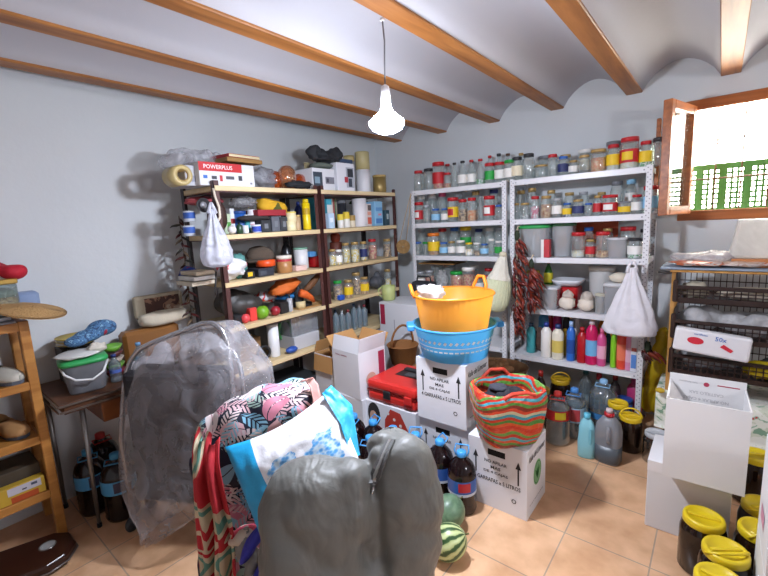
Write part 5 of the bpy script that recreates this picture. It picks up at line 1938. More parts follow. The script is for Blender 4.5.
for i in range(7):
    a = i * 2.4
    lump('potato', f'brown potato in the wicker tray, {ORD[i]} of the heap from the shelf post', 'potato', (-1.27 + .11 * math.cos(a) * (i % 3) / 2, 2.92 + .08 * math.sin(a), .372 + .0), (.042, .034, .03), pm('#8d6844', .8, bump=.2), .15, 2, i, group='potatoes in the wicker tray')

# ================================================================ left: pine shelf, table, folding bed
pine = wood('pine', '#9a6226', '#bd8440', 5, 1, .5)
PX, PB, PYR, PYL = -2.60, -2.92, .415, -.55
t = thing('pine_shelf', 'honey-coloured pine shelf unit with shoes and boxes beside the table', 'shelf', (0, 0, 0))
for (x0, x1) in ((PX - .06, PX), (PB, PB + .05)):
    for (y0, y1) in ((PYR - .04, PYR), (PYL, PYL + .04)):
        MB().box(x0, y0, 0, x1, y1, 1.165, b=.003).build('upright', pine, t)
PZ = [1.16, .86, .575, .275]
for z in PZ:
    MB().box(PX - .025, PYL + .04, z - .042, PX - .002, PYR - .04, z, b=.002).build('front_rail', pine, t)
    MB().box(PB + .005, PYL + .042, z - .02, PX - .026, PYR - .042, z - .002).build('shelf_board', pine, t)
    MB().box(PB + .05, PYR - .03, z - .042, PX - .06, PYR - .008, z - .003).build('side_rail', pine, t)
# on top
zt = 1.161
q = on(8, 300, 0, -2.72)
t = thing('glass_tank', 'low glass tank of nuts and pale pebbles on the pine shelf', 'tank', (-2.75, .265, zt + .035))
carton('magazine', 'grey magazine under the glass tank', 'magazine', (-2.74, .24, zt), .26, .3, .012, HZ, '#7a7c84')
carton('white_folder', 'white folded paper under the glass tank', 'paper', (-2.75, .21, zt + .0125), .3, .24, .018, HZ, '#c9cad0')
MB().box(-.11, -.17, 0, .11, .14, .15, b=.004).build('tank_glass', glass('#d0dad8', .12, .05), t)
MB().box(-.105, -.165, .004, .105, .135, .085, b=.01).build('nuts', print_mat('nuts', [(.3, '#7a5c34'), (.5, '#b08c54'), (.7, '#d0b888')], 60, 1, 2, .7, .6, smooth=True), t)
MB().box(-.105, -.165, .087, .105, .135, .12, b=.01).build('pebbles', print_mat('pebbles', [(.3, '#6a8074'), (.7, '#a8bcb0')], 50, 1, 2, .5, .6, smooth=True), t)
MB().box(-.115, -.175, .15, .115, .145, .175, b=.004).build('brass_frame', pm('#a4843c', .4, .4), t)
o = soft('red_cloth', [((-2.74, .24, zt + .268), (.115, .16, .045)), ((-2.66, .40, zt + .245), (.05, .05, .035))], pm('#b0142a', .75, bump=.4, bs=20), .012, 4, .012, 9, .012, 9, 3)
tag(o, 'bright red cloth heaped on the glass tank', 'cloth')
q = on(29, 311, 0, -2.86)
t = thing('plastic_box', 'pale blue translucent plastic box against the wall on the pine shelf', 'box', (-2.85, q.y - .005, zt))
MB().box(-.05, -.068, .0, .05, .05, .12, b=.012).build('body', film('#9fb6dc', .65, .3, .05, 5, 0), t)
A, B = on(14, 314, 0, -2.62), on(62, 324, 0, -2.66)
ang = math.atan2(B.y - A.y, B.x - A.x)
t = thing('straw_fan', 'woven straw fire fan with handle lying over the edge of the pine shelf', 'fan', (-2.575, .435, zt + .062), HZ - .15)
t.rotation_euler = (R_(20), R_(6), HZ - .15)
m = MB()
out = []
for k in range(28):
    a = 2 * PI * k / 28
    r = 1
    out.append((.155 * math.cos(a), .10 * math.sin(a)))
m.sheet(lambda u, v: (.135 * (.02 + .98 * u) * math.cos(2 * PI * v), .085 * (.02 + .98 * u) * math.sin(2 * PI * v), .012 * math.cos(3 * u) - .02 * math.cos(2 * PI * v) * u), 8, 28, .007)
m.build('woven_blade', pm('#b08a58', .85, bump=1, bs=120), t)
MB().tube([(-.11, 0, .02), (-.22, .0, .01), (-.32, -.01, .006)], .011, 8).build('handle', pm('#7d5a34', .8), t)
# shoes
def shoe(label, loc, rz, upper, lining, sole='#6a6a70', s=1.0, group=None):
    t = thing('slipper', label, 'shoe', loc, rz, group)
    n = 16

    def half(v):          # width profile from heel to toe
        return .034 + .010 * math.sin(PI * v * .9) - .012 * math.exp(-((v - .38) / .2) ** 2)
    b = MB()
    vs, fs = [], []
    outl = [(-.12 + .24 * v, half(v) * math.sqrt(max(0, 1 - (2 * max(v - .72, 0) / .56) ** 2)) * min(1, math.sqrt(v * 9 + .05))) for v in [i / n for i in range(n + 1)]]
    ring = [(x * s, y * s) for x, y in outl] + [(x * s, -y * s) for x, y in reversed(outl)]
    m = len(ring)
    for z, k in ((0, 1), (.018, 1.04)):
        vs += [(x * k, y * k, z * s) for x, y in ring]
    fs = [(i, (i + 1) % m, m + (i + 1) % m, m + i) for i in range(m)] + [tuple(range(m))[::-1], tuple(range(m, 2 * m))]
    b.add(vs, fs)
    b.build('sole', pm(sole, .8), t)
    # upper: a closed toe, low sides and heel round an open foot hole
    b = MB()
    vs, fs = [], []
    NN = 14
    for i in range(n + 1):
        v = i / n
        x, y = outl[i]
        toe = max(0, min(1, (v - .40) / .12))
        ht = .052 * (1 - .55 * max(0, (v - .55) / .45) ** 1.6) + .022 * max(0, 1 - v / .18)
        for j in range(NN + 1):
            a = PI * j / NN
            full_y, full_z = y * 1.06 * math.cos(a), ht * math.sin(a) ** .8
            e = min(1, 2 * min(j, NN - j) / NN * 1.0)
            side = 1 if j <= NN / 2 else -1
            low_y, low_z = side * y * (1.06 - .22 * e), ht * .9 * math.sin(min(PI / 2, e * PI * .75))
            vs.append((x * s, (full_y * toe + low_y * (1 - toe)) * s, (.018 + full_z * toe + low_z * (1 - toe)) * s))
    for i in range(n):
        for j in range(NN):
            if i / n < .40 and j in (NN // 2 - 1, NN // 2):
                continue
            a = i * (NN + 1) + j
            fs.append((a, a + NN + 1, a + NN + 2, a + 1))
    b.add(vs, fs, 0, True)
    o = b.build('upper', pm(upper, .85, bump=.3), t)
    md = o.modifiers.new('t', 'SOLIDIFY'); md.thickness = .004
    MB().ball((-.035 * s, 0, .022 * s), (.08 * s, .026 * s, .008 * s)).build('lining', pm(lining, .9), t)


q = on(18, 388, 0, -2.68)
shoe('pale grey slipper near the end of the second pine shelf', (-2.72, .30, PZ[1]), .35, '#b8b4a8', '#5a5048', '#5d6470', 1.05, 'pale grey slippers')
shoe('pale grey slipper further along the second pine shelf, partly out of view', (-2.72, .165, PZ[1]), .25, '#aaa69a', '#5a5048', '#5d6470', 1.05, 'pale grey slippers')
shoe('tan slipper with dark red lining on the third pine shelf', (-2.75, .29, PZ[2]), .3, '#a47a4c', '#5a1c1c', '#4d525c', 1.05, 'tan slippers')
shoe('tan slipper beside its dark red lined mate, partly out of view', (-2.72, .165, PZ[2]), .3, '#94703e', '#5a1c1c', '#4d525c', 1.05, 'tan slippers')
carton('seed_packet_box', 'yellow printed box with a white sticker and round black mark on the lowest pine shelf', 'box', (-2.64, .215, PZ[3]), .30, .05, .085, HZ, '#b8962e',
       [('f', .52, .5, .95, .95, '#b8b4bc'), ('f', .55, .02, .9, .38, '#a8461c'), ('f', .7, .62, .76, .7, '#33303c'), ('f', .82, .7, .9, .85, '#40485c'), ('f', .0, .0, .35, .2, '#cdb864')], words=[('f', .34, .55, .13, 'O', '#2c2416'), ('f', .34, .55, .06, 'W', '#2c2416')])
carton('dark_box', 'dark brown cardboard box behind the yellow printed box', 'box', (-2.78, .20, PZ[3]), .33, .20, .135, HZ, '#43382a')
carton('metal_tin', 'dark grey tin at the back of the second pine shelf', 'tin', (-2.84, .12, PZ[1]), .16, .1, .15, HZ, '#6a6c74')

# bathroom scale
A, B = on(10, 566, 2, 0), on(68, 528, 2, 0)
t = thing('bathroom_scale', 'dark brown vintage bathroom scale with round dial on the tiles', 'scale', (-2.485, .205, 0), 1.25)
brn = pm('#331a12', .28)
m = MB()
pr = []
def scale_ring(k, z):
    return [((x * k), (y * k), z) for x, y in ((-.20, -.13), (.12, -.13), (.185, -.09), (.215, -.0), (.185, .09), (.12, .13), (-.20, .13))]
rings = [scale_ring(.97, .012), scale_ring(1, .02), scale_ring(1, .045), scale_ring(.96, .06)]
vs = [p for r in rings for p in r]
fs = [tuple(range(7))[::-1], tuple(range(21, 28))] + [(r * 7 + i, r * 7 + (i + 1) % 7, (r + 1) * 7 + (i + 1) % 7, (r + 1) * 7 + i) for r in range(3) for i in range(7)]
m.add(vs, fs)
o = m.build('platform', brn, t)
bv = o.modifiers.new('b', 'BEVEL'); bv.width = .008; bv.segments = 2
m = MB()
m.tube([(x * 1.0, y * 1.0, .02) for x, y, z in scale_ring(1.01, 0)], .005, 6, closed=True)
m.build('metal_rim', pm('#77706c', .3, .7), t)
MB().lathe([(.028, .061), (.034, .064), (.036, .061)], 24, M=Matrix.Translation((.10, .03, 0))).build('dial_ring', pm('#8a8580', .3, .7), t)
MB().lathe([(0, .0625), (.03, .0625)], 24, M=Matrix.Translation((.10, .03, 0))).build('dial_window', pm('#9a9a98', .2), t)
for x in (-.15, .13):
    for y in (-.09, .09):
        MB().lathe([(0, 0), (.012, 0), (.012, .013), (0, .013)], 10, M=Matrix.Translation((x, y, 0))).build('foot', pm('#151515', .7), t)

# table
t = thing('table', 'dark brown wooden table with metal edged top and steel legs', 'table', (0, 0, 0))
TX0, TX1, TY0, TY1, TZ = -2.92, -2.44, .44, 1.22, .75
walnut = wood('walnut', '#4a2c1a', '#6b4228', 5, 1, .35)
MB().box(TX0, TY0, TZ - .022, TX1, TY1, TZ, b=.003).build('table_top', walnut, t)
for z in (TZ - .014, TZ - .045):
    MB().box(TX1 + .0005, TY0, z, TX1 + .006, TY1, z + .009).build('metal_edge', pm('#8a8078', .3, .8), t)
    MB().box(TX0, TY0 - .006, z, TX1, TY0 - .0005, z + .009).build('metal_edge', pm('#8a8078', .3, .8), t)
MB().box(TX0 + .02, TY0 + .02, TZ - .055, TX1 - .004, TY1 - .02, TZ - .023).build('apron', walnut, t)
MB().box(TX0 + .06, TY0 + .18, TZ - .17, TX1 - .03, TY1 - .05, TZ - .056, b=.004).build('drawer_box', wood('drawer_wood', '#6a3a1a', '#8a5028', 5, 1, .4), t)
steel = pm('#8a8784', .35, .8)
for (xa, ya, xb, yb) in ((TX1 - .05, TY0 + .10, TX1 - .075, TY0 + .095), (TX0 + .06, TY0 + .03, TX0 + .05, TY0 + .03), (TX1 - .06, TY1 - .06, TX1 - .05, TY1 - .03), (TX0 + .06, TY1 - .06, TX0 + .05, TY1 - .03)):
    lg = MB().tube([(xa, ya, TZ - .056), (xb, yb, .02)], [.013, .009], 10).build('leg', steel, t)
    MB().lathe([(0, 0), (.012, 0), (.011, .025), (0, .025)], 10, M=Matrix.Translation((xb, yb, 0))).build('rubber_foot', pm('#181818', .8), lg)
# on the table
tz = TZ + .0006
q = on(66, 391, 2, TZ)
t = thing('plastic_bucket', 'square clear plastic bucket with bright green lid and white handle on the table', 'bucket', (-2.585, .60, tz), HZ - .15)
kx = .105
MB().lathe([(0, 0), (.076, 0), (.082, .01), (.10, .155), (.10, .158)], 36, p=5, ky=.95).build('body', film('#9a9ca2', .62, .25, .05, 6, .05), t)
MB().lathe([(0, .158), (.107, .156), (.107, .172), (.098, .18), (0, .178)], 36, p=5, ky=.95).build('lid', pm('#2f9a54', .4), t)
MB().tube([(-.10, -.03, .145), (-.09, -.105, .125), (-.05, -.115, .09), (.02, -.115, .075), (.07, -.112, .105), (.102, -.06, .15)], .006, 7).build('handle', pm('#d0d0d0', .4), t)
MB().lathe([(0, .006), (.074, .008), (.088, .075), (0, .08)], 30, p=5, ky=.95).build('contents', pm('#5c5658', .8, bump=.6), t)
lump('white_dishcloth', 'folded white cloth on the green bucket lid', 'cloth', (-2.585, .585, tz + .1805), (.09, .10, .016), pm('#c9c8c4', .8, bump=.4), .2, 3, 3)
for i, z in enumerate((0, .018, .036)):
    t = thing('plate', f"yellow plate, {('bottom', 'middle', 'top')[i]} of the stack against the wall behind the bucket", 'plate', (-2.80, .635, tz + .20 + z), 0, 'stacked yellow plates')
    MB().lathe([(0, 0), (.05, 0), (.095, .016), (.094, .019), (.05, .006), (0, .006)], 30).build('dish', pm('#c0a41c', .35), t)
carton('box', 'dark box at the wall carrying the yellow plates', 'box', (-2.80, .64, tz), .19, .19, .198, 0, '#2c2620', name_=None) if False else carton('dark_box', 'dark box at the wall carrying the yellow plates', 'box', (-2.81, .635, tz), .17, .15, .198, HZ, '#2c2620')
# blue neck cushion shape
pat = print_mat('blue_floral', [(0, '#2c4468'), (.42, '#4d78a0'), (.52, '#35587f'), (.6, '#7aa4c0'), (.7, '#2c4a74')], 26, 2, 2, .8, .3)
a1, a2, a3 = on(102, 328, 0, -2.68), on(88, 336, 0, -2.66), on(77, 341, 0, -2.64)
t = thing('slippers_bag', 'blue floral padded neck cushion with a red band on top of the bowls', 'cushion', (0, 0, 0))
o = soft('padded_body', [(tuple(a1), (.05, .075, .047), 0), (tuple(a2), (.05, .075, .034), 0), (tuple(a3), (.05, .06, .030), 0)], pat, .009, 5, .004, 9, parent=t)
o2 = MB()
M = Matrix.Translation(a1) @ Matrix.Rotation(-.5, 4, 'X')
o2.lathe([(.046, -.01), (.048, .0), (.046, .01)], 30, kx=.98, ky=.95, M=M @ Matrix.Rotation(PI / 2, 4, 'X') @ Matrix.Rotation(.3, 4, 'Y'))
o2.build('red_band', pm('#a02c44', .7), t)
t.name = 'neck_cushion'
bz = 0
for i, (c, lb) in enumerate((('#7a2430', 'dark red bowl at the bottom of the stack under the blue cushion'), ('#6a9a3c', 'lime green bowl in the stack under the blue cushion'), ('#b8a898', 'pale bowl in the stack under the blue cushion'), ('#5a2c2c', 'brown red bowl in the stack under the blue cushion'), ('#6faa3a', 'upper lime green bowl of the stack under the blue cushion'))):
    t = thing('bowl', lb, 'bowl', (-2.69, .768, tz + .036 * i), 0, 'stacked bowls on the table')
    MB().lathe([(0, 0), (.035, 0), (.056, .034), (.053, .0345), (.032, .006), (0, .005)], 26).build('dish', pm(c, .4), t)
lump('white_tissue', 'crumpled white tissue on the bucket lid by the cushion', 'tissue', (-2.56, .665, tz + .183), (.03, .045, .026), pm('#c9c2b4', .8), .5, 3, 9)
q = on(102, 379, 2, TZ)
PET = glass('#cfdbe2', .12, .05)


def pet(label, loc, r, h, cap, lab):
    t = thing('water_bottle', label, 'bottle', loc)
    MB().lathe([(0, 0), (r * .85, 0), (r, .03 * h), (r, .18 * h), (r * .93, .2 * h), (r, .22 * h), (r, .6 * h), (r * .85, .7 * h), (r * .4, .84 * h), (r * .36, .92 * h), (0, .92 * h)], 20).build('body', PET, t)
    MB().lathe([(0, .91 * h), (r * .45, .91 * h), (r * .45, h), (0, h)], 14).build('cap', pm(cap, .4), t)
    MB().lathe([(r * 1.01, .34 * h), (r * 1.01, .46 * h)], 20).build('label', pm(lab, .5), t)


pet('small clear water bottle with navy cap standing on the table', (-2.565, .735, tz), .029, .155, '#283878', '#4a62a8')
pet('clear bottle with pale blue cap beside the white plastic bag', (-2.64, .89, tz), .032, .17, '#6a98c4', '#a8b8c8')
q = on(122, 378, 2, TZ)
o = soft('plastic_bag', [((-2.55, .93, tz + .05), (.075, .11, .05)), ((-2.56, .99, tz + .10), (.05, .06, .06))], film('#dcdae0', .85, .35, .6, 25, .1), .01, 3, .012, 12, .018, 14, 6)
tag(o, 'crumpled white plastic bag on the table beside the folding bed', 'bag')
carton('leather_case', 'orange brown leather case against the wall on the table', 'case', (-2.82, 1.03, tz), .34, .10, .21, HZ, '#8a5a28', rough=.5, b=.02)
lump('pillow', 'small cream pillow lying on the leather case', 'pillow', (-2.80, 1.12, tz + .212), (.07, .15, .045), pm('#c8bda8', .85, bump=.3), .12, 2, 4, p=3)
q = on(165, 314, 0, -2.88)
t = thing('picture_cushion', 'beige cushion with a printed portrait leaning on the wall', 'cushion', (-2.895, 1.14, 1.008), HZ)
MB().box(-.16, -.03, 0, .15, .02, .15, b=.018, seg=2).build('cover', pm('#a89c86', .85, bump=.3), t)
MB().poly([(-.10, -.0308, .03), (.12, -.0308, .03), (.12, -.0308, .13), (-.10, -.0308, .13)]).build('printed_scene', print_mat('portrait', [(.3, '#4a3028'), (.5, '#8d6a54'), (.6, '#b09a84'), (.75, '#574034')], 14, 1, 3, .8), t)
# under the table: dark jugs
lblue = ('#4f9ccc', .15, .22)
jug5('dark jug with blue label and blue cap under the front of the table', (-2.52, .655, 0), HZ - .5, r=.085, h=.37, body=pm('#1d1411', .15), cap=pm('#3d86ae', .4), bands=(lblue,), badge='#33304a', group='dark jugs under the table')
jug5('dark jug with blue label deeper under the table, behind the thin steel leg', (-2.70, .575, 0), HZ - .3, r=.08, h=.37, body=pm('#1d1411', .15), cap=pm('#3d86ae', .4), bands=(lblue,), badge='#33304a', group='dark jugs under the table')
jug5('dark jug with red cap and red label at the back under the table', (-2.84, .68, 0), HZ, r=.085, h=.38, body=pm('#1a1210', .15), cap=pm('#b02420', .4), bands=(('#a83018', .15, .20),), badge=None, group='dark jugs under the table')
jug5('dark green jug with white handle at the back under the table', (-2.66, .80, 0), HZ, r=.085, h=.40, body=pm('#0f2414', .15), cap=pm('#1f5a30', .4), bands=(), badge=None, group='dark jugs under the table', hm=pm('#d0d0d0', .4))

# folding bed in plastic
d0 = 2.02
t = thing('folding_bed', 'folded guest bed with bent steel tube head and dark mattress under plastic', 'bed', (0, 0, 0))
alu = pm('#b9b9bd', .25, .85)


def P(px, py, d):
    return at(px, py, d)


tp = [P(121, 440, 2.10), P(124, 385, 2.08), P(130, 361, 2.07), P(139, 349.5, 2.06), P(152, 343, 2.05), P(180, 332, 2.02), P(202, 323.5, 2.0), P(213, 323, 1.99), P(222, 330, 1.98), P(229, 348, 1.97), P(234, 400, 1.97), P(234, 440, 1.97)]
foot1, foot2 = P(122, 470, 2.12), P(232, 470, 1.98)
sm = []
for i in range(len(tp) - 1):
    for k in range(4):
        sm.append(tp[i].lerp(tp[i + 1], k / 4))
sm = [sm[0]] + [(sm[i - 1] + sm[i] * 2 + sm[i + 1]) / 4 for i in range(1, len(sm) - 1)] + [tp[-1]]
fl = Vector((tp[0].x, tp[0].y, .07))
fr_ = Vector((tp[-1].x, tp[-1].y, .07))
MB().tube([fl] + sm + [fr_], .0125, 10).build('tube_frame', alu, t)
back = GF * .13
MB().tube([fl + back] + [p + back - Vector((0, 0, .16)) for p in sm] + [fr_ + back], .0125, 10).build('tube_frame', alu, t)
c = (fl + fr_) / 2 + back * .5
ang = math.atan2(fr_.y - fl.y, fr_.x - fl.x)
wid = (fr_ - fl).length
M = Matrix.Translation(c) @ Matrix.Rotation(ang, 4, 'Z')
MB().box(-wid / 2 + .075, -.085, .12, wid / 2 - .03, -.005, .82, b=.04, seg=3, M=M).build('folded_mattress', pm('#2a2a30', .8, bump=.3), t)
MB().box(-wid / 2 + .075, .005, .12, wid / 2 - .03, .085, .82, b=.04, seg=3, M=M).build('folded_mattress', pm('#2a2a30', .8, bump=.3), t)
for sx_ in (-1, 1):
    for sy_ in (-1, 1):
        W = MB().lathe([(0, -.012), (.035, -.012), (.04, 0), (.035, .012), (0, .012)], 18, M=M @ Matrix.Translation((sx_ * wid / 2, sy_ * .065, .042 - c.z)) @ Matrix.Rotation(PI / 2, 4, 'Y'))
        W.build('caster_wheel', pm('#2c3034', .5), t)
        MB().tube([M @ Vector((sx_ * wid / 2, sy_ * .065, .045 - c.z)), M @ Vector((sx_ * wid / 2, sy_ * .065, .13 - c.z))], .008, 6).build('caster_fork', alu, t)
pf = film('#d2d0d5', .34, .22, 1.0, 8, .12)
ROWS = [(326, 196, 212), (330, 182, 219), (337, 160, 227), (347, 146, 236), (360, 135, 247), (376, 125, 258), (400, 119, 262), (430, 116, 261), (460, 116, 252), (488, 119, 222), (508, 130, 204), (522, 143, 192), (530, 152, 178)]
vs, fs = [], []
SEG = 72
sub_ = []
for i in range(len(ROWS) - 1):
    for k in range(4):
        f_ = k / 4
        sub_.append(tuple(ROWS[i][j] * (1 - f_) + ROWS[i + 1][j] * f_ for j in range(3)))
sub_.append(ROWS[-1])
for i, (py, l, r) in enumerate(sub_):
    a, b_ = P(l, py, 2.07), P(r, py, 1.97)
    c_ = (a + b_) / 2
    hw = (b_ - a).length / 2
    ax = (b_ - a).normalized()
    nx_ = Vector((-ax.y, ax.x, 0)).normalized()
    dep = .19 * min(1, .25 + i / 14)
    for k in range(SEG):
        t_ = 2 * PI * k / SEG
        c0, s0 = math.cos(t_), math.sin(t_)
        w_ = (abs(c0) ** 2.6 + abs(s0) ** 2.6) ** (-1 / 2.6)
        v = i / len(sub_)
        f_ = 1 + (.10 * noise.noise(Vector((c0 * 3.5 + v * .8, s0 * 3.5, v * 2.2))) + .07 * noise.noise(Vector((c0 * 9, s0 * 9 + v * 2, v * 4))) + .03 * noise.noise(Vector((c0 * 20, s0 * 20, v * 16)))) * min(1, .3 + i / 10)
        q_ = c_ + ax * (c0 * w_ * hw * (.5 + .5 * f_)) + nx_ * (s0 * w_ * dep * f_) + nx_ * .09
        q_.z += .03 * noise.noise(Vector((c0 * 4, s0 * 4, 3))) * v
        vs.append(q_)
n_ = len(sub_)
for i in range(n_ - 1):
    for k in range(SEG):
        k2 = (k + 1) % SEG
        fs.append((i * SEG + k, (i + 1) * SEG + k, (i + 1) * SEG + k2, i * SEG + k2))
fs.append(tuple(range(SEG)))
o = MB().add(vs, fs, 0, True).build('plastic_cover', pf, t)
o['label'] = 'crumpled clear plastic cover hanging over the bed'
q = P(213, 440, 1.93)

# ================================================================ right: rack under the window, cartons, jars
RX0, RX1, RYF, RYB = -.185, .47, 2.93, 3.28
q = on(650, 392, 1, 2.9)
tt = .425
t = thing('low_table', 'low table under the basket rack below the window', 'table', (0, 0, 0))
LT = (-.235, .58, 2.96, 3.40)
MB().box(LT[0], LT[2], tt - .025, LT[1], LT[3], tt, b=.002).build('table_top', walnut, t)
for x in (LT[0] + .03, LT[1] - .06):
    for y in (LT[2] + .02, LT[3] - .06):
        MB().box(x, y, 0, x + .035, y + .035, tt - .025).build('leg', walnut, t)
cl = print_mat('strawberry_cloth', [(0, '#7a9a80'), (.38, '#c9cdb8'), (.47, '#dcdcd0'), (.66, '#8fae94'), (.71, '#b8303a')], 16, 1, 2, .8, .2)
m = MB()
z = tt + .002
def drape(u, v):
    y = LT[2] - .02
    L_ = .24
    if v < .4:
        return (LT[0] - .015 + u * (LT[1] - LT[0] + .03), y - .006 * math.sin(u * 22) * (1 - v / .4), z + .004 - (1 - v / .4) * L_)
    w = (v - .4) / .6
    return (LT[0] - .015 + u * (LT[1] - LT[0] + .03), y + w * (LT[3] - y), z + .004)
m.sheet(drape, 40, 14, -.003)
tag(m.build('tablecloth', cl), 'pale green and white tablecloth with red strawberries hanging over the low table', 'tablecloth')
tt += .008
brown_pl = pm('#2b1a16', .4)
t = thing('basket_rack', 'three-tier rack of dark brown plastic baskets under the window', 'rack', (0, 0, 0))
yel = wood('rack_wood', '#a07030', '#c09050', 5, 2, .5)
for x in (RX0 - .022, RX1 + .002):
    for y in (RYF + .04, RYB - .05):
        MB().box(x, y, tt, x + .02, y + .02, 1.185).build('upright', yel, t)
TOPZ = 1.19
MB().box(RX0 - .03, RYF + .02, TOPZ - .012, RX1 + .03, RYB, TOPZ, b=.002).build('top_board', yel, t)


def basket(z0, h, hb):
    """z0 base, h front height, hb back height"""
    b = MB()
    fl = .01
    x0, x1, y0, y1 = RX0, RX1, RYF, RYB
    b.box(x0, y0, z0, x1, y1, z0 + .005)
    b.box(x0, y0 - .012, z0 + h - .022, x1, y0 + .004, z0 + h, b=.004)
    b.box(x0, y0 - .002, z0, x1, y0 + .004, z0 + .028)
    for x in (x0, x1 - .005):
        b.box(x, y0, z0, x + .005, y1, z0 + hb)
    b.box(x0, y1 - .005, z0, x1, y1, z0 + .02).box(x0, y1 - .005, z0 + hb - .02, x1, y1, z0 + hb)
    bk = b.build('basket', brown_pl, t)
    n = 22
    m, w = MB(), MB()
    for i in range(n + 1):
        x = x0 + (x1 - x0) * i / n
        m.box(x - .0028, y0, z0 + .027, x + .0028, y0 + .004, z0 + h - .02)
        w.box(x - .0022, y1 - .004, z0 + .02, x + .0022, y1, z0 + hb - .02)
    for k in range(1, 3):
        zz = z0 + .027 + (h - .047) * k / 3
        m.box(x0, y0, zz - .0025, x1, y0 + .004, zz + .0025)
    zz = z0 + .02 + (hb - .04) * .5
    w.box(x0, y1 - .004, zz - .003, x1, y1, zz + .003)
    m.build('front_lattice', brown_pl, bk)
    w.build('back_lattice', brown_pl, bk)
    for x in (x0 - .004, x1 - .01):
        MB().box(x - .006, y0 - .014, z0 + .0, x + .02, y0 + .03, z0 + h + .03, b=.006).build('corner_guide', brown_pl, bk)


BZs = [(.565, .125, .17), (.785, .115, .17), (1.005, .10, .165)]
for z0, h, hb in BZs:
    basket(z0, h, hb)
MB().tube([(RX0 - .09, RYF + .03, 1.175), (RX0 - .02, RYF + .03, 1.175)], .008, 8).build('towel_bar', pm('#2c2624', .5), t)
# contents
z = BZs[2][0] + .006
lump('kitchen_roll_pack', 'pale folded cloth in the top brown basket', 'cloth', (RX0 + .09, RYF + .10, z), (.07, .08, .05), pm('#b8b09c', .8, bump=.4), .3, 3, 4)
lump('paper_bag', 'cream paper bag lying along the top brown basket', 'bag', (RX0 + .40, RYF + .15, z), (.2, .12, .035), pm('#c8bfae', .8, bump=.4), .3, 3, 8)
z = BZs[1][0] + .006
o = soft('plastic_bag', [((RX0 + .12, RYF + .15, z + .09), (.10, .10, .08)), ((RX0 + .38, RYF + .16, z + .085), (.19, .1, .07)), ((RX0 + .09, RYF + .13, z + .13), (.05, .08, .05))], film('#dedcdc', .8, .3, .6, 18, .15), .012, 3, .012, 10, .02, 12, 5)
tag(o, 'crumpled white plastic bag filling the middle brown basket', 'bag')
t = thing('tissue_pack', 'white paper pack with red spots and blue lettering hanging over the middle basket', 'pack', (RX0 + .185, RYF - .055, z + .005), 0)
b = MB().box(-.17, -.03, -.075, .17, .03, .06, b=.012, seg=2)
MT = Matrix.Rotation(R_(5), 4, 'Y')
b.v = [tuple(MT @ Vector(p)) for p in b.v]
b.build('pack_body', pm('#dcdadc', .45, bump=.3, bs=16), t)
FT = MT @ face(0, -.0312, 0)
m = MB()
m.lathe([(0, 0), (.038, 0)], 18, M=FT @ Matrix.Translation((-.07, .0, 0)) @ Matrix.Scale(.55, 4, (0, 1, 0)))
m.build('red_spot', pm('#c8283a', .5), t)
m = MB().poly([(.04, -.012, 0), (.09, -.035, 0), (.1, -.02, 0), (.055, .006, 0)], M=FT)
m.build('red_flash', pm('#c8283a', .5), t)
m = MB()
m.text('50x', .05, FT @ Matrix.Translation((.04, .03, 0)))
m.text('servilletas', .06, FT @ Matrix.Translation((-.05, .04, 0)))
m.build('blue_lettering', pm('#3a6ab0', .5), t)
z = BZs[0][0] + .006
o = soft('plastic_bag', [((RX0 + .13, RYF + .12, z + .08), (.10, .085, .07)), ((RX0 + .24, RYF + .14, z + .07), (.10, .085, .055))], film('#cfd0d4', .7, .25, .6, 20, .25), .012, 3, .012, 10, .02, 12, 15)
tag(o, 'crumpled clear plastic bag with white lids in the lowest brown basket', 'bag')
o = soft('plastic_bag', [((RX0 + .47, RYF + .13, z + .065), (.10, .08, .05))], pm('#77777a', .25, bump=.5, bs=16), .012, 3, .012, 10, .02, 12, 18)
tag(o, 'grey shiny plastic bag at the far end of the lowest brown basket', 'bag')
lump('yellow_cloth', 'bright yellow cloth at the front of the lowest brown basket', 'cloth', (RX0 + .42, RYF + .045, z + .02), (.085, .035, .05), pm('#d8c01c', .7, bump=.4), .3, 3, 8)
# on top of the rack
z = TOPZ + .001
carton('tray', 'pale blue tray at the bottom of the pile on the basket rack', 'tray', (RX0 + .20, RYF + .16, z), .56, .28, .012, 0, '#8a98a8')
for i, (c, lb) in enumerate((('#c06a48', 'orange printed plastic packet in the pile on the rack'), ('#b89a88', 'beige plastic packet in the pile on the rack'), ('#c87850', 'second orange packet in the pile on the rack'))):
    lump('food_packet', lb, 'packet', (RX0 + (.10, .30, .46)[i], RYF + .12 + .03 * i, z + .0125), (.13, .11, .018), print_mat('packet' + str(i), [(0, c), (.5, '#c9b8b0'), (.62, c)], 9, 1, 2, .3, .4), .25, 2.5, i + 3)
o = soft('plastic_film_pack', [((RX0 + .12, RYF + .18, z + .065), (.17, .12, .028)), ((RX0 + .22, RYF + .2, z + .07), (.12, .1, .03))], film('#c6c4c8', .7, .2, .6, 20, .2), .012, 3, .006, 10, .01, 12, 9)
tag(o, 'flat pack in cloudy plastic film on top of the pile', 'pack')
q1 = on(731, 262, 1, 3.05)
t = thing('sheet_bag', 'tall translucent white plastic bag of sheets standing on the rack under the window', 'bag', (q1.x + .17, 3.08, z + .06), 0)
b = MB().box(-.17, -.05, 0, .20, .05, .22, b=.02, seg=2)
b.v = [(x + .0 + .02 * math.sin(zz * 18 + x * 7), y + .008 * math.sin(x * 30), zz) for x, y, zz in b.v]
b.build('bag_body', film('#d2d0cc', .8, .3, .4, 8, .1), t)
carton('food_carton', 'orange brown carton under the tall white sheet bag', 'carton', (q1.x + .17, 3.1, z + .0128), .34, .14, .047, 0, '#b87848')
q = on(660, 350, 1, 3.12)
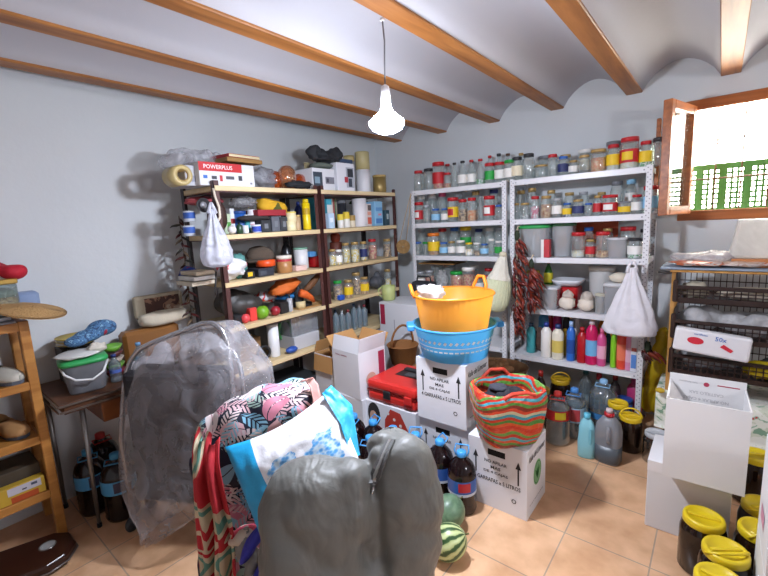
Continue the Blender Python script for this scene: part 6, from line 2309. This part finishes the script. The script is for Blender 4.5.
o = soft('yellow_bag', [(tuple(on(661, 345, 1, 3.3)), (.05, .06, .14), 0, .25), (tuple(on(656, 368, 1, 3.3)), (.065, .075, .16), 0, .2), (tuple(on(652, 395, 1, 3.3)), (.06, .07, .14), 0)], film('#c8aa1c', .97, .3, .8, 10, .03), .012, 8, .008, 9, .03, 9, 4)
for v in o.data.vertices:
    pass
tag(o, 'large yellow plastic bag hanging between the jar shelving and the rack', 'bag')
# yellow knobs on cloth
lump('sponge', 'small yellow sponge on the tablecloth below the lowest basket', 'sponge', (RX0 - .04, RYF - .03, tt), (.025, .02, .015), pm('#c2a02a', .8), .2, 3, 2)
lump('strawberry_ornament', 'small red and yellow ornament on the tablecloth edge', 'ornament', (RX0 + .10, RYF - .02, tt), (.03, .02, .015), pm('#a08c2c', .6), .3, 3, 5)

# cartons at the right
wc = pm('#d9d7d6', .65, bump=.05, bs=40)
t = thing('floor_carton', 'white carton on the tiles beneath the open carton, beside the yellow lidded jars', 'box', (-.045, 2.345, 0), 0)
MB().box(-.158, -.145, 0, .158, .145, .352, b=.003).build('carton_body', wc, t)
MB().box(-.159, -.1465, .30, -.06, .147, .3535).build('tape', pm('#e0dede', .4), t)
MB().poly([(-.1592, .0, .315), (-.1592, .05, .315), (-.1592, .05, .35), (-.1592, .0, .35)]).build('red_corner', pm('#a82a58', .6), t)
ob = thing('open_carton', 'open white carton balanced on the floor carton, printing upside down inside its back', 'box', (.0, 2.235, .354), R_(2))
w, d, h = .285, .27, .372
b = MB()
th = .005
b.box(-w / 2, -d / 2, 0, w / 2, d / 2, th).box(-w / 2, -d / 2, th, w / 2, -d / 2 + th, h).box(-w / 2, d / 2 - th, th, w / 2, d / 2, h + .03)
b.box(-w / 2, -d / 2 + th, th, -w / 2 + th, d / 2 - th, h).box(w / 2 - th, -d / 2 + th, th, w / 2, d / 2 - th, h)
b.build('carton_body', wc, ob)
F = face(0, d / 2 - th - .001, h - .035, 0, PI)
m = MB()
m.text('CASTILLO SAX', .13, F @ Matrix.Translation((0, .015, 0)))
m.text('NO APILAR 4 CAJAS', .17, F @ Matrix.Translation((0, .045, 0)))
m.text('Valle del Limonar', .075, F @ Matrix.Translation((.07, -.032, 0)))
m.build('faint_lettering', pm('#b4b2b4', .7), ob)
m = MB().lathe([(0, 0), (.011, 0)], 14, M=F @ Matrix.Translation((-.0, -.03, .0)))
m.build('red_mark', pm('#a83048', .6), ob)
MB().poly([(-.12, -.036, 0), (-.04, -.036, 0), (-.04, -.031, 0), (-.12, -.031, 0)], M=F).build('red_line', pm('#a83048', .6), ob)
fm = MB().box(-.002, 0, 0, .002, .22, .10)
M = Matrix.Translation((-w / 2 + .006, -.11, h)) @ Matrix.Rotation(R_(150), 4, 'Y')
fm.v = [tuple(M @ Vector(p)) for p in fm.v]
fm.build('flap', wc, ob)
MB().poly([(0, -.06, 0), (0, .02, 0), (0, .02, .3), (0, -.06, .3)], M=Matrix.Translation((w / 2 + .001, 0, .03))).build('red_side_print', pm('#b06070', .6), ob)
for i, (z0, lb) in enumerate(((0, 'lower white carton at the edge of view by the yellow lidded jars'), (.361, 'upper white carton with pink corner print at the edge of view'))):
    carton('white_carton', lb, 'box', (.335, 1.80, z0), .31, .30, .36, R_(0), '#dadada', [('l', .86, .78, .99, .97, '#b83868'), ('l', .25, .2, .6, .35, '#c98aa0'), ('f', .02, .55, .12, .97, '#b83868')] if i else [('l', .8, .6, .98, .8, '#c9a8b4')])
# yellow-lidded jars on the floor
LJ = [((.022, 2.045), .25, 'large dark jar with yellow lid in front of the white floor carton', .1, None, 20), ((.093, 1.885), .245, 'large dark jar with yellow lid and bail over it, second from the floor carton', .6, .75, 55),
      ((.075, 1.715), .24, 'large dark jar with yellow lid nearest the viewer at the bottom edge', -.2, None, 30), ((.205, 2.085), .25, 'large dark jar with yellow lid beside the upper edge carton', 1.0, .8, 40),
      ((.222, 2.275), .25, 'large dark jar with yellow lid tucked beside the floor carton', .8, .9, 60), ((.22, 2.72), .27, 'large dark jar with yellow lid furthest back by the tablecloth', .3, None, 20)]
for (x, y), h, lb, rz, lp_, ag in LJ:
    lid_jar(lb, (x, y, 0), .083, h, rz, loop=lp_, ang=ag, lid=pm('#dcc01e', .35))

# ================================================================ clothes and covers heaped in front
D = 1.5
def leaf_print(key, ground, leaves, scale, fr=34):
    """palm fronds: one ribbed leaf at a random angle in each cell, on a plain ground"""
    m, nt, N, L, b = newmat(key)
    tc = N.new('ShaderNodeTexCoord')

    def mth(op, a, b_=None, c_=None):
        n = N.new('ShaderNodeMath'); n.operation = op
        for i, v in enumerate((a, b_, c_)):
            if v is None:
                continue
            if isinstance(v, (int, float)):
                n.inputs[i].default_value = v
            else:
                L.new(v, n.inputs[i])
        return n.outputs[0]

    def dot(vec, v):
        n = N.new('ShaderNodeVectorMath'); n.operation = 'DOT_PRODUCT'
        L.new(vec, n.inputs[0]); n.inputs[1].default_value = v
        return n.outputs['Value']
    u0 = dot(tc.outputs['Object'], tuple(GR))
    v0 = dot(tc.outputs['Object'], tuple(Vector((0, 0, 1)) + GF * .75))
    cx = N.new('ShaderNodeCombineXYZ')
    L.new(u0, cx.inputs[0]); L.new(v0, cx.inputs[1])
    cur = None
    gcol = N.new('ShaderNodeRGB'); gcol.outputs[0].default_value = lin(ground)
    cur = gcol.outputs[0]
    for lay in range(3):
        mp = N.new('ShaderNodeMapping')
        mp.inputs['Location'].default_value = (lay * 3.7, lay * 1.9, 0)
        mp.inputs['Scale'].default_value = (scale, scale, scale)
        L.new(cx.outputs[0], mp.inputs[0])
        vo = N.new('ShaderNodeTexVoronoi'); vo.voronoi_dimensions = '2D'
        vo.inputs['Scale'].default_value = 1
        L.new(mp.outputs[0], vo.inputs['Vector'])
        sb = N.new('ShaderNodeVectorMath'); sb.operation = 'SUBTRACT'
        L.new(mp.outputs[0], sb.inputs[0]); L.new(vo.outputs['Position'], sb.inputs[1])
        sp = N.new('ShaderNodeSeparateXYZ'); L.new(sb.outputs[0], sp.inputs[0])
        sc = N.new('ShaderNodeSeparateColor'); L.new(vo.outputs['Color'], sc.inputs[0])
        an = mth('MULTIPLY', sc.outputs[0], 6.283)
        c_, s_ = mth('COSINE', an), mth('SINE', an)
        x = mth('ADD', mth('MULTIPLY', sp.outputs[0], c_), mth('MULTIPLY', sp.outputs[1], s_))
        y = mth('SUBTRACT', mth('MULTIPLY', sp.outputs[1], c_), mth('MULTIPLY', sp.outputs[0], s_))
        y = mth('ADD', y, mth('MULTIPLY', mth('MULTIPLY', x, x), .5))
        ay = mth('ABSOLUTE', y)
        ins = mth('LESS_THAN', mth('ADD', mth('POWER', mth('DIVIDE', x, .62), 2), mth('POWER', mth('DIVIDE', y, .30), 2)), 1)
        rib = mth('GREATER_THAN', mth('SINE', mth('MULTIPLY', mth('SUBTRACT', x, mth('MULTIPLY', ay, .9)), fr)), -.25)
        mid = mth('GREATER_THAN', ay, .018)
        msk = mth('MULTIPLY', mth('MULTIPLY', ins, mid), mth('MAXIMUM', rib, mth('GREATER_THAN', sc.outputs[2], .72)))
        r = ramp(N, [(i / len(leaves), h) for i, h in enumerate(leaves)], True)
        L.new(sc.outputs[1], r.inputs['Fac'])
        mx = N.new('ShaderNodeMixRGB')
        L.new(msk, mx.inputs[0]); L.new(cur, mx.inputs[1]); L.new(r.outputs[0], mx.inputs[2])
        cur = mx.outputs[0]
    L.new(cur, b.inputs['Base Color'])
    b.inputs['Roughness'].default_value = .8
    n = N.new('ShaderNodeTexNoise'); n.inputs['Scale'].default_value = 22
    L.new(tc.outputs['Object'], n.inputs['Vector'])
    bp_ = N.new('ShaderNodeBump'); bp_.inputs['Strength'].default_value = .3; bp_.inputs['Distance'].default_value = .012
    L.new(n.outputs['Fac'], bp_.inputs['Height']); L.new(bp_.outputs['Normal'], b.inputs['Normal'])
    return m


navy = leaf_print('navy_leaves', '#171b30', ['#7fb4cc', '#d898a8', '#e4d4d2', '#8cc0d0', '#c87c90', '#dcb4b8', '#9fb8ac'], 9.5)
E_ = []
for (px, py, d, rx, ry, rz) in ((224, 432, 1.58, .10, .12, .085), (245, 420, 1.56, .12, .13, .095), (270, 408, 1.58, .12, .13, .10), (292, 400, 1.6, .10, .12, .085), (300, 398, 1.62, .075, .1, .075),
                              (235, 455, 1.55, .12, .12, .12), (262, 445, 1.57, .14, .12, .13), (228, 500, 1.58, .055, .08, .16), (240, 545, 1.58, .075, .09, .16), (242, 610, 1.58, .085, .10, .2), (247, 690, 1.6, .09, .10, .2), (270, 520, 1.62, .14, .12, .2), (275, 620, 1.62, .15, .12, .25), (285, 720, 1.62, .15, .12, .2)):
    E_.append((tuple(at(px, py, d + .055)), (rx, ry * .92, rz), VIEWZ))
o = soft('floral_dress', E_, navy, .013, 6, .008, 8, .016, 7, 5)
zmin = min(v.co.z for v in o.data.vertices)
for v in o.data.vertices:
    if v.co.z < .004:
        v.co.z = .004
tag(o, 'navy dress with pink and turquoise leaf print draped over the heap', 'dress')
# pink hem at the far end of the dress
hp = [at(302, 383, 1.58), at(309, 380, 1.6), at(314, 387, 1.6), at(317, 400, 1.59), at(316, 412, 1.57)]
m = MB()
q0 = [p for p in hp]
m.sheet(lambda u, v: tuple((q0[min(3, int(u * 3.999))].lerp(q0[min(4, int(u * 3.999) + 1)], u * 3.999 - int(u * 3.999))) + GR * (.028 * (v - .5)) + GF * .02 * v), 16, 4, .008)
tag(m.build('pink_garment', pm('#d8a49c', .8, bump=.3)), 'pink and coral garment edge showing at the end of the navy dress', 'clothing')
# red, cream and teal garment hanging at the side
rd = print_mat('red_teal', [(0, '#b3242e'), (.37, '#c3b193'), (.42, '#5f8f80'), (.47, '#c9bb9e'), (.53, '#b5262f'), (.58, '#c9bb9e'), (.61, '#b5262f'), (.7, '#5a4540')], 6, .5, 0, .85, .3)
def hang(u, v):
    g = .62 + .38 * min(1, v * 3)
    uu = .5 + (u - .5) * g
    top_ = at(191 + 34 * uu, 424 + 16 * uu + 10 * abs(math.sin(u * 6)), 1.42)
    z = top_.z * (1 - v) + .02 * v
    p = at(191 + 34 * uu, 440, 1.42)
    f = (.030 * math.sin(u * 15 + v * 2.5) + .014 * math.sin(u * 31 + 1)) * (.45 + .55 * v) + .05 * (1 - min(1, v * 9)) ** 2
    s = GR * ((u - .5) * .04 * v + .012 * noise.noise(Vector((u * 3, v * 4, 1))))
    return (p.x + s.x + GF.x * (f - .045), p.y + s.y + GF.y * (f - .045), z)
m = MB().sheet(hang, 48, 36, .006)
tag(m.build('printed_scarf', rd), 'red, cream and teal printed garment hanging down beside the navy dress', 'clothing')
o = soft('dark_blue_cloth', [(tuple(at(203, 470, 1.74)), (.06, .05, .085), VIEWZ), (tuple(at(208, 500, 1.75)), (.05, .05, .12), VIEWZ), (tuple(at(214, 600, 1.76)), (.05, .045, .36), VIEWZ)], pm('#1a1f38', .8, bump=.4), .012, 4, .01, 9, .015, 9, 3)
for v in o.data.vertices:
    v.co.z = max(v.co.z, .004)
tag(o, 'dark blue cloth hanging between folding bed and red garment', 'clothing')
o = soft('royal_blue_cloth', [(tuple(at(252, 545, 1.38)), (.022, .05, .085), VIEWZ, .6), (tuple(at(264, 572, 1.36)), (.03, .05, .08), VIEWZ, .5), (tuple(at(265, 640, 1.38)), (.06, .06, .2), VIEWZ)], pm('#2a2c9a', .7, bump=.3), .01, 4, .006, 9, .01, 9, 3)
tag(o, 'royal blue cloth under the blue and white plastic bag', 'clothing')
o = soft('grey_cloth', [(tuple(at(250, 575, 1.40)), (.03, .05, .10), VIEWZ, .3), (tuple(at(245, 545, 1.44)), (.035, .05, .07), VIEWZ, .3), (tuple(at(250, 660, 1.44)), (.05, .06, .2), VIEWZ)], pm('#7d7872', .8, bump=.3), .01, 4, .006, 9, .01, 9, 6)
tag(o, 'grey cloth under the blue and white plastic bag', 'clothing')
o = soft('pink_scarf', [(tuple(at(243, 535, 1.44)), (.06, .04, .025), VIEWZ, -.4)], print_mat('pinkw', [(0, '#c04a60'), (.5, '#cbbba8')], 14, 1, 1, .8, .3), .008, 3, .006, 12, .008, 12, 6)
tag(o, 'pink and cream scarf end sticking out beside the blue bag', 'scarf')

# blue and white bag
CA, CB, CC, CDn = at(225, 447, 1.47), at(331, 389, 1.54), at(360, 462, 1.37), at(262, 540, 1.33)
nrm = (CB - CA).cross(CDn - CA).normalized()
if nrm.dot(CAM - CA) < 0:
    nrm = -nrm


def bagpt(u, v, s):
    p = CA.lerp(CB, u).lerp(CDn.lerp(CC, u), v)
    bul = (16 * u * (1 - u) * v * (1 - v)) ** .5
    sag = -.035 * math.sin(PI * u) * (1 - v) ** 2
    wr = .010 * noise.noise(Vector((u * 5, v * 4, s))) + .006 * noise.noise(Vector((u * 13, v * 9, s + 4)))
    return p + nrm * ((.055 * bul if s > 0 else -.012 * bul) + wr * (bul * .8 + .2)) + Vector((0, 0, sag))


def bag_mat():
    m, nt, N, L, b = newmat('blue_white_bag')
    tc = N.new('ShaderNodeTexCoord')
    sp = N.new('ShaderNodeSeparateXYZ')
    L.new(tc.outputs['UV'], sp.inputs[0])

    def mth(op, a, b_=None, c_=None):
        n = N.new('ShaderNodeMath'); n.operation = op
        for i, v in enumerate((a, b_, c_)):
            if v is None:
                continue
            if isinstance(v, (int, float)):
                n.inputs[i].default_value = v
            else:
                L.new(v, n.inputs[i])
        return n.outputs[0]
    u, v = sp.outputs[0], sp.outputs[1]
    n = N.new('ShaderNodeTexNoise'); n.inputs['Scale'].default_value = 5; n.inputs['Detail'].default_value = 5
    L.new(tc.outputs['UV'], n.inputs['Vector'])
    nz = mth('MULTIPLY', mth('SUBTRACT', n.outputs['Fac'], .5), .5)
    edge = mth('LESS_THAN', u, .23)
    # printed splash: two round clusters
    d1 = mth('SQRT', mth('ADD', mth('POWER', mth('SUBTRACT', u, .75), 2), mth('POWER', mth('MULTIPLY', mth('SUBTRACT', v, .72), .75), 2)))
    d2 = mth('SQRT', mth('ADD', mth('POWER', mth('MULTIPLY', mth('SUBTRACT', u, .36), .55), 2), mth('POWER', mth('SUBTRACT', v, .52), 2)))
    s1 = mth('LESS_THAN', mth('ADD', d1, nz), .17)
    s2 = mth('LESS_THAN', mth('ADD', d2, mth('MULTIPLY', nz, 1.3)), .085)
    v0 = N.new('ShaderNodeTexVoronoi'); v0.inputs['Scale'].default_value = 26
    L.new(tc.outputs['UV'], v0.inputs['Vector'])
    r = ramp(N, [(.0, '#3f8fd8'), (.4, '#69b0e8'), (.75, '#d0e6f4')])
    L.new(v0.outputs['Distance'], r.inputs['Fac'])
    m1 = N.new('ShaderNodeMixRGB'); m1.inputs[1].default_value = lin('#f2f2f5')
    L.new(r.outputs[0], m1.inputs[2]); L.new(mth('MAXIMUM', s1, s2), m1.inputs[0])
    m2 = N.new('ShaderNodeMixRGB'); m2.inputs[2].default_value = lin('#22a4d8')
    L.new(m1.outputs[0], m2.inputs[1]); L.new(edge, m2.inputs[0])
    L.new(m2.outputs[0], b.inputs['Base Color'])
    b.inputs['Roughness'].default_value = .35
    n2 = N.new('ShaderNodeTexNoise'); n2.inputs['Scale'].default_value = 30; n2.inputs['Detail'].default_value = 3
    L.new(tc.outputs['Object'], n2.inputs['Vector'])
    bp_ = N.new('ShaderNodeBump'); bp_.inputs['Strength'].default_value = .35; bp_.inputs['Distance'].default_value = .008
    L.new(n2.outputs['Fac'], bp_.inputs['Height']); L.new(bp_.outputs['Normal'], b.inputs['Normal'])
    return m


t = thing('plastic_bag', 'blue and white plastic carrier bag lying over the clothes behind the grey cover', 'bag', (0, 0, 0))
nu, nv = 40, 34
m = MB()
vs, fs, uvs = [], [], []
for s in (1, -1):
    for i in range(nu + 1):
        for j in range(nv + 1):
            vs.append(bagpt(i / nu, j / nv, s)); uvs.append((i / nu, j / nv))
T_ = (nu + 1) * (nv + 1)
for i in range(nu):
    for j in range(nv):
        a = i * (nv + 1) + j
        q = (a, a + nv + 1, a + nv + 2, a + 1)
        fs += [q, tuple(x + T_ for x in reversed(q))]
m.add(vs, fs, 0, True)
o = m.build('bag_body', bag_mat(), t)
ul = o.data.uv_layers.new(name='UVMap')
for lp in o.data.loops:
    ul.data[lp.index].uv = uvs[lp.vertex_index]
# turquoise gusset rising at the far corner
gA, gB, gC, gD = at(322, 393, 1.50), at(331, 385, 1.53), at(354, 410, 1.50), at(359, 458, 1.40)
gE = at(346, 425, 1.45)
m = MB()
def gus(u, v):
    p = gA.lerp(gB, v).lerp(at(341, 425, 1.42).lerp(at(352, 405, 1.50), v), min(1, u * 2)) if u < .5 else at(341, 425, 1.42).lerp(at(352, 405, 1.50), v).lerp(at(351, 458, 1.37).lerp(at(360, 455, 1.42), v), u * 2 - 1)
    return p + nrm * (.01 * noise.noise(Vector((u * 6, v * 4, 2))) - .004)
m.sheet(gus, 20, 8, .003)
m.build('gusset', pm('#2fa8dc', .4, bump=.3, bs=25), t)

# grey nylon cover with zip
GD = 1.22
gm, nt, N, L, b_ = newmat('grey_nylon')
b_.inputs['Base Color'].default_value = lin('#6c6c67')
b_.inputs['Roughness'].default_value = .5
b_.inputs['Specular IOR Level'].default_value = .45
tc = N.new('ShaderNodeTexCoord')
prev = None
for scl, dst, stg, zz in ((5.5, 2.2, .55, .45), (16, 1.5, .35, .6), (60, .5, .12, 1)):
    mp = N.new('ShaderNodeMapping'); mp.inputs['Scale'].default_value = (1, 1, zz)
    L.new(tc.outputs['Object'], mp.inputs[0])
    nn = N.new('ShaderNodeTexNoise'); nn.inputs['Scale'].default_value = scl; nn.inputs['Distortion'].default_value = dst; nn.inputs['Detail'].default_value = 2
    L.new(mp.outputs[0], nn.inputs['Vector'])
    bb = N.new('ShaderNodeBump'); bb.inputs['Strength'].default_value = stg; bb.inputs['Distance'].default_value = .12 / scl
    L.new(nn.outputs['Fac'], bb.inputs['Height'])
    if prev:
        L.new(prev, bb.inputs['Normal'])
    prev = bb.outputs['Normal']
L.new(prev, b_.inputs['Normal'])
gt = thing('padded_cover', 'large two-humped grey nylon padded cover with a zip, standing in front', 'cover', (0, 0, 0))
E_ = [(tuple(at(318, 520, 1.20)), (.155, .16, .185), VIEWZ, 0, 2.4), (tuple(at(350, 500, 1.20)), (.10, .14, .125), VIEWZ), (tuple(at(302, 560, 1.18)), (.115, .15, .20), VIEWZ), (tuple(at(330, 610, 1.19)), (.15, .15, .28), VIEWZ),
      (tuple(at(402, 490, 1.24)), (.112, .14, .175), VIEWZ, 0, 2.3), (tuple(at(392, 448, 1.25)), (.075, .11, .055), VIEWZ), (tuple(at(405, 540, 1.24)), (.098, .13, .2), VIEWZ), (tuple(at(385, 620, 1.22)), (.12, .13, .25), VIEWZ),
      (tuple(at(374, 540, 1.25)), (.085, .12, .20), VIEWZ), (tuple(at(345, 760, 1.21)), (.22, .16, .30), VIEWZ), (tuple(at(345, 930, 1.21)), (.2, .15, .16), VIEWZ)]
vx = at(372, 480, 1.1)
vy = at(384, 576, 1.08)


def valley(p):
    """press a fold where the two humps meet"""
    r = p - CAM
    dd = r.dot(FWD)
    px = 384 + FPX * r.dot(RIGHT) / dd
    py = 288 + FPX * r.dot(DOWN) / dd
    c = 371 + (py - 470) * .12 if py > 470 else 371 + (470 - py) * .45
    k = math.exp(-((px - c) / 7.0) ** 2)
    if dd < 1.26:
        return p + FWD * .014 * k - Vector((0, 0, .006 * k if py < 500 else 0))
    return p


E_ = [(tuple(Vector(e[0]) - GF * .03 + Vector((0, 0, .016))), (e[1][0], e[1][1] * .8, e[1][2]), *e[2:]) for e in E_]
o = soft('cover_body', E_, gm, .009, 8, .005, 16, .012, 8, 12, post=valley, parent=gt)
for v in o.data.vertices:
    v.co.z = max(v.co.z, .004)
# zip along the slope between the humps, laid on the cover's own surface
from mathutils.bvhtree import BVHTree
me = o.data
bv = BVHTree.FromPolygons([v.co for v in me.vertices], [tuple(p.vertices) for p in me.polygons])


def on_cover(px, py, lift=.003):
    h = bv.ray_cast(CAM, ray(px, py).normalized())
    return (h[0] + h[1] * lift, h[1]) if h[0] is not None else (at(px, py, 1.15), -FWD)


A = [on_cover(372 + (391 - 372) * k / 10, 485 + (441 - 485) * k / 10) for k in range(11)]
for off, wd, nm, mt, lift in ((0, .017, 'zip_tape', pm('#5f5f5e', .7), .002), (0, .005, 'zip_teeth', pm('#b4b4b2', .3, .7), .0042)):
    m = MB()
    vs = []
    for i, (p, n_) in enumerate(A):
        d = (A[min(i + 1, 10)][0] - A[max(i - 1, 0)][0]).normalized()
        s = d.cross(n_).normalized()
        for q in (-wd, wd):
            vs.append(p + s * q + n_ * lift)
            vs.append(p + s * q - n_ * .002)
    fs = []
    for i in range(10):
        a, b_ = i * 4, i * 4 + 4
        fs += [(a, a + 2, b_ + 2, b_), (a + 1, b_ + 1, b_ + 3, a + 3), (a, b_, b_ + 1, a + 1), (a + 2, a + 3, b_ + 3, b_ + 2)]
    m.add(vs, fs)
    m.build(nm, mt, gt)
p, n_ = on_cover(372, 486)
p2, _ = on_cover(370, 494)
MB().tube([p + n_ * .004, p2 + n_ * .004], [.005, .003], 6).build('zip_pull', pm('#c4c4c2', .25, .8), gt)

# everything that stands on something clears it by a hair
for o in bpy.data.objects:
    if o.parent is None and o.get('category') and o['category'] not in ('shelving', 'table', 'rack', 'lamp', 'grille', 'screen', 'shutter') and o.get('kind') != 'structure':
        o.location.z += .0006 + .0012 * max(0, o.location.z)
